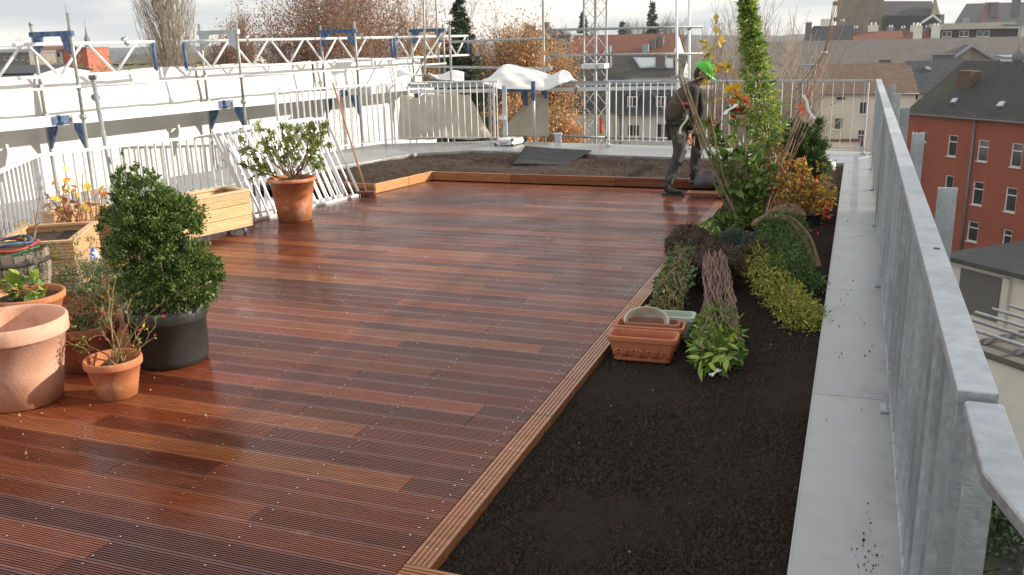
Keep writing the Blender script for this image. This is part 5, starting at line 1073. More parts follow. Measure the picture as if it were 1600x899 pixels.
base_small = V3(-3.97, 3.84, 0)
pot('terracotta_pot', 'small orange terracotta pot holding a thorny rose, front of the pot group', base_small, rimpot(.112, .163, .24, .05, .014, .010), mTerr, soil_z=.17, inner=.122)
base_brown = V3(-4.52, 4.18, 0)
pot('clay_pot', 'dark brown clay pot half hidden between the two terracotta pots', base_brown, rimpot(.15, .21, .30, .06, .016, .012), mTerrDark, soil_z=.25, inner=.175)
base_blk = V3(-4.08, 4.44, 0)
pot('plastic_tub', 'wide round black plastic tub holding the clipped boxwood', base_blk, [(0, 0), (.20, 0), (.222, .012), (.234, .05), (.240, .29), (.250, .295), (.254, .305), (.255, .375), (.249, .382), (.240, .375), (.23, .30), (.21, .04), (0, .04)], mBlackPl, soil_z=.32, inner=.25)
base_sh = G(463, 347, 0)+V3(-.08, .1, 0)
pot('terracotta_pot', 'tall terracotta pot with a leafy shrub standing alone before the white panels', base_sh, rimpot(.19, .262, .50, .045, .018, .012)[:5]+[(.255, .452), (.272, .462), (.276, .48), (.268, .497), (.25, .50), (.235, .49), (.225, .44), (.17, .05), (0, .05)], mTerr, soil_z=.46, inner=.225)
# shallow bowl behind the big pot
base_bowl = G(40, 462, .30); base_bowl[2] = 0
pot('terracotta_bowl', 'shallow terracotta bowl with broad green leaves behind the largest pot', base_bowl, rimpot(.16, .26, .32, .05, .018, .012), mTerr, soil_z=.28, inner=.22)

# boxwood: two clipped lobes
def lobes_foliage(lobes, n, size, seed, wid=.55, shell=.55, clump=.10):
    g9 = np.random.default_rng(seed); P_ = []; D_ = []; tot = sum(l_[3]*l_[4]*l_[5] for l_ in lobes)
    for cx, cy, cz, rx, ry, rz_ in lobes:
        k = int(n*rx*ry*rz_/tot); nc = max(12, k//55); c_ = g9.normal(size=(nc, 3)); c_ /= np.linalg.norm(c_, axis=1, keepdims=True); rad = (shell+(1.08-shell)*g9.random((nc, 1))**.6)
        cc = c_*rad; i = g9.integers(0, nc, k); p = cc[i]+g9.normal(size=(k, 3))*clump; P_.append(p*np.array([rx, ry, rz_])+np.array([cx, cy, cz])); D_.append(c_[i]*.8+V3(0, 0, .5))
    return np.concatenate(P_), np.concatenate(D_)
gp_b = np.random.default_rng(2); bc = base_blk; t = thing('boxwood_bush', 'bushy dark green boxwood with a pointed top growing in the black tub', 'shrub', tuple(bc+V3(0, 0, .32)))
DBX = DEP(bc+V3(0, 0, .6)); lob = []
for px, py, rx, rz_ in ((290, 434, 56, 48), (240, 448, 54, 38), (262, 415, 50, 36), (316, 412, 36, 34), (238, 350, 62, 42), (262, 338, 50, 38), (226, 318, 48, 36), (218, 292, 32, 32), (207, 264, 13, 26), (186, 352, 30, 34), (226, 276, 18, 20), (225, 392, 52, 34), (290, 350, 28, 28), (190, 402, 32, 34)):
    p = AT(px, py, DBX)-bc-V3(0, 0, .32); k_ = DBX/FPX; lob.append((p[0], p[1]+gp_b.uniform(-.05, .05), p[2], rx*k_, rx*k_*.95, rz_*k_))
P_, D_ = lobes_foliage(lob, 52000, .020, 5, shell=.5, clump=.085); link('foliage', leaf_mesh('foliage', P_, .019, .62, .35, D_, seed=3), t, mBox)
gb = np.random.default_rng(9); segs = []
for i in range(26):
    a = gb.uniform(0, 6.28); l_ = lob[int(gb.integers(0, 6))]; q = V3(l_[0], l_[1], l_[2])+gb.normal(size=3)*np.array([.12, .12, .12]); segs.append((V3(math.cos(a)*.08, math.sin(a)*.08, -.02), q*.5+V3(0, 0, -.02), .008, .006)); segs.append((q*.5+V3(0, 0, -.02), q*.8, .005, .002))
link('stem', segs_mesh('stem', segs, 5), t, mBark)

def twiggy(name, label, base, tips_px, g, mats_leaf=(), r=.008, bark=mBarkG, side=5, slen=.10, nleaf=0, lsize=.03, wid=.5, cat='plant', wobk=.03, leafstart=.4, grp=None, sub=2, droop=0, big=None, bigL=.05, bigwid=.6):
    """stems from base to each world tip, with side twigs; small leaves joined, big leaves as objects"""
    t = thing(name, label, cat, tuple(base), 0, grp); segs = []; sp = []; sd_ = []
    for q in tips_px:
        q = V3(*q); n = 7; prev = V3(*base)+V3(*(g.normal(size=2)*.02), 0); bend = g.normal(size=3)*wobk*np.linalg.norm(q-prev)*2; p0 = prev.copy(); pr = r
        for i in range(1, n+1):
            f = i/n; p = p0+(q-p0)*f+bend*math.sin(math.pi*f)+g.normal(size=3)*wobk*.25; rr = r*(1-.72*f); segs.append((prev, p, pr, rr)); d = (p-prev)/(np.linalg.norm(p-prev)+1e-9)
            if f >= leafstart:
                sp.append(p); sd_.append(d)
                for k in range(max(1, side//n+(g.random() < (side % n)/n))):
                    nd = rot_about(d, np.cross(d, g.normal(size=3)), .5+.5*g.random()); L_ = slen*(.5+g.random()); e = p+nd*L_*.5; e2 = e+(nd+g.normal(size=3)*.25)*L_*.5; segs.append((p, e, rr*.6, rr*.45)); segs.append((e, e2, rr*.45, rr*.3)); sp += [e, e2, (e+e2)/2]; sd_ += [nd, nd, nd]
                    if sub > 1: nd2 = rot_about(nd, np.cross(nd, g.normal(size=3)), .7); e3 = e+nd2*L_*.5; segs.append((e, e3, rr*.4, rr*.25)); sp.append(e3); sd_.append(nd2)
            prev = p; pr = rr
    o = np.array(base, float); link('stem', segs_mesh('stem', to_local(segs, o), 5), t, bark); sp = np.array(sp); sd_ = np.array(sd_)
    if nleaf and len(mats_leaf):
        for j, mt in enumerate(mats_leaf):
            k = nleaf//len(mats_leaf); i = g.integers(0, len(sp), k); link('foliage', leaf_mesh('foliage', sp[i]-o+g.normal(size=(k, 3))*slen*.12, lsize, wid, .35, sd_[i], seed=int(g.integers(1e6)), droop=droop), t, mt)
    if big:
        i = g.integers(0, len(sp), big[0]); leaf_objs(t, o, [(sp[j], sd_[j]+g.normal(size=3)*.6+V3(0, 0, -.25), bigL*g.uniform(.7, 1.25)) for j in i], big[1], bigwid, .2, seed=int(g.integers(1e6)))
    return t
def tipsAT(lst, base, dz=0): 
    D0 = DEP(base); return [AT(x, y, D0+d_) for x, y, d_ in lst]
gp = np.random.default_rng(31)
b_ = base_small+V3(.02, 0, .17)
twiggy('rose_plant', 'nearly bare thorny rose growing out of the small orange pot', b_, tipsAT([(170, 440, .1), (205, 465, 0), (243, 480, -.05), (190, 420, .1), (225, 500, .05), (150, 470, .1), (110, 522, 0), (85, 520, .05), (160, 505, 0), (240, 510, 0)], b_), gp, (mIvy, mRedL, mOliv), r=.0065, side=7, slen=.07, nleaf=260, lsize=.022, cat='rose')
b_ = base_brown+V3(0, 0, .25)
twiggy('rose_plant', 'low leafy plant with reddish stems in the dark brown clay pot', b_, tipsAT([(120, 505, 0), (135, 470, .1), (150, 455, .1), (105, 520, 0), (165, 490, 0), (175, 460, .2), (125, 530, -.1)], b_), gp, (mBox, mIvy, mRust), r=.005, side=8, slen=.08, nleaf=1200, lsize=.026, cat='plant')
b_ = G(150, 520, 0)+V3(-.3, .5, 0)
twiggy('herb_bush', 'loose grey green herb bush left of the boxwood with tiny dry flowers', b_, tipsAT([(100, 395, .2), (120, 405, .1), (140, 400, .1), (160, 405, 0), (90, 420, .1), (110, 432, 0), (135, 428, -.1), (155, 430, -.1), (170, 418, 0), (185, 430, -.1), (125, 450, -.2), (165, 452, -.2), (190, 450, -.2), (205, 460, -.25), (100, 445, 0), (145, 460, -.2)], b_), gp, (mGreyG, mBright, mGreyG), r=.005, side=12, slen=.12, nleaf=5200, lsize=.024, wid=.35, cat='herb', bark=mBarkR)
b_ = base_bowl+V3(0, 0, .28)
twiggy('broad_leaf_plant', 'low plant with broad lobed green leaves in the shallow bowl', b_, tipsAT([(10, 440, .1), (30, 430, .05), (48, 436, 0), (62, 445, 0), (20, 452, -.1), (45, 455, -.1), (5, 425, .1)], b_), gp, (), r=.005, side=4, slen=.05, bark=mBarkG, big=(42, (mIvy, mLime)), bigL=.085, bigwid=.95, cat='plant')
# tall bare branch with yellow leaves at the left edge
b_ = G(8, 480, 0)+V3(-.3, .1, 0)
tv = [(6, 330, .2), (18, 378, 0), (40, 385, 0), (28, 405, -.1), (55, 410, 0), (10, 360, .1), (22, 430, -.1), (-10, 380, 0)]
twiggy('vine_plant', 'climbing vine with yellowing broad leaves at the left edge of the picture', b_, tipsAT(tv, b_), gp, (), r=.007, side=3, slen=.08, bark=mBark, big=(34, (mLime, mYel, mIvy)), bigL=.10, bigwid=.9, cat='vine')
b_ = G(-10, 470, 0)+V3(0, .3, 0)
twiggy('bare_branch', 'long bare dark branch slanting up to the right at the left edge', b_, tipsAT([(64, 292, .4)], b_), gp, (), r=.016, side=5, slen=.10, bark=mBark, cat='branch', wobk=.012)
# shrub with yellow leaves behind the barrel
b_ = G(132, 420, 0)+V3(-.25, .35, 0)
twiggy('yellow_leaf_shrub', 'small bare shrub with a few yellow leaves before the left planter boxes', b_, tipsAT([(104, 278, .1), (128, 272, .1), (118, 285, 0), (90, 300, 0), (100, 315, 0), (135, 300, 0), (150, 305, -.1), (142, 320, -.1), (112, 300, 0), (66, 300, .1), (85, 320, 0), (158, 300, -.1), (125, 310, 0)], b_), gp, (), r=.014, side=6, slen=.09, bark=mBarkR, big=(46, (mYel, mYel, mOrg)), bigL=.085, bigwid=.75, cat='shrub', leafstart=.55)
# shrub in the tall pot
b_ = base_sh+V3(0, 0, .46)
lst = [(385, 225, .1), (400, 208, .1), (420, 206, 0), (440, 204, 0), (462, 205, 0), (480, 202, -.1), (500, 202, 0), (507, 208, 0), (395, 245, -.1), (385, 262, 0), (410, 235, -.1), (430, 225, -.15), (450, 222, -.2), (470, 225, -.2), (490, 225, -.1), (505, 228, 0), (440, 250, -.2), (460, 245, -.2), (420, 262, -.15), (500, 260, 0), (405, 268, -.1), (480, 250, -.1)]
twiggy('rhododendron_shrub', 'wide leafy olive green shrub on reddish stems in the tall terracotta pot', b_, tipsAT(lst, b_), gp, (mOle, mLime, mOle), r=.009, side=6, slen=.09, nleaf=3600, lsize=.050, wid=.26, bark=mBarkR, cat='shrub', leafstart=.62)

# wooden barrel with a coiled hose
b_ = G(14, 392, .42); b_[2] = 0; t = thing('wooden_barrel', 'weathered wooden barrel planter left of the ribbed planter box', 'barrel', tuple(b_)); nb = 20; mOak = M('weathered_oak', (.30, .26, .21), rough=.8, c2=(.17, .14, .11), scale=6, stretch=(1, 1, .3)); mIron = M('dark_iron_hoop', (.06, .055, .05), rough=.6)
for i in range(nb):
    a0 = 2*math.pi*i/nb+.012; a1 = 2*math.pi*(i+1)/nb-.012; m = MB(); zs_ = [0, .14, .28, .42]; rs_ = [.235, .275, .295, .29]; vs = []
    for z, r_ in zip(zs_, rs_):
        for rr in (r_, r_-.022):
            for a in (a0, a1): vs.append((rr*math.cos(a), rr*math.sin(a), z+(.01*math.sin(i*2.3) if z > .4 else 0)))
    fs = []
    for k in range(3): q = 4*k; fs += [(q, q+1, q+5, q+4), (q+3, q+2, q+6, q+7), (q+2, q, q+4, q+6), (q+1, q+3, q+7, q+5)]
    fs += [(0, 2, 3, 1), (12, 13, 15, 14)]; m.add(vs, fs); m.build('stave', mOak, t)
for z, r_ in ((.08, .262), (.33, .297)): m = MB(); m.lathe([(r_-.004, z), (r_+.004, z), (r_+.005, z+.035), (r_-.003, z+.035)], n=40); m.build('hoop', mIron, t)
m = MB(); m.lathe([(0, .36), (.27, .36)], n=30); m.build('soil', mSoil2, t)
bh = b_+V3(-.02, 0, .365); t = thing('hose_coil', 'coiled green and red garden hose lying on the wooden barrel', 'hose', tuple(bh))
for k, (mt, r_, z) in enumerate(((M('red_hose', (.35, .05, .04), rough=.4), .24, .10), (M('green_hose', (.05, .14, .07), rough=.4), .23, .065), (M('green_hose', (.06, .17, .09), rough=.4), .21, .03), (M('blue_hose', (.05, .10, .22), rough=.4), .19, .125))):
    m = MB(); m.tube([(r_*math.cos(a)*1.0, r_*math.sin(a), z+.012*math.sin(3*a+k)) for a in np.linspace(0, 6.283, 40)], .012, 8); m.build('loop', mt, t)

# planter boxes of ribbed boards
def planter(label, c, rz, lx, ly, h, z0, rows, colr, wheels=False, soilz=.07):
    t = thing('planter_box', label, 'planter box', (c[0], c[1], 0), rz, 'ribbed wooden planter boxes'); th = .024
    rib = 5; hb = (h-.02)/rows
    for r_ in range(rows):
        za = z0+hb*r_+.002; zb = z0+hb*(r_+1)-.003
        for (nx, ny, L2, off_) in ((0, -1, lx, ly/2), (0, 1, lx, ly/2), (1, 0, ly-2*th-.002, lx/2), (-1, 0, ly-2*th-.002, lx/2)):
            m = MB(); pts = [(0, za), (th-.004, za)]
            for k in range(rib): a = za+(zb-za)*(k+.15)/rib; b2 = za+(zb-za)*(k+.75)/rib; c2 = za+(zb-za)*(k+.85)/rib; pts += [(th, a), (th, b2), (th-.007, b2+.001), (th-.007, c2+.001)]
            pts += [(th-.004, zb), (0, zb)]; L0 = L2/2; vs = []
            for s_ in (-L0, L0):
                for (d_, z) in pts: dd = off_-th+d_; vs.append((nx*dd+(s_ if nx == 0 else 0), ny*dd+(s_ if ny == 0 else 0), z))
            k = len(pts); fs = [(i, (i+1) % k, k+(i+1) % k, k+i) for i in range(k)]+[tuple(range(k-1, -1, -1)), tuple(range(k, 2*k))]
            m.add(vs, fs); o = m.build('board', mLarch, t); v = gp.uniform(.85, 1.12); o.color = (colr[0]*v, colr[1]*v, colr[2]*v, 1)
    z1 = z0+h
    for (a, b2, w_) in (((-lx/2-.01, -ly/2+.02, z1-.008), (lx/2+.01, -ly/2+.02, z1-.008), .055), ((-lx/2-.01, ly/2-.02, z1-.008), (lx/2+.01, ly/2-.02, z1-.008), .055)):
        m = MB(); m.bar(a, b2, w_, .02); o = m.build('rim_board', mLarch, t); o.color = (*colr, 1)
    for s_ in (-1, 1): m = MB(); m.bar((s_*(lx/2-.02), -ly/2+.05, z1-.008), (s_*(lx/2-.02), ly/2-.05, z1-.008), .055, .02); o = m.build('rim_board', mLarch, t); o.color = (*colr, 1)
    n1 = 24; X, Y_ = np.meshgrid(np.linspace(-lx/2+.03, lx/2-.03, n1), np.linspace(-ly/2+.03, ly/2-.03, n1)); Z_ = z1-soilz+gp.normal(size=X.shape)*.005; idx = np.arange(n1*n1).reshape(n1, n1)
    link('soil', mesh_np('soil', np.stack([X, Y_, Z_], -1).reshape(-1, 3), np.stack([idx[:-1, :-1].ravel(), idx[:-1, 1:].ravel(), idx[1:, 1:].ravel(), idx[1:, :-1].ravel()], 1)), t, mSoil2)
    if wheels:
        for sx in (-1, 1):
            for sy in (-1, 1):
                m = MB(); x, y = sx*(lx/2-.07), sy*(ly/2-.07); m.tube([(x-.012, y, .03), (x+.012, y, .03)], .029, 14); m.box((x-.02, y-.015, .05), (x+.02, y+.015, z0)); m.build('castor', mGalvL, t)
dl = math.atan2(.966, .26)
pA = G(397, 363, 0); ux = V3(math.cos(dl), math.sin(dl), 0); uy = V3(-ux[1], ux[0], 0)
Lp, Wp = 1.12, .42
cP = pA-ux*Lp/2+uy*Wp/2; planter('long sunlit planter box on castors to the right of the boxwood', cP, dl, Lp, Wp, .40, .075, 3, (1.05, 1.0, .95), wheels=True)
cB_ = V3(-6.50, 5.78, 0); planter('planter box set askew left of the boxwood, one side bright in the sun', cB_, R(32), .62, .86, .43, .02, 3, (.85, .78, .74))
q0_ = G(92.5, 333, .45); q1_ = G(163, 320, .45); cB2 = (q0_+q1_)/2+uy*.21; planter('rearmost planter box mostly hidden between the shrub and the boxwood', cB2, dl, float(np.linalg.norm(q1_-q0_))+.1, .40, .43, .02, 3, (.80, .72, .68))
# fertiliser bag
b_ = G(105, 452, 0)+V3(-.35, .35, 0); D0 = DEP(b_)+.1
def bagfn(u, v):
    a = 2*math.pi*u; z = -math.cos(math.pi*v); r_ = math.sin(math.pi*v)**.6; return b_+V3(.34*r_*math.cos(a)*(1+.06*math.sin(5*a)), .20*r_*math.sin(a), .20+.09*z+.012*math.sin(9*u*6.28/3+7*v))
mBag = M('printed_plastic_bag', (.55, .58, .62), rough=.35, c2=(.03, .10, .45), scale=3.2, lo=.48, hi=.52); sheet('plastic_bag', 'blue and white plastic potting bag lying between the herb bush and the boxes', bagfn, 36, 14, mBag, 'bag', .003)
m = MB(b_); 
for k in range(7): a = gp.uniform(0, 6.28); p = b_+V3(.22*math.cos(a), -.12+.1*math.sin(a), .27+.03*gp.random()); m.bar(p-V3(.03, 0, 0), p+V3(.03, .01, .01), .03, .02)
o = m.build('red_packet', mRed); o.location = b_; tag(o, 'small red packets scattered on the blue and white bag', 'packet')

# ================================================================== THE WORKER
def skin_body(name, joints, bones, mat, parent, off, sub=2, root=0):
    me = bpy.data.meshes.new(name); me.from_pydata([tuple(np.array(j[0])-off) for j in joints], bones, [])
    o = link(name, me, parent, mat); md = o.modifiers.new('skin', 'SKIN'); md.use_smooth_shade = True
    for i, j in enumerate(joints):
        sv_ = me.skin_vertices[0].data[i]; r_ = j[1]; sv_.radius = r_ if hasattr(r_, '__len__') else (r_, r_); sv_.use_root = (i == root)
    s_ = o.modifiers.new('sub', 'SUBSURF'); s_.levels = sub; s_.render_levels = sub; return o
mb0 = G(1050, 299, 0); DM = DEP(mb0+V3(0, 0, .9))
def A(px, py, d=0): return AT(px, py, DM+d)
mn = thing('person', 'worker in a green hard hat, brown jacket and grey trousers, bending forward beside the plants', 'person', tuple(mb0)); mo = mb0
mJack = M('brown_work_jacket', (.085, .058, .042), rough=.9, c2=(.055, .040, .030), scale=6, bump=.5, bscale=25); mSleeve = M('black_sleeve', (.018, .018, .02), rough=.85, bump=.4, bscale=25)
mTrou = M('grey_work_trousers', (.055, .055, .05), rough=.9, c2=(.20, .19, .165), scale=7, lo=.56, hi=.63, bump=.5, bscale=22); mSkin = M('skin', (.52, .27, .19), rough=.55); mHair = M('dark_hair', (.04, .03, .022), rough=.8); mHelm = M('green_hard_hat', (.10, .55, .05), rough=.35); mBoot = M('black_boot', (.02, .02, .022), rough=.6)
hipL, hipR = A(1060, 199, -.10), A(1070, 199, .10); neck = A(1090, 132, 0); chest = A(1077, 147, 0); waist = A(1063, 180, 0)
kneeL, ankL = A(1062, 238, -.10), A(1043, 287, -.12); kneeR, ankR = A(1091, 215, .16), A(1084, 268, .22)
head = A(1099, 112, 0)
shL, shR = A(1083, 141, -.17), A(1089, 141, .17); elL, elR = A(1083, 178, -.22), A(1096, 176, .20); haL, haR = A(1077, 210, -.12), A(1084, 214, .08)
# body: one continuous figure
J = [(A(1063, 192), .085), (waist, .085), (chest, .085), (neck, .055), (A(1095, 123), .05), (A(1099, 112), (.085, .08)), (A(1101, 106), (.075, .075)),
     (shL, .045), (elL, .038), (haL, .026), (shR, .045), (elR, .042), (haR, .026), (hipL, .085), (kneeL, .06), (ankL, .04), (hipR, .085), (kneeR, .06), (ankR, .04)]
Bn = [(0, 1), (1, 2), (2, 3), (3, 4), (4, 5), (5, 6), (2, 7), (7, 8), (8, 9), (2, 10), (10, 11), (11, 12), (0, 13), (13, 14), (14, 15), (0, 16), (16, 17), (17, 18)]
skin_body('body', J, Bn, mSkin, mn, mo)
jk = skin_body('jacket', [(A(1058, 196), (.150, .165)), (A(1057, 182), (.165, .18)), (A(1061, 165), (.165, .20)), (A(1071, 150), (.150, .21)), (A(1082, 138), (.115, .16)), (A(1090, 130), (.07, .085))], [(0, 1), (1, 2), (2, 3), (3, 4), (4, 5)], mJack, mn, mo)
for a, b_, c_ in ((shL, elL, haL), (shR, elR, haR)): m_ = a+(b_-a)*.5; skin_body('sleeve', [(a+(chest-a)*.45, .09), (a, .085), (m_, .066), (b_, .056), (b_+(c_-b_)*.55, .048), (b_+(c_-b_)*.86, .040)], [(0, 1), (1, 2), (2, 3), (3, 4), (4, 5)], mSleeve, mn, mo)
skin_body('trousers', [(A(1062, 193), (.145, .16)), (hipL+V3(0, 0, -.03), .118), (hipL+(kneeL-hipL)*.55, .098), (kneeL, .082), (kneeL+(ankL-kneeL)*.5, .074), (ankL+V3(0, 0, -.03), .068),
      (hipR+V3(0, 0, -.03), .118), (hipR+(kneeR-hipR)*.55, .10), (kneeR, .09), (kneeR+(ankR-kneeR)*.5, .074), (ankR+V3(0, 0, -.035), .066)], [(0, 1), (1, 2), (2, 3), (3, 4), (4, 5), (0, 6), (6, 7), (7, 8), (8, 9), (9, 10)], mTrou, mn, mo)
for k_, an in ((kneeL, ankL), (kneeR, ankR)): 
    d = (an-k_)/np.linalg.norm(an-k_); m = MB(mo); m.bar(k_+V3(.07, -.04, .05), k_+V3(.07, -.04, .05)+d*.20, .12, .03, up=(.9, -.3, 0)); m.build('knee_pad', mTrou, mn, bevel=.012)
for an, fx in ((ankL, V3(.95, -.1, 0)), (ankR, V3(.93, .1, 0))):
    z0 = .02 if an is ankL else .10; f0 = V3(an[0], an[1], z0+.035)
    skin_body('boot', [(V3(an[0], an[1], an[2]+.03), .055), (V3(an[0], an[1], z0+.06)-fx*.02, (.055, .052)), (f0+fx*.08, (.048, .04)), (f0+fx*.17, (.046, .032)), (f0+fx*.215, (.03, .022))], [(0, 1), (1, 2), (2, 3), (3, 4)], mBoot, mn, mo)
    m = MB(mo); m.bar(f0+V3(0, 0, -.034)-fx*.07, f0+V3(0, 0, -.034)+fx*.235, .085, .022); m.build('sole', mBoot, mn, bevel=.008)
# hands: palm and five bent fingers each
for ha, el, s_ in ((haL, elL, 1), (haR, elR, -1)):
    d = (ha-el)/np.linalg.norm(ha-el); sd_ = np.cross(d, V3(0, 0, 1)); sd_ /= np.linalg.norm(sd_); fw = np.cross(sd_, d); fw = fw if fw[0] > 0 else -fw
    pts = [(ha-d*.02, (.026, .02)), (ha+d*.05, (.036, .018)), (ha+d*.085, (.036, .016))]; bn = [(0, 1), (1, 2)]
    for i in range(4):
        r0 = ha+d*.085+sd_*(-.027+.018*i); L_ = [.062, .07, .066, .052][i]; k0 = len(pts); c1 = (d*.8+fw*.6); c2 = (d*.2+fw*1.0)
        pts += [(r0, .010), (r0+c1*L_*.5, .0092), (r0+c1*L_*.5+c2*L_*.5, .0082)]; bn += [(2, k0), (k0, k0+1), (k0+1, k0+2)]
    k0 = len(pts); pts += [(ha+d*.03+fw*.03-sd_*s_*.02, .012), (ha+d*.06+fw*.055-sd_*s_*.02, .010), (ha+d*.085+fw*.06-sd_*s_*.012, .009)]; bn += [(1, k0), (k0, k0+1), (k0+1, k0+2)]
    skin_body('hand', pts, bn, mSkin, mn, mo, sub=1, root=1)
# head details: face looks down to the right
fd = V3(.72, -.12, -.60); fd /= np.linalg.norm(fd); hc = A(1098.5, 115); up_ = V3(.55, 0, .83); up_ -= fd*np.dot(up_, fd); up_ /= np.linalg.norm(up_); sdv = np.cross(fd, up_)
m = MB(mo); vs = []; n1, n2 = 20, 12
def hp_(a, b2, rx=.10, ry=.082, rz_=.118, c_=hc): return c_+fd*math.cos(b2)*math.cos(a)*rx+sdv*math.cos(b2)*math.sin(a)*ry+up_*math.sin(b2)*rz_
def ell(c_, rx, ry, rz_, b0=-1.57, n1=24, n2=12, b1=1.57): 
    vs = [hp_(2*math.pi*i/n1, b0+(b1-b0)*j/n2, rx, ry, rz_, c_) for j in range(n2+1) for i in range(n1)]; return vs, [(j*n1+i, j*n1+(i+1) % n1, (j+1)*n1+(i+1) % n1, (j+1)*n1+i) for j in range(n2) for i in range(n1)]
m.add(*ell(hc, .098, .078, .122), smooth=True); m.add(*ell(hc+fd*.055-up_*.07, .045, .045, .05), smooth=True); m.build('face', mSkin, mn)
m = MB(mo); m.tube([hc+fd*.095+up_*.02, hc+fd*.122-up_*.022, hc+fd*.098-up_*.03], [.009, .014, .010], 8); m.build('nose', mSkin, mn)
for s_ in (-1, 1):
    m = MB(mo); m.add(*ell(hc+fd*.088+sdv*.03*s_+up_*.018, .011, .014, .009), smooth=True); m.build('eye', mHair, mn)
    m = MB(mo); m.add(*ell(hc+sdv*.082*s_-fd*.005, .022, .012, .034), smooth=True); m.build('ear', mSkin, mn)
m = MB(mo); m.bar(hc+fd*.098-up_*.062+sdv*.022, hc+fd*.098-up_*.062-sdv*.022, .008, .007); m.build('mouth', M('lip', (.35, .13, .10), rough=.6), mn)
m = MB(mo); m.add(*ell(hc-fd*.022+up_*.0, .092, .084, .12), smooth=True); m.build('hair', mHair, mn)
hh = hc+up_*.050-fd*.008; m = MB(mo); vs, fs = ell(hh, .130, .112, .115, b0=.0); m.add(vs, fs, smooth=True)
# brim all round, longer in front
ring = []; 
for i in range(28): a = 2*math.pi*i/28; e = .022+(.04 if math.cos(a) > .2 else 0)*max(0, math.cos(a)); ring += [hh+fd*math.cos(a)*.13+sdv*math.sin(a)*.112+up_*.006, hh+fd*math.cos(a)*(.13+e)+sdv*math.sin(a)*(.112+e*.6)-up_*.012, hh+fd*math.cos(a)*(.13+e)+sdv*math.sin(a)*(.112+e*.6)-up_*.018, hh+fd*math.cos(a)*.125+sdv*math.sin(a)*.108-up_*.004]
m.add(ring, [(4*i+k, 4*((i+1) % 28)+k, 4*((i+1) % 28)+(k+1) % 4, 4*i+(k+1) % 4) for i in range(28) for k in range(4)], smooth=True)
for k in (-1, 0, 1): m.tube([hh+up_*.117*math.sin(b2)+fd*.132*math.cos(b2)+sdv*k*.028 for b2 in np.linspace(.5, 2.6, 10)], .006, 5)
m.build('hard_hat', mHelm, mn)
m = MB(mo); q0 = A(1090, 128); m.tube([q0+V3(.06*math.cos(a), .075*math.sin(a), .02*math.cos(a)+.02) for a in np.linspace(0, 6.28, 14)], .018, 6); m.build('collar', mJack, mn)
m = MB(mo); m.bar(A(1066, 161, -.235), A(1080, 163, -.235), .02, .025); m.build('pink_tag', M('pink_label', (.75, .10, .16), rough=.5), mn)
# sack and board beside his forward foot
b_ = V3(*G(1118, 292, .06)); t = thing('cement_sack', 'pale grey paper sack lying at the worker\'s forward foot', 'sack', tuple(b_)); n1, n2 = 24, 12; vs = []
for j in range(n2+1):
    for i in range(n1): a = 2*math.pi*i/n1; v = math.pi*j/n2; r_ = math.sin(v)**.5; vs.append(((.26*r_*math.copysign(abs(math.cos(a))**.6, math.cos(a)))*(1+.05*math.sin(4*a+j)), .17*r_*math.copysign(abs(math.sin(a))**.6, math.sin(a)), .10-.09*math.cos(v)+.012*math.sin(5*a+j*2)))
m = MB(); m.add(vs, [(j*n1+i, j*n1+(i+1) % n1, (j+1)*n1+(i+1) % n1, (j+1)*n1+i) for j in range(n2) for i in range(n1)], smooth=True); m.build('body', M('grey_paper', (.12, .12, .14), rough=.7, c2=(.05, .05, .055), scale=5), t); t.rotation_euler = (0, R(-12), R(15))
b_ = G(1112, 297, .1); t = thing('loose_board', 'loose wooden board lying under the grey sack', 'board', tuple(b_)); m = MB(); m.box((-.30, -.10, -.06), (.35, .10, -.03)); m.build('plank', mTimber, t).color = (.6, .5, .5, 1)

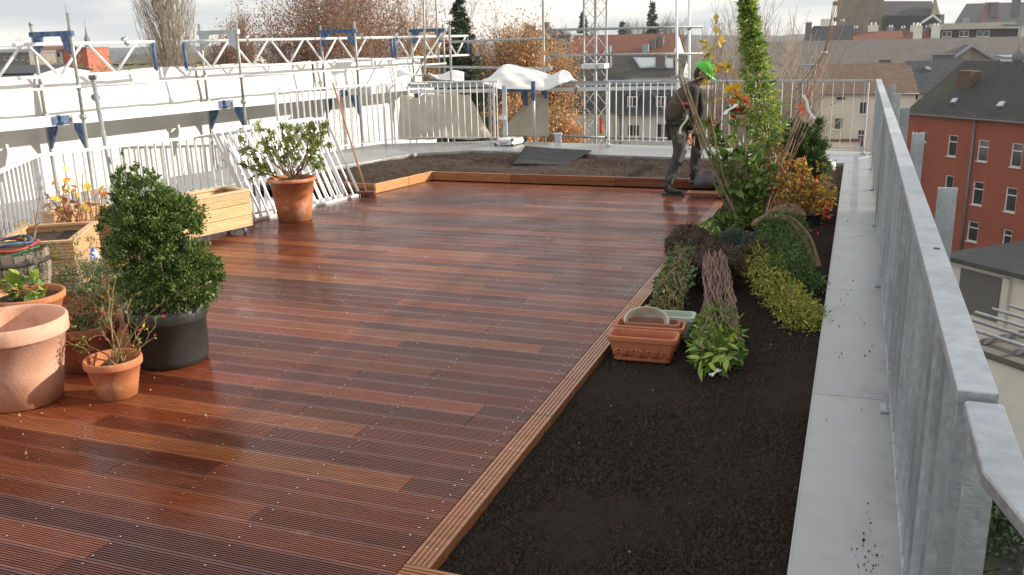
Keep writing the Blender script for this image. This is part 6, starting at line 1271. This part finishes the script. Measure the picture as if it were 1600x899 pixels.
# ================================================================== RIGHT BED: BOXES AND PLANTS
def wbox(name, label, c, rz, lx, ly, h, mat, orn=True, z0=-.03, tilt=0, th=.014, group='window boxes stacked on the dark soil'):
    t = thing(name, label, 'window box', (c[0], c[1], z0), rz, group); t.rotation_euler = (tilt, 0, rz); m = MB(); tp = .80
    def ring(s_, z, ins): x, y = lx/2*s_-ins, ly/2*(s_ if s_ == 1 else s_*.95)-ins; k_ = .018; return [(-x+k_, -y, z), (x-k_, -y, z), (x, -y+k_, z), (x, y-k_, z), (x-k_, y, z), (-x+k_, y, z), (-x, y-k_, z), (-x, -y+k_, z)]
    rs_ = [ring(tp, 0, 0), ring(tp+.01, .006, 0), ring(.955, h-.035, 0), ring(1, h-.033, 0), ring(1, h-.004, 0), ring(.99, h, 0), ring(1, h, th+.004), ring(.95, h-.03, th+.002), ring(tp, .02, th)]
    vs = [p for r_ in rs_ for p in r_]; fs = [(8*k+i, 8*k+(i+1) % 8, 8*(k+1)+(i+1) % 8, 8*(k+1)+i) for k in range(len(rs_)-1) for i in range(8)]+[tuple(range(7, -1, -1)), tuple(range(64, 72))]
    m.add(vs, fs); m.build('body', mat, t, bevel=.003)
    if orn:
        nrm_y = lambda z: -(ly/2*(tp*.95+(.955-tp*.95)*z/(h-.035)))-.001
        for i in range(4):
            cx = (-.375+.25*i)*lx*.86
            for r_ in (.030, .018):
                m = MB(); m.tube([(cx+r_*math.cos(a)*1.15, nrm_y(.035+r_*math.sin(a)*1.5), .035+r_*math.sin(a)*1.5) for a in np.linspace(.0, math.pi, 10)], .0075, 6); m.build('relief_arch', mat, t)
            m = MB(); cx2 = cx+.125*lx*.86
            if i < 3: m.tube([(cx2, nrm_y(.03), .03), (cx2, nrm_y(.06), .06), (cx2-.012, nrm_y(.085), .085)], .006, 6); m.tube([(cx2, nrm_y(.06), .06), (cx2+.014, nrm_y(.09), .09)], .006, 6); m.build('relief_leaf', mat, t)
        m = MB(); m.tube([(-lx*.40, nrm_y(.012), .012), (lx*.40, nrm_y(.012), .012)], .004, 6); m.build('relief_line', mat, t)
    return t
wb = G(1000, 566, -.03); wb = V3(wb[0]+.005, wb[1]+.08, 0); mTer2 = M('orange_plastic_clay', (.50, .17, .075), rough=.6, c2=(.42, .13, .06), scale=8)
wbox('window_box', 'front terracotta window box with arched relief, empty, on the dark soil', wb, R(3), .445, .19, .165, mTer2)
wbox('window_box', 'second terracotta window box directly behind the front one', wb+V3(-.005, .215, 0), R(4), .46, .19, .165, mTer2, z0=-.025)
wbox('window_box', 'small brown window box nested in the second terracotta one', wb+V3(.012, .225, 0), R(4), .36, .14, .09, M('brown_clay_box', (.30, .13, .08), rough=.7), orn=False, z0=.065)
wbox('window_box', 'pale green plastic window box at the back of the stack', wb+V3(.07, .40, 0), R(5), .38, .16, .15, mGreenPl, orn=False, z0=0.01)
c_ = wb+V3(-.03, .24, .135); t = thing('oval_pot', 'cream oval pot tipped on its side in the nested window boxes', 'plant pot', tuple(c_)); t.rotation_euler = (R(52), 0, R(2)); t.scale = (.86,)*3; m = MB(); pr = [(0, -.09), (.10, -.09), (.125, -.02), (.15, .03), (.158, .035), (.158, .05), (.150, .055), (.143, .05), (.12, -.02), (.09, -.075), (0, -.075)]
vs = [(r_*1.12*math.cos(2*math.pi*j/48), r_*.72*math.sin(2*math.pi*j/48), z) for r_, z in pr for j in range(48)]; m.add(vs, [(i*48+j, i*48+(j+1) % 48, (i+1)*48+(j+1) % 48, (i+1)*48+j) for i in range(len(pr)-1) for j in range(48)], smooth=True); m.build('body', mCreamPl, t)

def lump(rx, ry, rz_, g, nm='root_ball', mat=mRoot, parent=None, off=(0, 0, 0), rough=.10, n1=56, n2=34, loc=(0, 0, 0)):
    ph = g.uniform(0, 6, 9); vs = []
    for j in range(n2+1):
        for i in range(n1):
            a = 2*math.pi*i/n1; b2 = -math.pi/2+math.pi*j/n2; k_ = 1+rough*(.5*math.sin(3*a+ph[0]+2*b2)+.35*math.sin(5*a-3*b2+ph[1])+.3*math.sin(8*b2+4*a+ph[2]))+rough*.30*g.normal()*(1 if abs(b2) < 1.5 else 0)
            vs.append((rx*k_*math.cos(b2)*math.cos(a)+loc[0], ry*k_*math.cos(b2)*math.sin(a)+loc[1], rz_*k_*math.sin(b2)+loc[2]))
    m = MB(); m.add(vs, [(j*n1+i, j*n1+(i+1) % n1, (j+1)*n1+(i+1) % n1, (j+1)*n1+i) for j in range(n2) for i in range(n1)], smooth=True); return m.build(nm, mat, parent)
gq = np.random.default_rng(44)
def lying(label, ball, br, path, wd, g, stem_mat, nst, leafspec, cat='plant', curl=.02, srange=(0, 1), name='lying_plant', grp='bare rooted plants laid on the dark soil'):
    """root ball plus a bundle of stems lying along path; leafspec: (material, n, size, width, from, to, spread)"""
    o = V3(*ball); t = thing(name, label, cat, tuple(o), 0, grp); lump(br, br*.9, br*.85, g, parent=t, loc=(0, 0, 0)); nf = 1500; fd_ = g.normal(size=(nf, 3)); fd_ /= np.linalg.norm(fd_, axis=1, keepdims=True)
    tag(link('root_fibres', leaf_mesh('root_fibres', fd_*np.array([br, br*.9, br*.85])*.97, .055, .07, .5, fd_*.25+g.normal(size=(nf, 3))*.5, seed=int(g.integers(1e6))), t, mFibre), kind='stuff'); path = [V3(*p) for p in path]; segs = []
    cum = np.linspace(0, 1, len(path))
    def P(u): return np.array([np.interp(u, cum, [p[k] for p in path]) for k in range(3)])
    for i in range(nst):
        a = g.normal(size=3)*np.array([1, 1, .55]); a /= max(1, np.linalg.norm(a)/1.3); prev = P(0)-V3(0, 0, .0)+a*wd*.8*.5; n = 14; ph_ = g.uniform(0, 6.28, 3); end = srange[1]*(.7+.35*g.random())
        for k in range(1, n+1):
            u = end*k/n; q = P(u)+a*wd*(.55+.45*u)*.6+np.sin(u*V3(17, 13, 15)*(curl/.02)**.5+ph_)*curl*1.1+g.normal(size=3)*curl*.2; q[2] = max(q[2], .0); segs.append((prev-o, q-o, .0036, .0032)); prev = q
    link('stem', segs_mesh('stem', segs, 5), t, stem_mat)
    for mt, n, size, wid, u0, u1, spr in leafspec:
        u = g.uniform(u0, u1, n); pts = np.array([P(x) for x in u]); rr = g.normal(size=(n, 3)); rr /= np.linalg.norm(rr, axis=1, keepdims=True); pts += rr*spr*(g.random((n, 1))**.5)*np.array([1, 1, .55]); pts[:, 2] = np.maximum(pts[:, 2], .01); dd = (P(1)-P(.5)); dd /= np.linalg.norm(dd)
        link('foliage', leaf_mesh('foliage', pts-o, size, wid, .35, rr*.5+dd*.7+V3(0, 0, .2), seed=int(g.integers(1e6))), t, mt)
    return t
mFibre = leafm('root_fibre', (.14, .095, .065), .6, 0, .9)
mPinkStem = leafm('pinkish_stem', (.26, .16, .125), .45, 0, .8)
# middle bundle
bl_ = V3(*G(1114, 452, 0)); tcen = lying('middle root ball with upright bundle of reddish stems ending in fresh green leaves', bl_+V3(0, .19, .15), .215, [bl_+V3(0, .02, .25), G(1122, 445, .16), G(1125, 490, .10), G(1122, 530, .08), G(1118, 562, .05)], .17, gq, mPinkStem, 150, [(mBright, 900, .075, .30, .55, 1.05, .15), (mLime, 300, .07, .28, .6, 1.0, .15), (mOliv, 160, .05, .35, .35, .6, .12)])
leaf_objs(tcen, bl_+V3(0, .16, .17), [(G(1118+gq.uniform(-32, 32), 540+gq.uniform(-30, 28), .13+.05*gq.random()), V3(gq.normal()*.7, -.5, gq.normal()*.3), .09*gq.uniform(.8, 1.2)) for i in range(38)], (mBright, mLime), .30, .2, 7)
# left vine bundle
bl_ = V3(*G(1072, 418, 0)); lying('left root ball with a tangle of yellowish ivy stems hanging towards the window boxes', bl_+V3(0, .20, .14), .215, [bl_+V3(-.02, .0, .16), G(1062, 420, .14), G(1050, 450, .10), G(1040, 484, .05)], .13, gq, M('yellow_stem', (.24, .18, .085), rough=.8), 120, [(mOliv, 900, .03, .6, .3, 1.0, .14), (mGreyG, 900, .035, .7, .0, .9, .15), (mBox, 700, .04, .7, .0, .8, .14)], curl=.03)
# right bundle: dark ball, olive privet tops
bl_ = V3(*G(1180, 432, 0)); tr_ = lying('right root ball with olive yellow leafy shoots spread towards the coping', bl_+V3(0, .12, .13), .15, [bl_+V3(.03, .02, .18), G(1205, 440, .14), G(1235, 475, .10), G(1268, 512, .05)], .10, gq, mStem, 34, [(mOliv, 3400, .034, .42, .0, 1.0, .20), (mLime, 1700, .032, .42, .1, 1.08, .19)])
bl_ = V3(*G(1215, 400, 0)); lying('deep green needled conifer lying above the olive shoots', bl_+V3(0, .32, .16), .16, [bl_+V3(0, .25, .24), bl_+V3(.02, .0, .24), G(1228, 425, .16), G(1252, 452, .08)], .08, gq, mStem, 12, [(mDkG, 9500, .045, .14, 0, .9, .235), (mBright, 2600, .045, .14, .1, 1, .22)])
# white ties
for lab, px, py in (('white tie knotted at the tip of the middle green bundle', 1117, 586), ('white tie looped round the right olive shoots', 1240, 487), ('white tie end near the coping side of the olive shoots', 1268, 500)):
    b_ = G(px, py, .03); t = thing('plastic_tie', lab, 'tie', tuple(b_)); m = MB()
    for k in range(3): a = gq.uniform(0, 3.1); m.bar((-.035*math.cos(a), -.03*math.sin(a), .0), (.035*math.cos(a), .03*math.sin(a), .03), .010, .003)
    m.build('band', mLabel, t)
# cushions
def cushion(label, px, py, rpx, mat, n, size, wid, g, flat=.62, cat='cushion plant'):
    b_ = G(px, py, 0); D_ = DEP(b_); r_ = rpx*D_/FPX; t = thing('cushion_plant', label, cat, tuple(b_), 0, 'pot grown cushion plants among the root balls'); d = g.normal(size=(n, 3)); d /= np.linalg.norm(d, axis=1, keepdims=True); d[:, 2] = np.abs(d[:, 2]); nc = 60; cd = g.normal(size=(nc, 3)); cd /= np.linalg.norm(cd, axis=1, keepdims=True)
    p = d*r_*(.70+.30*g.random((n, 1)))*np.array([1, 1, flat*1.5])+V3(0, 0, .04); p += cd[g.integers(0, nc, n)]*r_*.08
    link('foliage', leaf_mesh('foliage', p, size, wid, .4, d*.9, seed=int(g.integers(1e6))), t, mat)
    m = MB(); m.lathe([(0, 0), (r_*.6, 0), (r_*.72, .10), (r_*.66, .10), (0, .09)], n=24); m.build('pot', mBlackPl, t)
cushion('grey green heath cushion right of the middle root ball', 1183, 395, 25, mGreyG, 2600, .032, .16, gq)
cushion('deep green grassy cushion beneath the burlap', 1222, 388, 30, mDkG, 3400, .045, .12, gq)
cushion('grey green cushion left of the burlap above the root balls', 1146, 388, 24, mGreyG, 2200, .03, .18, gq)
cushion('low broad leaved cushion with pale flower heads behind the left root ball', 1100, 382, 24, mBright, 700, .055, .6, gq)
cushion('low dark leaved cushion at the foot of the leaning bare tree', 1130, 366, 26, mBox, 1300, .045, .6, gq)
cushion('trailing green plant between the cushions and the photinia', 1165, 352, 26, mBright, 1300, .045, .5, gq)
b_ = G(1097, 362, .20); t = thing('pale_flower_head', 'pale yellow flower head above the left cushion plant', 'flower', tuple(b_)); P_ = gq.normal(size=(160, 3))*np.array([.05, .04, .025]); tag(link('petals', leaf_mesh('petals', P_, .022, .9, seed=4), t, M('pale_petal', (.72, .75, .32), rough=.6)), kind='stuff')
# burlap thrown over a root ball
b_ = G(1232, 372, 0); Db = DEP(b_)
t0 = thing('wrapped_root_ball', 'root ball wrapped in burlap with a loose end trailing down to the soil', 'root ball', tuple(b_))
lump(.17, .14, .15, gq, 'wrapping', mBurlap, t0, rough=.16, loc=(-.03, .06, .17))
pts = [G(x, y, z)-b_ for x, y, z in ((1178, 356, .22), (1196, 344, .30), (1216, 341, .33), (1234, 347, .32), (1250, 362, .27), (1262, 380, .19), (1271, 402, .09), (1277, 424, .0))]
vs = []; 
for i, p in enumerate(pts):
    w_ = [.05, .075, .085, .085, .075, .065, .055, .045][i]
    tg_ = pts[min(i+1, 7)]-pts[max(i-1, 0)]; tg_ /= np.linalg.norm(tg_); cr_ = np.cross(tg_, V3(.15, 1, -.3)); cr_ /= np.linalg.norm(cr_)
    for j in range(7): a = j/6-.5; vs.append(p+cr_*a*w_*1.5*(1+.3*math.sin(i*2.7))+V3(.012*math.sin(i*2+j), .035*math.cos(j*2.1+i), .02*math.sin(j*2.5+i*1.3)))
me = mesh_np('trailing_end', np.array(vs), np.array([(i*7+j, i*7+j+1, (i+1)*7+j+1, (i+1)*7+j) for i in range(len(pts)-1) for j in range(6)]), True); o = link('trailing_end', me, t0, mBurlap); s_ = o.modifiers.new('th', 'SOLIDIFY'); s_.thickness = .02; s_ = o.modifiers.new('sub', 'SUBSURF'); s_.levels = 2; s_.render_levels = 2
b2_ = G(1205, 378, 0); t = thing('fallen_bark_piece', 'grey brown strip of bark lying between the two grey cushions', 'bark', tuple(b2_)); m = MB(); m.bar((-.10, 0, .13), (.10, .05, .20), .06, .012); m.build('strip', mBurlap, t)

# photinia with large leaves
b_ = V3(*G(1168, 352, 0)); Dp = DEP(b_)
def twp(px, py, d=0): return AT(px, py, Dp+d)
tph = twiggy('photinia_shrub', 'upright shrub with large glossy green leaves and red tips in front of the worker', 'x' and b_, [twp(1165, 178, 0), twp(1158, 165, .1), twp(1115, 215, .1), twp(1130, 250, -.1), twp(1205, 215, -.1), twp(1190, 240, .1), twp(1110, 198, 0), twp(1150, 220, -.2), twp(1180, 270, -.2), twp(1140, 290, 0), twp(1165, 250, .1), twp(1200, 270, 0), twp(1175, 310, -.1)], gq, (mIvy, mBox), r=.011, side=7, slen=.10, bark=mBarkG, nleaf=700, lsize=.10, wid=.45, big=(280, (mBox, mIvy, mOle, mIvy)), bigL=.12, bigwid=.50, cat='shrub', leafstart=.3, grp=None)
pr = [twp(x, y) for x, y in ((1168, 352), (1166, 300), (1166, 250), (1163, 200), (1164, 178))]; link('trunk', segs_mesh('trunk', to_local([(pr[i], pr[i+1], .014-.0015*i, .0125-.0015*i) for i in range(4)], b_), 8), tph, mBarkPale)
leaf_objs(tph, b_, [(twp(x+gq.normal()*5, y+gq.normal()*8, gq.normal()*.05), V3(gq.normal(), gq.normal(), .8), .09) for x, y in [(1160, 165)]*16+[(1150, 178)]*8+[(1106, 192)]*5+[(1170, 160)]*5], (mRedL, mRedL, mOrg), .45, .2, 9)
# green creeper column
b_ = V3(*G(1205, 335, 0)); Dp = DEP(b_); t = thing('creeper_column', 'tall narrow column of fresh green creeper leaves rising above everything in the bed', 'climbing plant', tuple(b_)); cpath = [(1206, 335, 12), (1200, 300, 16), (1202, 240, 22), (1196, 200, 27), (1190, 160, 26), (1183, 110, 19), (1176, 70, 14), (1170, 30, 10), (1166, -5, 8), (1165, -30, 5)]
pp = [AT(x, y, Dp)-b_ for x, y, w_ in cpath]; ww = [w_*Dp/FPX for _, _, w_ in cpath]; cu = np.linspace(0, 1, len(pp)); n = 4200; u = gq.random(n); c_ = np.stack([np.interp(u, cu, [p[k] for p in pp]) for k in range(3)], 1); rw = np.interp(u, cu, ww); keep = (u > .22)|(gq.random(n) < .25); d = gq.normal(size=(n, 3)); d[:, 2] *= .3; d /= np.linalg.norm(d, axis=1, keepdims=True); lump_ = 1+.25*np.sin(u*60)+.15*np.sin(u*131); P_ = c_+d*(rw*lump_*gq.random(n)**.45)[:, None]
link('foliage', leaf_mesh('foliage', P_[keep][::2], .085, .24, .35, (d*.9+V3(0, 0, -.2))[keep][::2], seed=3), t, mBright); link('foliage', leaf_mesh('foliage', P_[keep][1::2], .080, .24, .35, (d*.9+V3(0, 0, -.2))[keep][1::2], seed=4), t, mLime)
segs = []
for k in range(4):
    o_ = gq.normal(size=3)*.015; segs += [(pp[i]+o_, pp[i+1]+o_, .006, .005) for i in range(len(pp)-1)]
link('stem', segs_mesh('stem', segs, 5), t, mStem)
m = MB(); q0, q1 = AT(1211, 330, Dp)-b_, AT(1209, 115, Dp)-b_; m.tube([q0, q1], .008, 6); m.build('cane', M('bamboo_cane', (.45, .32, .15), rough=.6), t)
# young tree with yellow leaves
b_ = V3(*G(1150, 338, 0)); Dp = DEP(b_)+.15
twiggy('young_tree', 'slim young tree with hanging yellow leaves left of the creeper column', b_, [AT(x, y, Dp+d_) for x, y, d_ in ((1118, 55, 0), (1125, 75, .05), (1148, 115, 0), (1130, 110, -.05), (1170, 190, 0), (1112, 80, .1))], gq, (), r=.009, side=5, slen=.10, bark=mBarkR, big=(130, (mYel, mYel, mYel, mOliv)), bigL=.085, bigwid=.65, cat='tree', leafstart=.6, wobk=.02)
# leaning bare young tree (left)
b_ = V3(*G(1158, 352, 0)); Dp = DEP(b_)-.15
tl3 = twiggy('young_tree', 'bare young tree leaning left across the worker with tied on tags', b_, [AT(1040, 45, Dp), AT(1062, 100, Dp-.05), AT(1050, 130, Dp+.1), AT(1100, 90, Dp), AT(1085, 190, Dp-.1), AT(1130, 190, Dp+.1)], gq, (), r=.011, side=5, slen=.13, bark=mBarkG, cat='tree', leafstart=.45, wobk=.012, grp='bare young trees stood in the dark bed')
segs = []; pr = [AT(x, y, Dp) for x, y in ((1158, 352), (1125, 285), (1100, 225), (1082, 175), (1066, 130), (1060, 115))]
link('trunk', segs_mesh('trunk', to_local([(pr[i], pr[i+1], .016-.0015*i, .0145-.0015*i) for i in range(5)], b_), 8), tl3, mBark)
# leaning bare tree (right)
b_ = V3(*G(1190, 350, 0)); Dp = DEP(b_)-.1
tr3 = twiggy('young_tree', 'bare young tree leaning right with its branches tied into a bundle above the railing', b_, [AT(1340, -20, Dp-.1), AT(1326, 5, Dp), AT(1305, 10, Dp+.1), AT(1300, 45, Dp), AT(1350, 15, Dp)], gq, (), r=.008, side=4, slen=.12, bark=mBarkR, cat='tree', leafstart=.6, wobk=.010, grp='bare young trees stood in the dark bed')
pr = [AT(x, y, Dp) for x, y in ((1190, 350), (1203, 305), (1222, 250), (1243, 190), (1252, 168))]; link('trunk', segs_mesh('trunk', to_local([(pr[i], pr[i+1], .020-.002*i, .018-.002*i) for i in range(4)], b_), 8), tr3, mBark)
segs = []
for k in range(6):
    a = AT(1252, 168, Dp)+gq.normal(size=3)*.01; mid = AT(1262+gq.normal()*9, 130, Dp+gq.normal()*.04); c_ = AT(1288, 82, Dp)+gq.normal(size=3)*.012; e = AT(1310+gq.normal()*16, -5+gq.normal()*14, Dp+gq.normal()*.1); segs += [(a, mid, .006, .0055), (mid, c_, .0055, .005), (c_, e, .005, .003)]
link('branches', segs_mesh('branches', to_local(segs, b_), 5), tr3, mBarkR)
c_ = AT(1288, 82, Dp)-b_; m = MB(); m.tube([c_+V3(.03*math.cos(a), .03*math.sin(a), .004*math.sin(3*a)) for a in np.linspace(0, 6.28, 12)], .005, 5); m.build('tie', mLabel, tr3)
# tags hanging on the young trees
def tagstrip(label, p, q, w_, mat, nm='plant_tag'):
    p = V3(*p); q = V3(*q); t = thing(nm, label, 'tag', tuple(p)); m = MB(); L_ = 8; pv = p*0
    for i in range(L_): a = (q-p)*i/L_; b2 = (q-p)*(i+1)/L_; s0 = V3(.012*math.sin(i*.9), 0, 0); s1 = V3(.012*math.sin((i+1)*.9), 0, 0); m.add([a+s0-V3(w_/2, 0, 0), a+s0+V3(w_/2, .004, 0), b2+s1+V3(w_/2, .004, 0), b2+s1-V3(w_/2, 0, 0)], [(0, 1, 2, 3)])
    o = m.build('strip', mat, t); s_ = o.modifiers.new('th', 'SOLIDIFY'); s_.thickness = .0015
tagstrip('white paper tag hanging from the right leaning tree', AT(1254, 148, Dp-.05), AT(1272, 186, Dp-.05), .030, mLabel); tagstrip('orange paper tag on the right leaning tree beside the white one', AT(1247, 163, Dp-.06), AT(1259, 178, Dp-.06), .045, M('orange_label', (.85, .16, .04), rough=.5))
D2_ = DEP(V3(*G(1158, 352, 0)))-.2; tagstrip('pale green strap dangling from the left leaning tree', AT(1074, 180, D2_), AT(1061, 210, D2_), .022, M('pale_green_strap', (.62, .72, .48), rough=.6)); tagstrip('white tag stuck out left of the red photinia tips', AT(1150, 163, D2_), AT(1131, 179, D2_), .04, mLabel)
# dwarf pine
b_ = V3(*G(1255, 318, .05)); Dp = DEP(b_); t = thing('dwarf_pine', 'dense dark green dwarf pine standing at the right end of the plants', 'shrub', tuple(b_)); lob = []
for px, py, rx, rz_ in ((1252, 235, 30, 26), (1258, 262, 30, 24), (1238, 262, 20, 22), (1262, 205, 18, 20), (1240, 205, 14, 18), (1272, 240, 14, 18)): p = AT(px, py, Dp)-b_; k_ = Dp/FPX; lob.append((p[0], p[1], p[2], rx*k_, rx*k_, rz_*k_))
P_, D_ = lobes_foliage(lob, 9000, .05, 8, clump=.14); link('foliage', leaf_mesh('foliage', P_, .065, .13, .35, D_, seed=6), t, mDkG); link('foliage', leaf_mesh('foliage', P_[::4]+.01, .05, .12, .35, D_[::4], seed=7), t, mBright)
segs = [(V3(0, 0, 0), V3(l_[0], l_[1], l_[2]), .012, .006) for l_ in lob]; link('stem', segs_mesh('stem', segs, 6), t, mBark)
# autumn coloured shrub and stems
b_ = V3(*G(1252, 352, .03)); Dp = DEP(b_)
tx = twiggy('autumn_shrub', 'airy shrub with yellow and orange leaves between the dwarf pine and the burlap', b_, [AT(x, y, Dp+d_) for x, y, d_ in ((1232, 272, 0), (1245, 262, .1), (1262, 268, 0), (1280, 280, 0), (1292, 300, -.1), (1240, 300, -.1), (1268, 300, 0), (1228, 310, 0), (1285, 315, .1), (1255, 285, 0))], gq, (mYel, mOliv, mOrg, mStem), r=.006, side=14, slen=.12, nleaf=4200, lsize=.036, wid=.6, bark=mStem, cat='shrub', leafstart=.25)
leaf_objs(tx, b_, [(AT(1292+gq.normal()*7, 328+gq.normal()*8, Dp-.15), V3(gq.normal(), gq.normal(), .3), .06) for i in range(22)], (mRedL, mOrg), .6, .2, 12)
b_ = V3(*G(1203, 345, 0)); Dp = DEP(b_)
twiggy('dry_stem_bundle', 'bundle of upright dry reddish stems between photinia and dwarf pine', b_, [AT(x, y, Dp+d_) for x, y, d_ in ((1185, 235, 0), (1195, 228, .1), (1210, 225, 0), (1222, 235, 0), (1230, 250, -.1), (1180, 260, 0), (1200, 250, -.1), (1215, 262, -.1), (1190, 275, 0), (1226, 275, 0), (1235, 270, .1), (1208, 280, 0), (1175, 285, .1), (1218, 245, .1))], gq, (mStem, mOrg), r=.006, side=11, slen=.11, nleaf=1500, lsize=.04, wid=.3, bark=mStem, cat='plant', leafstart=.2, wobk=.02)
b_ = V3(*G(1240, 322, .03)); twiggy('dry_shrub', 'brown twiggy shrub in front of the dwarf pine', b_, [AT(x, y, DEP(b_)+d_) for x, y, d_ in ((1236, 225, 0), (1246, 240, 0), (1228, 240, .1), (1255, 262, 0), (1262, 250, 0), (1240, 255, -.1))], gq, (mStem,), r=.006, side=8, slen=.10, nleaf=160, lsize=.03, wid=.5, bark=mStem, cat='shrub')
# dark pot at the foot of the autumn shrub and small fallen leaves
pot('plastic_pot', 'small black plastic pot at the foot of the autumn shrub', V3(*G(1268, 355, 0)), rimpot(.08, .11, .16, .03, .008, .006), mBlackPl, soil_z=.13, inner=.09)
k = 70; xs_ = np.concatenate([gq.uniform(-1.0, -.2, 50), gq.uniform(-1.0, -.2, 20)]); ys_ = np.concatenate([8+3*gq.random(50), gq.uniform(9, 11.5, 20)]); P_ = np.stack([xs_, ys_, np.full(70, .055)], 1); o = link('fallen_leaves', leaf_mesh('fallen_leaves', P_, .045, .6, tilt=.1, seed=2), None, mOrg); tag(o, kind='stuff')

# ================================================================== HAZE
m = MB(); m.box((-1700, -120, ZG-1), (1700, 1450, 48)); hz_ = m.build('haze', None); hz_.data.materials.clear()
hm = bpy.data.materials.new('haze'); hm.use_nodes = True; hm.node_tree.nodes.clear(); vo = hm.node_tree.nodes.new('ShaderNodeVolumePrincipled'); ho = hm.node_tree.nodes.new('ShaderNodeOutputMaterial')
vo.inputs['Color'].default_value = (.92, .95, 1, 1); vo.inputs['Density'].default_value = .0002; vo.inputs['Anisotropy'].default_value = .3; hm.node_tree.links.new(vo.outputs[0], ho.inputs['Volume']); hz_.data.materials.append(hm); tag(hz_, kind='stuff')
scene.cycles.volume_bounces = 1
